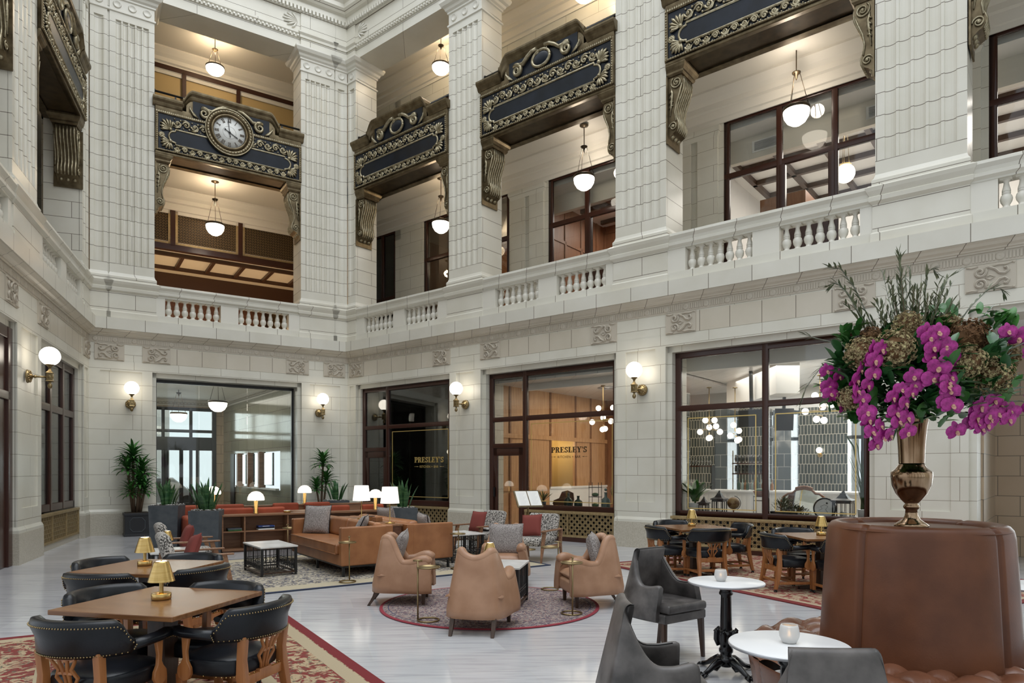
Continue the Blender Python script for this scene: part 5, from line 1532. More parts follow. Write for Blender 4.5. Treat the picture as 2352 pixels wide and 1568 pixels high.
def sofa(w=2.5, d=.86, h=.77):
    t = thing('leather_sofa', '', 'sofa', group='tan leather sofas standing back to back')
    a = w/2; y0, y1 = -d/2, d/2
    m = MB(); m.box(-a,a,y0,y0+.13,.17,h); m.build('back_frame', 'tan_leather', t, bev=.02, seg=3)
    for sx in (-1,1):
        m = MB(); m.box(sx*a-sx*.12,sx*a,y0+.11,y1,.17,h-.005); m.build('arm', 'tan_leather', t, bev=.022, seg=3)
    m = MB(); m.box(-a+.1,a-.1,y0+.1,y1-.01,.17,.34); m.build('seat_base', 'tan_leather', t, bev=.012)
    m = MB(); m.box(-a+.125,a-.125,y0+.14,y1+.05,.34,.50); s = m.build('seat_cushion', 'tan_leather', t, bev=.035, seg=4)
    p = MB()
    for z in (.352,.488): p.tube([(-a+.135,y1+.045,z),(a-.135,y1+.045,z)], .009, 6)
    p.build('piping', 'tan_leather', s)
    for sx in (-1,1):
        m = MB(); m.box(min(0,sx*(a-.13))+.005,max(0,sx*(a-.13))-.005,-.09,.09,0,.33); Mx = Matrix.Translation((0,y0+.24,.48)) @ Matrix.Rotation(.16,4,'X'); m.v = [tuple(Mx @ Vector(q)) for q in m.v]
        m.build('back_cushion', 'tan_leather', t, bev=.06, seg=4)
    m = MB(); m.bar((-a+.05,y1-.06,.155),(a-.05,y1-.06,.155),.03,.03); m.bar((-a+.05,y0+.06,.155),(a-.05,y0+.06,.155),.03,.03)
    for sx in (-1,1): m.bar((sx*(a-.06),y0+.06,.155),(sx*(a-.06),y1-.06,.155),.03,.03)
    m.build('base_frame', 'iron', t)
    for sx in (-1,0,1):
        for y in (y0+.06,y1-.06):
            m = MB(); m.bar((sx*(a-.07),y,0),(sx*(a-.07),y,.15),.035); m.build('leg', 'iron', t)
    return t
def bistro_table():
    t = thing('round_bistro_table', '', 'table', group='round white bistro tables')
    m = MB(); m.lathe([(0,.728),(.29,.728),(.30,.733),(.30,.746),(.296,.75),(0,.75)], 48); m.build('tabletop', 'white_top', t)
    m = MB(); m.lathe([(.30,.732),(.303,.736),(.303,.743),(.30,.747)], 48); m.build('edge_band', 'edge_alu', t)
    m = MB(); n = 24; rows = []
    for z, r in ((.728,.085),(.71,.085),(.69,.05),(.67,.048),(.66,.055),(.645,.055),(.635,.042),(.62,.042),(.38,.048),(.35,.05)):
        rows.append([((r*(1-.06*(k%2)*(1 if .36<z<.64 else 0)))*cos(2*pi*k/n),(r*(1-.06*(k%2)*(1 if .36<z<.64 else 0)))*sin(2*pi*k/n),z) for k in range(n)])
    m.grid(rows, closed=True); m.build('column', 'cast_black', t)
    m = MB(); m.lathe([(.05,.36),(.066,.35),(.072,.32),(.07,.27),(.055,.235),(.045,.22),(.056,.20),(.056,.18),(.044,.165),(.05,.14),(.075,.13),(.078,.115),(.05,.10),(.045,.06),(.0,.05)], 20)
    for k in range(6):
        a = 2*pi*k/6; c, s = cos(a), sin(a)
        m.tube([(.066*c,.066*s,.23),(.082*c,.082*s,.28),(.078*c,.078*s,.33),(.088*c,.088*s,.36),(.098*c,.098*s,.345)], [.012,.02,.022,.016,.008], 7)
    m.build('leaf_boss', 'cast_black', t)
    for k in range(4):
        a = 2*pi*k/4+.5; c, s = cos(a), sin(a)
        m = MB(); m.tube([(.03*c,.03*s,.10),(.09*c,.09*s,.105),(.15*c,.15*s,.075),(.20*c,.20*s,.045),(.235*c,.235*s,.03),(.26*c,.26*s,.022)], [.03,.035,.026,.02,.018,.02], 9)
        for q in (-.03,0,.03):
            e = Vector((-s,c,0))*q; m.tube([(.235*c+e.x,.235*s+e.y,.03),(.262*c+e.x*1.2,.262*s+e.y*1.2,.026),(.285*c+e.x*1.3,.285*s+e.y*1.3,.012)], [.013,.014,.006], 6)
        m.tube([(.07*c,.07*s,.07),(.11*c,.11*s,.05),(.14*c,.14*s,.055)], [.012,.018,.008], 6)
        m.build('claw_foot', 'cast_black', t)
    return t
def candle():
    t = thing('candle_holder', '', 'candle', group='frosted glass candle holders')
    m = MB(); m.lathe([(0,.0),(.033,0),(.036,.006),(.047,.03),(.049,.05),(.044,.078),(.039,.088),(.036,.088),(.040,.076),(.045,.05),(.043,.03),(.032,.008),(0,.008)], 28); m.build('glass_cup', 'frosted', t)
    MB().cyl((0,0,.009), .026, .022, 16).build('candle_wax', 'paper', t)
    MB().lathe([(0,.031),(.006,.038),(.007,.046),(.003,.058),(0,.064)], 10).build('flame', 'flame', t)
    return t
def blade(mb, base, ang, lean, L, w, curl=.0, seg=6, cup=.25):
    """one long leaf from base, leaning out along ang"""
    d = Vector((cos(ang),sin(ang),0)); s = Vector((-sin(ang),cos(ang),0)); base = Vector(base)
    rows = []; p = base.copy(); a = lean
    for i in range(seg+1):
        t = i/seg; ww = w*max(.04,(sin(pi*min(1,.12+.88*t))**.7))*(1 if t < 1 else .1)
        up = Vector((0,0,1))*cos(a)+d*sin(a); nr = d*cos(a)-Vector((0,0,1))*sin(a)
        rows.append([tuple(p-s*ww/2+nr*ww*-cup),tuple(p),tuple(p+s*ww/2+nr*ww*-cup)])
        p = p+up*L/seg; a += curl/seg
    mb.grid(rows)
def snake_plant(w, d, h, nl, lh, seed):
    random.seed(seed)
    t = thing('potted_snake_plant', '', 'plant', group='snake plants in tall slate planters')
    m = MB(); rect_loft(m, -w/2, w/2, -d/2, d/2, [(0,-.03),(h,0)], True); m.build('planter', 'concrete', t, bev=.008)
    MB().box(-w/2+.03,w/2-.03,-d/2+.03,d/2-.03,h-.02,h+.006).build('soil', 'soil', t)
    m = MB()
    for k in range(60): m.sphere((random.uniform(-.44,.44)*w,random.uniform(-.44,.44)*d,h+.008), random.uniform(.012,.022), 6, 4, (1,1,.6))
    m.build('pebbles', 'pebble', t, fix=False)['kind'] = 'stuff'
    m = MB()
    for k in range(nl):
        a = random.uniform(0,2*pi); r = random.uniform(0,.30)
        L = lh*random.uniform(.55,1.0)*(1-.4*r/.3*.5)
        blade(m, (r*cos(a)*w,r*sin(a)*d*.8,h), a+random.uniform(-.5,.5), random.uniform(.02,.14)+r*.9, L, random.uniform(.055,.085), random.uniform(0,.25), 7, .28)
    m.build('foliage', 'snake_leaf', t, fix=False)
    return t
def dracaena(name, lab, M, heads, pot, seed, leafL=.42):
    random.seed(seed)
    t = thing(name, lab, 'plant', M=M)
    w, d, h = pot
    m = MB(); rect_loft(m, -w/2, w/2, -d/2, d/2, [(0,.015),(.04,.015),(.06,0),(h-.08,0),(h-.06,.02),(h,.02)], True); p = m.build('planter', 'black_pot', t, bev=.008)
    m = MB(); oc = [(-.15,-.08),(-.09,-.15),(.09,-.15),(.15,-.08),(.15,.08),(.09,.15),(-.09,.15),(-.15,.08)]
    m.tube([(x*w/.5,-d/2-.004,h*.5+z*h/.5) for x,z in oc+[oc[0]]], .008, 5); m.build('octagon_moulding', 'concrete', p)
    MB().box(-w/2+.02,w/2-.02,-d/2+.02,d/2-.02,h-.02,h+.01).build('soil', 'soil', t)
    for (x,y,z,sc_,dx,dy) in heads:
        m = MB(); m.tube([(x,y,h),(x+dx*.5,y+dy*.5,(h+z)/2),(x+dx,y+dy,z)], [.035,.03,.026], 8); m.build('cane', 'twig', t)
        m = MB()
        for k in range(52):
            f_ = k/52; a = k*2.4+random.uniform(-.2,.2)
            blade(m, (x+dx,y+dy,z-.12+.22*f_), a, 1.25-.95*f_+random.uniform(-.1,.1), leafL*sc_*random.uniform(.75,1.1), .070*sc_, 1.5-.8*f_, 6, .2)
        m.build('foliage', 'leaf', t, fix=False)
    return t
# ---------------------------------------------------------------- rugs
def rug(name, label, cat, x, y, rz, w, h, mat, z=.004):
    t = MB().box(-w/2,w/2,-h/2,h/2,0,.010).build(name, mat)
    t.location = (x,y,z); t.rotation_euler = (0,0,rz); tag(t, label, cat, 'carpets'); return t
CREAM, RED, NAVY = (.46,.37,.25), (.20,.022,.022), (.03,.04,.075)
rugmat('rug_red', (.20,.030,.024), (.44,.33,.20), (.12,.11,.07), (.17,.015,.018), 3.4, w=3.0, h=4.2, bw=.10, band=[(.11,.24,(.42,.34,.22)),(.70,.80,(.40,.33,.21))])
rugmat('rug_red_far', (.42,.32,.21), (.22,.035,.03), (.30,.20,.12), (.17,.02,.02), 3.4, w=4.6, h=5.4, bw=.12, band=[(.12,.2,(.42,.33,.22))])
rugmat('rug_cream', (.50,.45,.36), (.06,.065,.10), (.42,.34,.20), (.025,.035,.07), 5.5, w=5.9, h=3.9, bw=.07, band=[(.07,.42,(.47,.41,.29))])
rugmat('rug_round', (.36,.31,.27), (.08,.07,.10), (.30,.10,.08), (.26,.03,.045), 11.0, kind='round', w=1.33, bw=.04, band=[(.10,.112,(.06,.06,.11))])
# near rug: corner (-2.76,8.08), edges run along (.535,-.845) and (-.86,-.51)
e1, e2 = Vector((.535,-.845)).normalized(), Vector((-.845,-.535)).normalized()
c = Vector((-2.76,8.08)) + e2*1.5 + e1*2.1
rug('persian_rug', 'red persian rug with cream border under the near wooden tables', 'rug', c.x, c.y, atan2(-e2.y,-e2.x), 3.0, 4.2, 'rug_red')
e1 = Vector((.47,-.883)); e2 = Vector((.883,.47)); c = Vector((1.83,11.5)) + e1*2.7 + e2*2.3 - e1*.6
rug('persian_rug', 'faded red and cream persian rug under the card tables by the bar window', 'rug', c.x, c.y, atan2(e2.y,e2.x), 4.6, 5.4, 'rug_red_far')
e1 = Vector((.82,.572)); e2 = Vector((-.572,.82)); c = Vector((-3.34,9.05)) + e1*1.95 + e2*1.95
rug('lounge_rug', 'cream and navy rug with dark blue border under the leather sofas', 'rug', c.x, c.y, atan2(e1.y,e1.x), 5.9, 3.9, 'rug_cream')
t = MB().lathe([(0,.010),(1.325,.010),(1.33,.005),(1.33,0)], 72, smooth=False).build('round_rug', 'rug_round'); t.location = (-.27,8.36,.006)
tag(t, 'round multicoloured rug with red rim under the wingback chairs', 'rug', 'carpets')

# ---------------------------------------------------------------- card tables and club armchairs
ST = square_table(); CC = card_chair(); BL = brass_lamp()
tabs = [(-2.43,4.75,-.235,'nearest square wooden table, at the near edge of the red rug'),(-3.41,6.43,-.15,'second square wooden table, behind the nearest one, reflecting daylight'),
        (2.92,10.90,.22,'square wooden table by the bar window, the farther of the two there'),(4.30,9.45,.06,'square wooden table by the bar window, partly hidden by the brown settee')]
for i, (x,y,r,lb) in enumerate(tabs):
    if i == 0: ST.location = (x,y,0); ST.rotation_euler = (0,0,r); ST['label'] = lb; ST['group'] = 'square wooden card tables'
    else: dup(ST, lb, (x,y,0), r)
first = [True]
def put(src, x, y, face, lb, first_=None):
    """face = direction the sitter looks"""
    rz = atan2(face[1],face[0]) - pi/2
    if src not in IDX: IDX[src] = 1; src.location = (x,y,0); src.rotation_euler = (0,0,rz); src['label'] = lb; return src
    return dup(src, lb, (x,y,0), rz)
CC['group'] = 'black leather club armchairs'
for x,y,f_,lb in [
 (-2.52,4.20,(.23,.97),'black leather armchair at the near edge of the nearest wooden table, back to us'),
 (-1.86,4.58,(-.95,.30),'black leather armchair with nailhead back at the window-side corner of the nearest wooden table'),
 (-2.80,4.93,(.92,-.40),'black leather armchair tucked under the far-left edge of the nearest wooden table'),
 (-2.22,5.02,(-.23,-.97),'black leather armchair behind the nearest wooden table, facing us'),
 (-3.48,5.96,(.1,1),'black leather armchair backing onto the nearest chairs, at the second wooden table'),
 (-2.98,6.25,(-.93,.36),'black leather armchair at the sofa-side edge of the second wooden table'),
 (-3.82,6.60,(.96,-.28),'black leather armchair at the wall-side edge of the second wooden table'),
 (-3.30,6.84,(-.1,-1),'black leather armchair behind the second wooden table, beside the lounge chairs'),
 (2.46,10.75,(.98,.2),'black leather armchair at the pier-side edge of the farther bar-window table'),
 (2.95,10.42,(-.15,1),'black leather armchair with its back to us at the farther bar-window table'),
 (3.55,11.12,(-.98,-.1),'black leather armchair between the two bar-window tables'),
 (2.78,11.62,(.2,-1),'black leather armchair on the grille side of the farther bar-window table'),
 (3.80,9.42,(1,.12),'black leather armchair at the near bar-window table, side view, whole'),
 (4.30,8.95,(-.1,1),'black leather armchair cut off by the brown settee'),
 (4.20,10.02,(.05,-1),'black leather armchair on the grille side of the near bar-window table')]:
    put(CC, x, y, f_, lb)
for i,(x,y,z,r,lb) in enumerate([(-2.45,4.77,.752,0,'brass lamp on the nearest wooden table'),(-3.48,6.47,.752,0,'brass lamp on the second wooden table'),(2.91,11.05,.752,1,'brass lamp on the farther bar-window table'),
   (4.29,9.47,.752,2,'brass lamp on the near bar-window table'),(-5.05,10.0,.502,0,'brass lamp on the marble table between the two lounge chairs'),(-.27,8.35,.502,0,'brass lamp on the marble table of the wingback chairs, only its shade top visible')]):
    if i == 0: BL.location = (x,y,z); BL['label'] = lb
    else: dup(BL, lb, (x,y,z), r)
BL.scale = (1.0,1.0,1.0)

# ---------------------------------------------------------------- wingback group
WC = wing_chair()
for x,y,f_,lb in [(-.33,7.15,(.19,1),'tan wingback armchair seen from behind, nearest one on the round rug'),(-1.36,8.56,(1,.04),'tan wingback armchair on the sofa side of the round rug, grey pillow on it'),
   (.98,8.42,(-1,-.22),'tan wingback armchair on the grey-chair side of the round rug, turned away'),(-.10,10.0,(-.06,-1),'tan wingback armchair facing us beyond the round rug')]: put(WC, x, y, f_, lb)
LT = lattice_table(1.0,.58,.46)
LT['group'] = 'marble topped tables with iron lattice sides'
LT.location = (-3.9,11.0,.012); LT.rotation_euler = (0,0,radians(-54)); LT['label'] = 'marble topped lattice table in front of the leather sofa'
L2 = lattice_table(.70,.70,.50); L2['group'] = LT['group']; L2.location = (-.19,8.38,.014); L2.rotation_euler = (0,0,-.187); L2['label'] = 'marble topped lattice table among the wingback chairs'
dup(L2, 'marble topped lattice table between the two lounge chairs, carrying a brass lamp', (-4.90,9.95,0), .55)
dup(L2, 'marble topped lattice table at the end of the sofa seen from behind', (-.98,12.5,.012), .62)
dup(L2, 'marble topped lattice table between the two lounge chairs with red pillows near the grille', (-.42,14.0,0), .62)
DT = drink_table()
for i,(x,y,r,lb) in enumerate([(-.91,7.43,.0,'brass drink table between the two tan wingback chairs nearest us'),(.52,9.37,pi,'brass drink table standing alone beside the facing wingback chair'),(.68,7.79,pi/2,'brass drink table against the turned wingback chair'),
   (-2.41,10.0,-pi/2,'brass drink table at the arm of the sofa with grey pillows'),(-4.07,12.5,pi/2,'brass drink table by the shelf end of the sofa'),(-.90,11.35,-pi/2,'brass drink table behind the sofa seen from its end')]):
    if i == 0: DT.location = (x,y,.014); DT.rotation_euler = (0,0,r); DT['label'] = lb
    else: dup(DT, lb, (x,y,.014), r)
# grey armchairs, bistro tables, candles
GC = grey_chair()
for x,y,f_,lb in [(1.35,6.12,(.57,-.82),'grey leather armchair standing by the farther white table, seat visible'),(.77,3.74,(1,-.03),'grey leather armchair seen in profile from behind, cut by the bottom edge'),
   (1.27,2.84,(.05,1),'grey leather armchair showing only its back top, before the near white table')]: put(GC, x, y, f_, lb)
BT = bistro_table(); BT.location = (1.74,5.55,0); BT['label'] = 'round white table on a black iron pedestal, the farther one'
dup(BT, 'round white table nearest us, in front of the brown settee', (1.44,3.55,0), .3)
dup(BT, 'round white table partly visible at the far side of the brown settee', (4.12,5.33,0), .1)
CH = candle(); CH.location = (1.70,5.56,.752); CH['label'] = 'frosted candle holder on the farther white table'; CH.scale = (1.05,)*3
dup(CH, 'frosted candle holder on the nearest white table', (1.45,3.57,.752))

# ---------------------------------------------------------------- lounge
SO = sofa(); ax = Vector((-.571,.821)); fc = Vector((-.821,-.571))
p = Vector((-2.6,10.4)) + ax*1.25 - fc*.43
SO['label'] = 'tan leather sofa facing the marble table, grey pillows on its seat'; SO.location = (p.x,p.y,.012); SO.rotation_euler = (0,0,atan2(fc.y,fc.x)-pi/2)
p2 = Vector((-1.70,11.05)) + ax*1.25 - fc*.43
dup(SO, 'tan leather sofa seen from behind, facing the restaurant windows', (p2.x,p2.y,.012), atan2(-fc.y,-fc.x)-pi/2)
g = Vector((-1.815,10.975)) + ax*1.3; rz = atan2(ax.y,ax.x)
ct = thing('console_table', 'narrow wooden console table between the two back to back sofas', 'console table', (g.x,g.y,.012), rz)
m = MB(); m.box(-1.2,1.2,-.115,.115,.735,.765); m.build('tabletop', 'walnut', ct, bev=.004); 
for s in (-1.15,1.15): MB().box(s-.03,s+.03,-.10,.10,0,.735).build('leg', 'walnut_dark', ct)
SL = shade_lamp()
for i,(k,lb) in enumerate(((.35,'white shaded brass lamp at the near end of the console between the sofas'),(1.55,'white shaded brass lamp at the far end of the console between the sofas'))):
    q = Vector((-1.815,10.975)) + ax*k
    if i == 0: SL.location = (q.x,q.y,.779); SL['label'] = lb
    else: dup(SL, lb, (q.x,q.y,.779))
for k,lb,nm in ((.85,'small wooden box on the console between the two shaded lamps','walnut'),(1.15,'small wooden box with a dark front on the console by the far shaded lamp','walnut')):
    q = Vector((-1.815,10.975)) + ax*k
    t = thing('desk_box', lb, 'box', (q.x,q.y,.779), rz, 'small boxes on the console')
    MB().box(-.075,.075,-.06,.06,0,.07).build('body', 'table_wood', t, bev=.005); MB().box(-.06,.06,-.058,.058,.07,.078).build('lid', 'chair_wood' if k < 1 else 'black', t)
def onsofa(o, a, b, z, yaw, tilt, roll=0):
    q = o + ax*a + fc*b
    return Matrix.Translation((q.x,q.y,z)) @ Matrix.Rotation(yaw,4,'Z') @ Matrix.Rotation(pi/2-tilt,4,'X') @ Matrix.Rotation(roll,4,'Z')
yw = atan2(fc.y,fc.x)+pi/2
PG = 'grey woven throw pillows'
pillow('grey woven pillow upright against the far arm of the leather sofa', onsofa(Vector((p.x,p.y)), .93,.06,.76, yw+.75,.22), .52,.52,.17, 'grey_weave', PG, 'black_leather')
pillow('grey woven pillow half hidden by the near arm of the leather sofa', onsofa(Vector((p.x,p.y)), -.85,-.03,.70, yw-.5,.45), .50,.50,.16, 'grey_weave', PG, 'black_leather')
yw2 = yw+pi
pillow('pale grey pillow at the far end of the sofa seen from behind', onsofa(Vector((p2.x,p2.y)), .75,-.12,.75, yw2+.1,.2), .60,.40,.15, 'grey_weave', PG)
pillow('brown-grey pillow at the near end of the sofa seen from behind', onsofa(Vector((p2.x,p2.y)), -.85,-.10,.71, yw2-.2,.2,.06), .55,.44,.15, 'grey_weave', PG, 'black_leather')
pillow('grey woven pillow on the sofa-side wingback chair', T(-1.42,8.60,.66,-pi/2+.04) @ Matrix.Rotation(pi/2-.32,4,'X') @ Matrix.Rotation(pi,4,'Y') @ Matrix.Rotation(.1,4,'Z'), .46,.46,.15, 'grey_weave', PG, 'grey_weave')
pillow('large grey woven pillow on the wingback chair facing us', T(-.09,9.99,.64,-.06) @ Matrix.Rotation(pi/2-.18,4,'X'), .50,.46,.15, 'grey_weave', PG)
pillow('grey woven pillow on the turned wingback chair, seen edge on', T(1.03,8.44,.65,pi/2-.2) @ Matrix.Rotation(pi/2-.28,4,'X') @ Matrix.Rotation(pi,4,'Y'), .46,.46,.16, 'grey_weave', PG)
# lounge chairs
LC = lounge_chair()
for x,y,f_,lb in [(-4.17,8.98,(.85,.53),'speckled grey lounge chair nearer us, behind the second wooden table'),(-5.05,10.62,(.85,.53),'speckled grey lounge chair farther along, next to the slate planters'),
   (.42,12.55,(-.5,-.86),'speckled grey lounge chair in front of the long grille under the oak-panelled window'),(-.62,13.55,(-.72,-.69),'speckled grey lounge chair in front of the pier beside the dark shopfront')]: put(LC, x, y, f_, lb)
RP = 'rust red throw pillows'
pillow('rust red pillow on the nearer lounge chair behind the second wooden table', T(-4.20,8.97,.62,-1.0) @ Matrix.Rotation(pi/2-.35,4,'X') @ Matrix.Rotation(.15,4,'Z'), .44,.40,.14, 'red_fabric', RP)
pillow('rust red pillow on the farther lounge chair, just peeking over', T(-5.06,10.62,.62,-1.0) @ Matrix.Rotation(pi/2-.35,4,'X'), .40,.38,.14, 'red_fabric', RP)
pillow('rust red pillow on the lounge chair in front of the long grille', T(.36,12.57,.64,-.52) @ Matrix.Rotation(pi/2-.30,4,'X') @ Matrix.Rotation(.08,4,'Z'), .40,.40,.13, 'red_fabric', RP)
pillow('rust red pillow on the lounge chair in front of the pier', T(-.68,13.53,.64,-.78) @ Matrix.Rotation(pi/2-.30,4,'X'), .40,.40,.13, 'red_fabric', RP)

# ---------------------------------------------------------------- shelf, banquettes and planters before the clock wall
MS = frame(Vector((-5.78,13.6)), (.837,.547), (-.547,.837))
sh = thing('low_bookcase', 'low walnut open bookcase behind the leather sofa', 'bookcase', M=MS)
m = MB(); m.box(0,3.95,-.03,.36,.72,.757); m.build('top_board', 'walnut', sh, bev=.003)
m = MB()
for x in (0,.42,1.28,2.14,3.0,3.92): m.box(x,x+.03,0,.34,.06,.72)
m.build('divider', 'walnut', sh)
MB().box(.02,3.93,.01,.33,.40,.425).build('shelf_board', 'walnut', sh); MB().box(0,3.95,.33,.36,.04,.72).build('back_board', 'walnut', sh)
MB().box(.0,3.95,.0,.34,.03,.07).build('bottom_board', 'walnut', sh); MB().box(.02,3.9,.03,.3,0,.035).build('kickboard', 'walnut_dark', sh)
bk = 0
for x0,n,cols in ((.10,2,('leaf_dark','concrete')),(.72,3,('paper','navy','blue_cover'))):
    z = .425
    for k in range(n):
        t = thing('book', ['green-grey book lying at the bottom of the small pile on the bookcase shelf','grey book on top of the small pile on the bookcase shelf','pale book lying at the bottom of the tall pile on the bookcase shelf','dark navy book in the middle of the tall pile on the bookcase shelf','blue book on top of the tall pile on the bookcase shelf'][bk], 'book', M=MS @ Matrix.Translation((x0+.15,.13,z+.001)) @ Matrix.Rotation(random.uniform(-.06,.06),4,'Z'), group='books lying on the bookcase shelf')
        w_ = .13 if n == 2 else .16; h_ = .028
        MB().box(-w_,w_,-.1,.1,0,h_).build('cover', cols[k], t, bev=.002); MB().box(-w_+.004,w_+.004,-.094,.094,.004,h_-.004).build('pages', 'paper', t)
        if bk == 4: MB().box(-.08,.06,-.1012,-.0995,.010,.018).build('spine_band', 'paper', t)
        z += h_+.002; bk += 1
def bench(label, x0, x1, y, facing, arm=None, group='rust velvet banquettes'):
    """booth bench; facing +1 looks away from us (into y), -1 looks at us"""
    t = thing('banquette', label, 'bench', M=MS @ Matrix.Translation(((x0+x1)/2,y,0)) @ Matrix.Rotation(0 if facing > 0 else pi,4,'Z'), group=group)
    a = (x1-x0)/2
    MB().box(-a,a,.0,.62,.06,.34).build('base', 'walnut_dark', t)
    n = max(1, round(2*a/.66))
    for k in range(n):
        u0, u1 = -a+2*a*k/n+.008, -a+2*a*(k+1)/n-.008
        m = MB(); m.box(u0,u1,.14,.64,.34,.47); m.build('seat_cushion', 'rust_velvet', t, bev=.035, seg=3)
        m = MB(); m.box(u0,u1,0,.15,.40,.87); m.build('back_cushion', 'rust_velvet', t, bev=.045, seg=4)
    return t
bench('rust velvet bench backing onto the near stretch of the bookcase', .05,1.36,.40,1)
bench('rust velvet bench backing onto the middle stretch of the bookcase', 2.12,2.80,.40,1)
bench('rust velvet bench backing onto the far stretch of the bookcase', 3.06,3.62,.40,1)
bench('rust velvet bench facing us at the near end, by the entrance glass', -.5,.88,2.28,-1)
bench('rust velvet bench facing us in the middle, before the entrance mirror', 1.52,2.14,2.28,-1)
bench('rust velvet bench facing us at the far end, below the leaning dracaena', 2.28,2.92,2.28,-1)
t = thing('side_bench', 'rust upholstered end panel between the two slate planters', 'bench', M=MS @ Matrix.Translation((-.45,1.2,0)))
m = MB(); m.box(-.1,.1,-.5,.5,.05,.68); m.build('end_cushion', 'rust_velvet', t, bev=.06, seg=4)
MB().box(-.09,.09,-.48,.48,0,.06).build('plinth', 'walnut_dark', t)
pt = thing('low_partition', 'low walnut partition behind the facing benches, carrying dome lamps', 'partition', M=MS @ Matrix.Translation((1.6,2.42,0)))
MB().box(-2.2,2.6,-.11,.11,.79,.82).build('top_board', 'walnut', pt, bev=.003); MB().box(-2.2,2.6,-.09,.09,.0,.79).build('body', 'walnut', pt)
DL = dome_lamp()
for i,(x,y,z,lb) in enumerate([(.69,.17,.758,'dome lamp on the bookcase, nearest us'),(2.35,2.42,.822,'dome lamp on the far partition beside the leaning dracaena'),(3.30,.17,.758,'dome lamp half hidden behind a white lampshade'),(.25,2.42,.822,'dome lamp half hidden behind the snake plant of the near planter')]):
    Mx = MS @ Matrix.Translation((x,y,z)) @ Matrix.Diagonal((1.12,1.12,1.12,1))
    if i == 0: DL.matrix_world = Mx; DL['label'] = lb
    else: dup(DL, lb, None, M=Mx)
for x,y,lb in ((1.05,1.3,'low booth table behind the near dome lamp'),(1.98,1.3,'low booth table behind the pillow of the leather sofa')):
    t = thing('booth_table', lb, 'table', M=MS @ Matrix.Translation((x,y,0)), group='booth tables')
    MB().box(-.3,.3,-.3,.3,.70,.73).build('tabletop', 'walnut', t, bev=.004); MB().lathe([(.2,0),(.2,.02),(.03,.03),(.03,.70)],16).build('pedestal', 'iron', t)
for x,y,z,lb in ((1.05,1.3,.732,'small round tray lamp on the booth table behind the dome lamp'),(1.32,.16,.760,'small brass dish on the bookcase beside the sofa pillow')):
    t = thing('brass_dish', lb, 'dish', M=MS @ Matrix.Translation((x,y,z)), group='small brass dishes')
    MB().lathe([(0,0),(.07,0),(.075,.04),(.07,.042),(.066,.012),(0,.01)],20).build('bowl', 'brass', t); MB().lathe([(0,.045),(.068,.045),(.072,.04)],20).build('lid', 'paper', t)
for i,(x,y,rz,w,d,h,n,lh,lb) in enumerate([(-7.30,14.45,.2,.58,.58,.92,26,.62,'snake plant in slate planter in front of the entrance glass'),(-6.02,13.45,.25,.56,.62,.87,30,.74,'snake plant in slate planter at the end of the walnut bookcase, nearest'),
   (-4.62,17.94,.5,.56,.56,.87,26,.66,'snake plant in slate planter under the corner sconce'),(-2.33,14.55,.3,.56,.56,.86,30,.68,'snake plant in slate planter in front of the dark glazed shopfront')]):
    t = snake_plant(w,d,h,n,lh,11+i); t.location = (x,y,0); t.rotation_euler = (0,0,rz); t['label'] = lb
dracaena('potted_dracaena', 'tall dracaena in a black square planter by the entrance opening', MB_ @ Matrix.Translation((1.02,-.46,0)), [(-.06,0,1.98,1.0,-.02,0),(.06,.02,1.62,1.0,.06,0),(.0,-.04,1.35,.9,.06,0),(-.08,.02,1.72,.9,-.12,0),(.08,.0,1.15,.8,.1,0),(-.02,.05,1.1,.75,-.1,0)], (.56,.5,.58), 21, .46)
dracaena('potted_dracaena', 'leaning dracaena against the stone pier under the corner sconce', MB_ @ Matrix.Translation((5.72,-.62,0)), [(-.02,0,1.86,1.0,.06,0),(.04,.02,1.35,.9,.10,0),(-.05,-.04,1.15,.8,-.12,0)], (.42,.42,.45), 22, .46)

# menu stand
t = thing('menu_stand', 'brass menu stand holding two open pages by the restaurant door', 'stand', (.33,14.2,0), .35)
MB().lathe([(0,0),(.16,0),(.16,.015),(.02,.03),(.016,.05),(.016,.92),(0,.92)],20).build('pole', 'antique_brass', t)
Mx = Matrix.Translation((0,-.02,1.06)) @ Matrix.Rotation(.85,4,'X')
m = MB(); m.box(-.28,.28,-.215,.215,-.02,.015); m.v = [tuple(Mx @ Vector(p)) for p in m.v]; bd = m.build('board', 'bronze', t, bev=.006)
for sx in (-1,1):
    m = MB(); m.box(sx*.133-.122,sx*.133+.122,-.19,.19,.015,.02); m.v = [tuple(Mx @ Vector(p)) for p in m.v]; pg = m.build('page', 'paper', t)
    m = MB()
    for k in range(9): m.box(sx*.133-.07,sx*.133+.03+.05*(k%3)*.5,-.15+k*.036,-.146+k*.036,.02,.0205)
    m.v = [tuple(Mx @ Vector(p)) for p in m.v]; m.build('text_line', 'edge_alu', pg, fix=False)

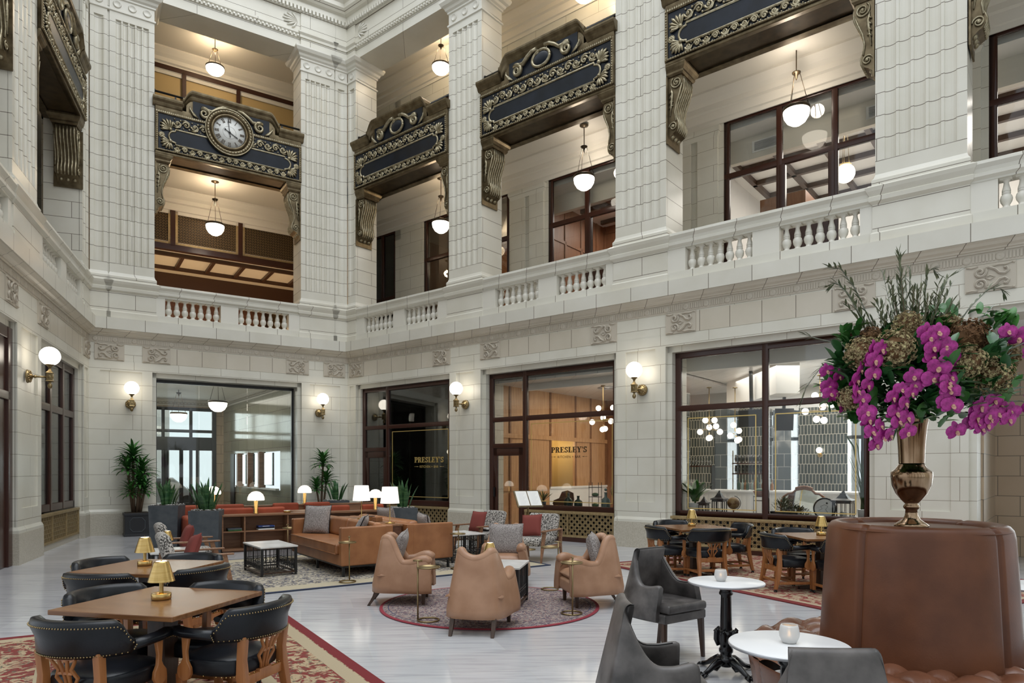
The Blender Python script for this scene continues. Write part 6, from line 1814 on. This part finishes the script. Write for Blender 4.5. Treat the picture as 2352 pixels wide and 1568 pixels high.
# ---------------------------------------------------------------- window displays
def at(x, y, z): return MR_ @ Matrix.Translation((x,y,z))
def lantern(lb, M, h, w):
    t = thing('lantern', lb, 'lantern', M=M, group='black metal lanterns in the bar window')
    b = h*.62; a = w/2
    MB().box(-a,a,-a,a,0,.02).build('base', 'iron', t)
    for x in (-1,1):
        for y in (-1,1): MB().box(x*a-.009,x*a+.009,y*a-.009,y*a+.009,.02,b).build('post', 'iron', t)
    m = MB()
    for (dx,dy) in ((1,0),(-1,0),(0,1),(0,-1)):
        for s in (-1,1):
            pts = []
            for k in range(7):
                q = pi/2*k/6; u = s*(a*.5+ -a*.5*cos(q)*1.0); u = s*a*.5*(1-cos(q)) ; pts.append((s*a*.95-0 if False else s*(a-(a*.5)*(1-cos(q))) , b-.10*h+.07*h*sin(q)))
            m.tube([((p[0] if dy else dx*a),(p[0] if dx else dy*a),p[1]) for p in pts], .010, 5)
            m.tube([((s*.01 if dy else dx*a),(s*.01 if dx else dy*a),z) for z in (.02,b-.03)], .006, 5)
        m.box(-a if dy else dx*a-.006, a if dy else dx*a+.006, -a if dx else dy*a-.006, a if dx else dy*a+.006, b-.04,b)
    m.build('arch', 'iron', t)
    m = MB(); rect_loft(m,-.01,.01,-.01,.01,[(b,a+.02),(b+.02,a+.02),(b+.10*h,a*.62),(b+.22*h,a*.30),(b+.27*h,a*.26),(b+.28*h,a*.12),(b+.33*h,a*.10)],True); m.sphere((0,0,h*.97),.018,8,6); m.build('roof', 'iron', t)
    MB().cyl((0,0,.02),a*.42,h*.22,16).build('candle', 'paper', t)
    return t
lantern('small black lantern beside the white pot', at(11.13,.62,.735), .36,.15)
lantern('middle sized black lantern between the small lantern and the globe', at(11.44,.68,.735), .50,.22)
lantern('large black lantern beside the round framed picture', at(13.80,.75,.735), .55,.30)
t = thing('desk_globe', 'old brown desk globe on its stand in the bar window', 'globe', M=at(11.77,.6,.735))
MB().lathe([(0,0),(.07,0),(.07,.015),(.02,.03),(.012,.10)],18).build('base', 'chair_wood', t)
noisy('globe_map', (.36,.22,.08), (.16,.075,.02), 9, .4, stops=(.5,.54)); MB().sphere((0,0,.25),.125,24,16).build('ball', 'globe_map', t)
m = MB(); m.tube([(.145*sin(a),0,.25-.145*cos(a)) for a in [pi*k/14-.15 for k in range(15)]],.007,6); m.build('meridian', 'iron', t)
t = thing('overmantel_mirror', 'large wood framed mirror with a carved crest leaning in the bar window', 'mirror', M=at(13.0,.98,.735) @ Matrix.Rotation(-.24,4,'X'))
out = [(-.40,0),(.40,0),(.42,.30),(.38,.40),(.30,.46),(.22,.47),(.15,.54),(0,.57),(-.15,.54),(-.22,.47),(-.30,.46),(-.38,.40),(-.42,.30)]
MB().prism(out,-.012,.0,'y').build('glass', 'mirror', t)
m = MB(); m.tube([(x,-.01,z) for x,z in out+[out[0]]],.024,8); fr_ = m.build('mirror_frame', 'chair_wood', t)
m = MB()
for k in range(9): m.sphere((-.14+.035*k,-.02,.57+.03*sin(pi*k/8)), .032, 8, 6)
m.build('carved_crest', 'chair_wood', fr_)
t = thing('round_picture', 'round black framed line drawing standing before the mirror', 'picture', M=at(13.50,.62,.735) @ Matrix.Rotation(-.10,4,'X'))
m = MB(); m.torus((0,0,.20),.19,.018,32,8,'y'); m.build('picture_frame', 'iron', t)
m = MB(); m.lathe([(0,0),(.18,0),(.18,.01)],32); m.v = [(p[0],.0-p[2],.20+p[1]) for p in m.v]; m.build('drawing', 'paper', t)
m = MB(); m.tube([(-.10,-.014,.16),(-.04,-.014,.19),(-.07,-.014,.24),(.0,-.014,.27),(.06,-.014,.24),(.02,-.014,.18),(.08,-.014,.10)],.003,4); m.sphere((.04,-.014,.30),.018,8,6,(1,.2,1)); m.build('drawn_line', 'iron', t)
def bushy(name, lb, M, pots, fol, seed, group=None):
    random.seed(seed); t = thing(name, lb, 'plant', M=M, group=group); pots(t); m = MB(); fol(m); m.build('foliage', fol.mat, t, fix=False); return t
def f1(m):
    for k in range(14): blade(m,(random.uniform(-.03,.03),random.uniform(-.03,.03),.25),2*pi*k/14+random.uniform(-.2,.2),random.uniform(.1,.75),random.uniform(.42,.62),random.uniform(.13,.17),.5,7,.15)
f1.mat = 'leaf'
bushy('potted_dieffenbachia','broad leaved green plant in a white pot at the edge of the bar window',at(10.88,.75,.735),lambda t:(MB().lathe([(0,0),(.11,0),(.13,.03),(.135,.22),(.125,.225),(.12,.19),(0,.19)],20).build('pot','white_ceramic',t),MB().lathe([(.02,.2),(.03,.3),(0,.3)],8).build('stem','leaf_dark',t)),f1,31)
def f2(m):
    for k in range(420):
        a, r, z = random.uniform(0,2*pi), random.uniform(.02,.30), random.uniform(0,1); q = sqrt(1-z*z)
        blade(m,(r*cos(a)*q,r*sin(a)*q*.6,.12+.24*z),a,random.uniform(.2,1.6),.07,.022,.5,2,.1)
f2.mat = 'olive'
bushy('bushy_planter','small leaved grey-green shrub in a long low planter in the bar window',at(12.78,.62,.735),lambda t:MB().box(-.26,.26,-.09,.09,0,.12).build('planter','iron',t,bev=.01),f2,32)
def f3_(m):
    for k in range(46): blade(m,(random.uniform(-.05,.05),random.uniform(-.05,.05),.2),random.uniform(0,2*pi),random.uniform(.02,.28),random.uniform(.6,1.15),.022,.3,7,.1)
    for k in range(9):
        a = random.uniform(0,2*pi); x, y = .15*cos(a), .15*sin(a); m.tube([(0,0,.2),(x*.7,y*.7,.9),(x*1.2,y*1.2,1.35),(x*2.0,y*2,1.55)],[.006,.005,.012,.004],5)
f3_.mat = 'leaf_dark'
bushy('grass_plant','tall feathery grass plant in a white pot at the flower side of the bar window',at(14.16,.72,.735),lambda t:MB().lathe([(0,0),(.10,0),(.115,.20),(.10,.2),(0,.18)],18).build('pot','white_ceramic',t),f3_,33)
t = thing('basket_stand','wire plant stand with a basket of moss behind the bar window mullion','stand',M=at(12.20,.95,.735))
m = MB()
for x in (-.12,.12):
    for y in (-.08,.08): m.tube([(x,y,0),(x,y,.40)],.006,5)
for z in (.3,.38): m.tube([(-.12,-.08,z),(.12,-.08,z),(.12,.08,z),(-.12,.08,z),(-.12,-.08,z)],.005,5)
m.build('wire_frame','iron',t); MB().lathe([(0,.39),(.10,.39),(.15,.48),(.15,.5),(0,.48)],18).build('basket','chair_wood',t); MB().sphere((0,0,.49),.13,14,8,(1,1,.5)).build('moss','leaf_dark',t)
# oak window display
def topiary(m):
    for k in range(700):
        z = random.uniform(-1,1); a = random.uniform(0,2*pi); q = sqrt(1-z*z); d = Vector((q*cos(a),q*sin(a),z))
        blade(m, d*.17+Vector((0,0,.44)), a, pi/2*(1-z)*.9+random.uniform(-.4,.4), .05, .028, .3, 2, .1)
topiary.mat = 'leaf'
bushy('topiary_ball','round clipped topiary in a small pot at the pier end of the oak window',at(9.05,.72,.745),lambda t:(MB().lathe([(0,0),(.06,0),(.075,.14),(0,.14)],16).build('pot','white_ceramic',t),MB().cyl((0,0,.14),.012,.2,8).build('stem','twig',t),MB().sphere((0,0,.44),.175,16,12).build('core','leaf_dark',t)),topiary,34)
t = thing('cutting_board','large dark wooden serving board leaning in the oak window','board',M=at(7.42,.86,.745) @ Matrix.Rotation(-.2,4,'X'))
MB().prism([(-.30,0),(.24,0),(.26,.2),(.22,.36),(.05,.42),(-.12,.38),(-.18,.22),(-.34,.16),(-.36,.08)],-.015,.015,'y').build('board','walnut_dark',t,bev=.006); MB().lathe([(.0,0),(.018,0),(.018,.02)],12,(-.30,-.016,.11)).build('hanging_hole','black',t)
bottle('glass_bottle','dark round bottle in the oak window, next to the serving board',at(7.70,.62,.745),.36,.11,'green_bottle','large bottles in the oak window')
bottle('glass_bottle','dark narrow necked bottle in the middle of the oak window',at(8.0,.60,.745),.30,.10,'green_bottle','large bottles in the oak window')
bb = bottle('glass_bottle','amber-green stoppered bottle before the topiary in the oak window',at(8.76,.60,.745),.40,.105,'clear_bottle','large bottles in the oak window')
MB().sphere((0,0,.46),.035,12,8).build('stopper','clear_bottle',bb)
t = thing('etagere','small three tier iron shelf with moss balls in the oak window','shelf',M=at(8.32,.85,.745))
m = MB()
for x in (-.13,.13):
    for y in (-.07,.07): m.tube([(x,y,0),(x,y,.62)],.007,5)
m.build('upright','iron',t)
for z in (.02,.27,.50): MB().box(-.14,.14,-.08,.08,z,z+.012).build('tier','iron',t)
for i,z in enumerate((.08,.33)):
    q = thing('moss_ball',['dark moss ball on the lowest tier of the small iron shelf','dark moss ball on the middle tier of the small iron shelf'][i],'decoration',M=at(8.32,.85,.745+z),group='moss balls'); MB().sphere((0,0,.0),.075,12,8,(1.3,.8,.6)).build('ball','leaf_dark',q); MB().torus((0,0,-.035),.05,.008,14,5).build('ring','twig',q)
t = thing('spiky_plant','small spiky plant in a clay pot beside the restaurant door','plant',M=at(6.95,.62,.745))
MB().lathe([(0,0),(.06,0),(.08,.14),(0,.13)],16).build('pot','concrete',t); m = MB()
random.seed(5)
for k in range(16): blade(m,(0,0,.13),2*pi*k/16,random.uniform(.2,.9),.34,.03,.3,5,.2)
m.build('foliage','leaf_dark',t,fix=False)
t = thing('cypress_tree','slim clipped conifer standing inside the dark glazed shopfront','plant',M=at(2.55,.85,.0))
MB().lathe([(0,0),(.14,0),(.16,.3),(0,.29)],16).build('pot','iron',t); m = MB()
for k in range(900):
    z = random.random(); r = .16*(1-z)**.6+.02; a = random.uniform(0,2*pi); blade(m,(r*cos(a),r*sin(a),.3+1.5*z),a,random.uniform(.1,.6),.09,.02,.0,2,.1)
m.build('foliage','leaf_dark',t,fix=False)

# ---------------------------------------------------------------- round settee, vase and flowers
CX, CY = 2.745, 4.64
t = thing('round_settee', 'round brown leather settee with a buttoned seat and conical back', 'sofa', (CX,CY,0), 0)
def tuft(a, b): return (abs(sin(pi*a))*abs(sin(pi*b)))**.45
NT = 30; rows = []; r0, r1 = .56, 1.08
for j in range(37):
    f_ = j/36; r = r0+(r1-r0)*f_; row = []
    for i in range(NT*8):
        th = 2*pi*i/(NT*8); u = th/(2*pi)*NT; v = f_*3.2
        z = .405+.062*tuft((u+v)/2,(u-v)/2) - .05*ss(.86,1,f_)
        row.append((r*cos(th),r*sin(th),z))
    rows.append(row)
m = MB(); m.grid(rows, closed=True)
seat = m.build('seat', 'seat_leather', t)
m = MB()
for i in range(NT):
    for k in range(3):
        f_ = (k+.5*(i%2))*2/3.2/2*1.0
        v = k+ (0 if i % 2 == 0 else 0)
        vv = (2*k + (i % 2)); f_ = vv/3.2
        if .05 < f_ < .85:
            th = 2*pi*i/NT; r = r0+(r1-r0)*f_; m.sphere((r*cos(th),r*sin(th),.408), .014, 8, 5, (1,1,.6))
m.build('button', 'seat_leather', t, fix=False)
m = MB(); rows = []
for z, r in ((.06,1.02),(.10,1.04),(.30,1.075),(.345,1.085),(.36,1.08)):
    rows.append([((r-.012*(1 if i % 8 == 0 else 0))*cos(2*pi*i/160),(r-.012*(1 if i % 8 == 0 else 0))*sin(2*pi*i/160),z) for i in range(160)])
m.grid(rows, closed=True); m.build('skirt', 'seat_leather', t)
MB().lathe([(0,0),(.95,0),(.95,.07)],48).build('plinth', 'leg_wood', t)
SEAMS = [radians(-90+24), radians(-90-64), radians(-90+112), radians(90+24)]
rows = []; NN = 240
prof = [(.40,.588),(.46,.586),(.70,.572),(1.0,.555),(1.22,.540),(1.265,.530),(1.29,.510),(1.300,.485),(1.296,.455),(1.28,.432),(1.24,.42),(1.10,.41)]
for z, r in prof:
    row = []
    for i in range(NN):
        th = 2*pi*i/NN; dmin = min(abs((th-s+pi)%(2*pi)-pi) for s in SEAMS)
        g_ = math.exp(-(dmin/.022)**2)
        puff_ = .012*(1-math.exp(-(dmin/.25)**2))
        row.append(((r+puff_-.040*g_)*cos(th),(r+puff_-.040*g_)*sin(th),z-.012*g_*(1 if z > 1.2 else 0)))
    rows.append(row)
m = MB(); m.grid(rows, closed=True); m.build('backrest', 'settee_leather', t)
MB().lathe([(0,1.268),(.41,1.268),(.425,1.262)],48).build('well_floor', 'walnut_dark', t)
m = MB(); m.torus((0,0,0),.538,.004,120,5); m.v = [(p[0],p[1],p[2]+1.262) for p in m.v]; m.build('piping', 'settee_leather', t)

t = thing('flower_vase', 'tall bronze trumpet vase standing on the brown settee', 'vase', (CX-.03,CY,1.268))
pr = [(0,0),(.105,0),(.105,.012),(.085,.028),(.055,.05),(.04,.075),(.036,.115),(.046,.125),(.05,.135),(.046,.147),(.038,.155),(.06,.18),(.095,.225),(.118,.28),(.126,.34),(.125,.372),(.118,.376),(.098,.392),(.082,.415),(.076,.43)]
m = MB(); m.lathe(pr, 40); m.build('base_urn', 'vase_metal', t)
rows = []; ng = 48
for z, r in ((.43,.077),(.50,.079),(.60,.085),(.68,.093),(.74,.103),(.79,.116),(.82,.130),(.84,.146),(.845,.150),(.84,.144),(.80,.115),(.6,.07)):
    rows.append([((r*(1+.018*abs(cos(4*2*pi*i/ng))))*cos(2*pi*i/ng),(r*(1+.018*abs(cos(4*2*pi*i/ng))))*sin(2*pi*i/ng),z) for i in range(ng)])
m = MB(); m.grid(rows, closed=True); m.build('trumpet', 'vase_metal', t)

random.seed(3)
FL = thing('flower_arrangement', 'large arrangement of magenta orchids, dried hydrangeas and branches in the bronze vase', 'flowers', (CX-.03,CY,2.10))
# orchid bloom
ob = MB()
def petal(mb, ang, L, w, cup, tilt):
    d = Vector((cos(ang),0,sin(ang))); s = Vector((-sin(ang),0,cos(ang))); rows = []
    for i in range(6):
        t_ = i/5; ww = w*sin(pi*min(1,.10+.80*t_))**.65; row = []
        for j in (-1,-.5,0,.5,1):
            q = d*L*t_*(1-.08*abs(j)) + s*ww*.5*j; q.y = -.010-cup*sin(pi*t_)*.5*(1-j*j*.6)+tilt*t_; row.append(tuple(q))
        rows.append(row)
    mb.grid(rows)
for a in (pi/2,pi/2+2.2,pi/2-2.2): petal(ob,a,.056,.036,.006,.014)
for a in (.12,pi-.12): petal(ob,a,.056,.066,.010,.006)
OM = None
lp = MB(); lp.sphere((0,-.018,-.006),.009,8,6); petal(lp,-pi/2,.026,.022,.012,-.016)
def bloom(par, loc, yaw, pitch, sc_):
    global OM
    if OM is None:
        a = ob.build('bloom','orchid',par); b = lp.build('bloom_lip','orchid_lip',par); OM = (a.data,b.data); o, l = a, b
    else:
        o = bpy.data.objects.new('bloom',OM[0]); COL.objects.link(o); o.parent = par
        l = bpy.data.objects.new('bloom_lip',OM[1]); COL.objects.link(l); l.parent = par
    for q in (o,l): q.location = loc; q.rotation_euler = (pitch,random.uniform(-.3,.3),yaw); q.scale = (sc_,)*3
def spray(pts, n, depth, sc_=1.0, wob=.035):
    P = [Vector((x,depth,z)) for x,z in pts]
    st = MB(); st.tube([(0,0,-.05),(P[0].x*.5,depth*.5,P[0].z*.5+.05)]+[tuple(p) for p in P],.006,6); o = st.build('orchid_spray','leaf_dark',FL)
    L = [0]
    for i in range(1,len(P)): L.append(L[-1]+(P[i]-P[i-1]).length)
    for k in range(n):
        s = L[-1]*(k+.3)/n; j = 0
        while j < len(P)-2 and L[j+1] < s: j += 1
        q = P[j].lerp(P[j+1],(s-L[j])/max(1e-6,L[j+1]-L[j]))
        bloom(o,(q.x+random.uniform(-wob,wob)+(.028 if k%2 else -.028),q.y-.03+random.uniform(-.03,.02),q.z+random.uniform(-.02,.02)),random.uniform(-.5,.5)+(.35 if q.x < -.3 else (-.35 if q.x > .4 else 0)),random.uniform(-.1,.35),sc_*random.uniform(.85,1.1))
spray([(-.40,.33),(-.48,.22),(-.54,.12),(-.54,.0),(-.50,-.12),(-.46,-.22),(-.40,-.30)],17,-.34,1.15)
spray([(-.14,.42),(-.11,.33),(-.07,.22),(-.09,.12),(-.05,.02),(-.06,-.06)],16,-.42,1.22)
spray([(-.32,.02),(-.30,-.08),(-.30,-.18),(-.33,-.26)],7,-.36,1.15,.02)
spray([(-.20,.14),(-.25,.07),(-.31,.0)],4,-.36,1.0)
spray([(.22,-.02),(.28,-.08),(.22,-.16),(.16,-.20)],9,-.28,1.15,.05)
spray([(.38,.02),(.40,-.06),(.34,-.14),(.26,-.14)],9,-.26,1.15,.05)
spray([(.46,.42),(.58,.36),(.66,.27),(.68,.14),(.66,.02),(.60,-.08)],15,-.28,1.2,.04)
spray([(-.60,.22),(-.62,.08),(-.60,-.06)],6,-.10,1.0)
# hydrangea heads
HM = []
def hyd(x, y, z, r, mat):
    m = MB()
    for k in range(460):
        zz = random.uniform(-1,1); a = random.uniform(0,2*pi); q = sqrt(1-zz*zz); d = Vector((q*cos(a),q*sin(a),zz)); c_ = d*r*random.uniform(.74,1.14); d = (d+Vector((random.uniform(-.5,.5),random.uniform(-.5,.5),random.uniform(-.5,.5)))).normalized()
        e = d.orthogonal().normalized(); f_ = d.cross(e); w_ = r*.15; t0 = random.uniform(0,pi)
        for h_ in range(2):
            u = e*cos(t0+h_*pi/2)+f_*sin(t0+h_*pi/2); v = d.cross(u)
            m.add([c_-u*w_,c_-v*w_*.5+d*.006,c_+u*w_,c_+v*w_*.5+d*.006],[(0,1,2,3)])
    o = m.build('hydrangea_head',mat,FL,fix=False); o.location = (x,y,z)
    MB().sphere((0,0,0),r*.80,12,8).build('core','hydrangea_brown',o)
for x,y,z,r,mt in [(-.46,-.25,.30,.10,'hydrangea'),(-.30,-.33,.32,.115,'hydrangea'),(-.33,-.1,.42,.075,'hydrangea_brown'),(-.14,-.2,.49,.085,'hydrangea'),(.10,-.42,.225,.095,'hydrangea'),(.25,-.20,.40,.12,'hydrangea_brown'),(.31,-.34,.15,.11,'hydrangea'),(.22,-.05,.52,.08,'hydrangea'),(.55,-.1,.30,.09,'hydrangea'),(-.52,-.2,.02,.07,'hydrangea')]: hyd(x,y,z,r,mt)
# leafy greens
def greens(n, cx, cz, rx, rz, ry, L, w, mat, nm):
    m = MB()
    for k in range(n):
        a = random.uniform(0,2*pi); zz = random.uniform(-1,1); q = sqrt(1-zz*zz); rr = random.uniform(.55,1.0)
        c_ = Vector((cx+rx*q*cos(a)*rr, ry*q*sin(a)*rr-.05, cz+rz*zz*rr))
        a2 = atan2(c_.y,c_.x)
        for j in range(5):
            blade(m, c_+Vector((random.uniform(-.03,.03),random.uniform(-.03,.03),.03*j-.05)), a2+(j-2)*.9+random.uniform(-.4,.4), random.uniform(.3,1.7), L*random.uniform(.7,1.1), w, .4, 4, .15)
    m.build(nm,mat,FL,fix=False)
greens(120,0,.16,.62,.30,.42,.14,.06,'leaf_dark','leaf_cluster'); greens(100,.02,.08,.60,.26,.44,.13,.06,'leaf','leaf_cluster'); greens(14,.16,.50,.14,.10,.1,.13,.045,'leaf','leaf_cluster'); greens(14,.50,.50,.12,.08,.15,.12,.045,'leaf','leaf_cluster'); greens(8,-.44,.42,.08,.05,.1,.10,.04,'leaf','leaf_cluster')
greens(26,-.18,-.04,.34,.06,.30,.11,.05,'leaf','leaf_cluster')
# branches
def branch(pts, mat='willow', nl=26, ll=.075, r=.004, lm='olive'):
    P = [Vector(p) for p in pts]; s = MB(); s.tube(P,[r*(1.3-.9*i/(len(P)-1)) for i in range(len(P))],5); o = s.build('branch',mat,FL)
    m = MB()
    for k in range(nl):
        f_ = .25+.75*k/nl; x = f_*(len(P)-1); j = min(int(x),len(P)-2); q = P[j].lerp(P[j+1],x-j); d = (P[j+1]-P[j]).normalized()
        a = random.uniform(0,2*pi); lean = math.acos(max(-1,min(1,d.z)))
        blade(m,q,atan2(d.y,d.x)+random.uniform(-1.1,1.1) if lean > .4 else a,max(.1,lean*.8+random.uniform(-.1,.6)),ll*random.uniform(.7,1.2),.013,.2,3,.1)
    m.build('branch_leaves',lm,o,fix=False)
branch([(-.03,0,.1),(-.05,0,.5),(-.07,.0,.8),(-.085,0,1.02)],nl=70,lm='olive')
branch([(-.1,0,.1),(-.25,0,.5),(-.38,0,.78),(-.48,0,.92),(-.57,0,.93)],nl=40)
branch([(-.1,0,.1),(-.3,.05,.55),(-.42,0,.74),(-.52,-.02,.82),(-.56,0,.80)],nl=34)
branch([(.05,0,.1),(.10,0,.5),(.09,0,.75),(.11,0,.90),(.15,0,.92),(.17,0,.88)],nl=26)
branch([(.05,0,.1),(.12,0,.45),(.18,0,.70),(.25,0,.86),(.32,0,.90)],nl=26)
branch([(.1,0,.1),(.25,0,.45),(.40,0,.66),(.52,0,.78),(.60,0,.79),(.63,0,.75)],nl=26)
for k in range(44):
    a = random.uniform(-.75,.6); L = random.uniform(.55,.88); d = random.uniform(-.15,.15)
    branch([(0,0,.1),(sin(a)*L*.45,d*.5,.1+cos(a)*L*.5),(sin(a)*L*.85,d,.1+cos(a)*L*.95)],'twig' if k%2 else 'willow',24,.06,.0035,'olive')
branch([(-.3,-.1,.2),(-.55,-.15,.38),(-.72,-.15,.42),(-.80,-.15,.45)],nl=14); branch([(-.4,-.1,.2),(-.65,-.1,.25),(-.76,-.1,.10),(-.79,-.1,.0)],nl=20)
branch([(.2,-.2,.2),(.5,-.35,.35),(.75,-.4,.40),(.95,-.4,.38)],nl=10); branch([(.3,-.2,.0),(.6,-.2,.0),(.80,-.2,-.08),(.9,-.2,-.16)],nl=16)

# ---------------------------------------------------------------- light and camera
W_ = bpy.data.worlds.new('World'); SC.world = W_; W_.use_nodes = True
bg = W_.node_tree.nodes['Background']; bg.inputs['Color'].default_value = (.86,.93,1,1); bg.inputs['Strength'].default_value = 1.3
def area(name, loc, rot, sx, sy, power, col=(1,1,1)):
    l = bpy.data.lights.new(name,'AREA'); l.shape = 'RECTANGLE'; l.size = sx; l.size_y = sy; l.energy = power; l.color = col
    o = bpy.data.objects.new(name,l); COL.objects.link(o); o.location = loc; o.rotation_euler = rot; return o
area('skylight', (0,8,27), (0,0,0), 20, 22, 4300, (.94,.97,1))
def point(name, M, p, e, col=(1,.78,.52), r=.15):
    l = bpy.data.lights.new(name,'POINT'); l.energy = e; l.color = col; l.shadow_soft_size = r
    o = bpy.data.objects.new(name,l); COL.objects.link(o); o.location = M @ Vector(p); return o
point('gallery_lamp', MB_, (3.37,2.45,10.0), 60); point('gallery_lamp', MB_, (3.37,2.45,14.5), 70)
point('gallery_lamp', MR_, (2.31,1.7,14.5), 60); point('gallery_lamp', MR_, (2.31,1.7,9.9), 30)
for x in (7.4,12.6): point('gallery_lamp', MR_, (x,1.8,14.4), 50); point('gallery_lamp', MR_, (x,1.8,9.9), 30, (1,.88,.74))
for x in (7.4,13,17.5): area('room_light', MR_ @ Vector((x,6,9.6)), (0,0,-.68), 3, 3, 160, (1,.92,.85))
point('room_lamp', MR_, (2.3,4.5,9), 60)
point('room_lamp', MB_, (3.0,5.8,6.6), 60, (1,.66,.36), .3); point('room_lamp', MB_, (6.0,5.8,6.6), 60, (1,.66,.36), .3); point('room_lamp', MB_, (1.0,5.8,6.6), 30, (1,.7,.36), .3); point('room_lamp', MB_, (3.2,3.0,8.0), 14, (1,.66,.36), .3)
area('restaurant_light', MR_ @ Vector((7.8,3.4,3.85)), (0,0,-.68), 2.5, 3.5, 95, (1,.86,.68)); area('bar_light', MR_ @ Vector((12.5,4,3.9)), (0,0,-.68), 4, 5, 240, (1,.95,.88))
point('alcove_lamp', MR_, (4.9,3.6,2.4), 30, (1,.75,.4)); point('dark_room_spot', MR_, (2.9,1.45,2.2), 5, (1,.9,.7), .08)
area('entrance_light', MB_ @ Vector((3,5,4.3)), (0,0,.58), 3, 6, 110, (1,.93,.82))
area('street_daylight', MB_ @ Vector((2.5,11.5,3.0)), (-pi/2,0,.58), 6, 4, 200, (.9,.96,1))
area('street_daylight', MR_ @ Vector((11.6,8.7,2.4)), (-pi/2,0,-.68), 8, 3, 420, (.9,.96,1))
area('passage_daylight', MR_ @ Vector((18.4,8.6,2.4)), (-pi/2,0,-.68), 4, 4, 420, (.92,.97,1))

cam = bpy.data.cameras.new('camera'); co = bpy.data.objects.new('camera',cam); COL.objects.link(co)
cam.sensor_width = 36; cam.lens = 1568/2352*36; cam.shift_y = (1080-784)/2352; cam.clip_end = 200; cam.clip_start = .05
co.location = (0,0,1.65); co.rotation_euler = (pi/2,0,0); SC.camera = co
SC.view_settings.view_transform = 'Standard'; SC.view_settings.look = 'None'; SC.view_settings.gamma = 1; SC.view_settings.exposure = -.16
cy = SC.cycles; cy.use_denoising = True; cy.max_bounces = 7; cy.diffuse_bounces = 4; cy.glossy_bounces = 3; cy.transmission_bounces = 4; cy.transparent_max_bounces = 12; cy.caustics_reflective = False; cy.caustics_refractive = False; cy.sample_clamp_indirect = 6
try: cy.use_light_tree = True
except Exception: pass
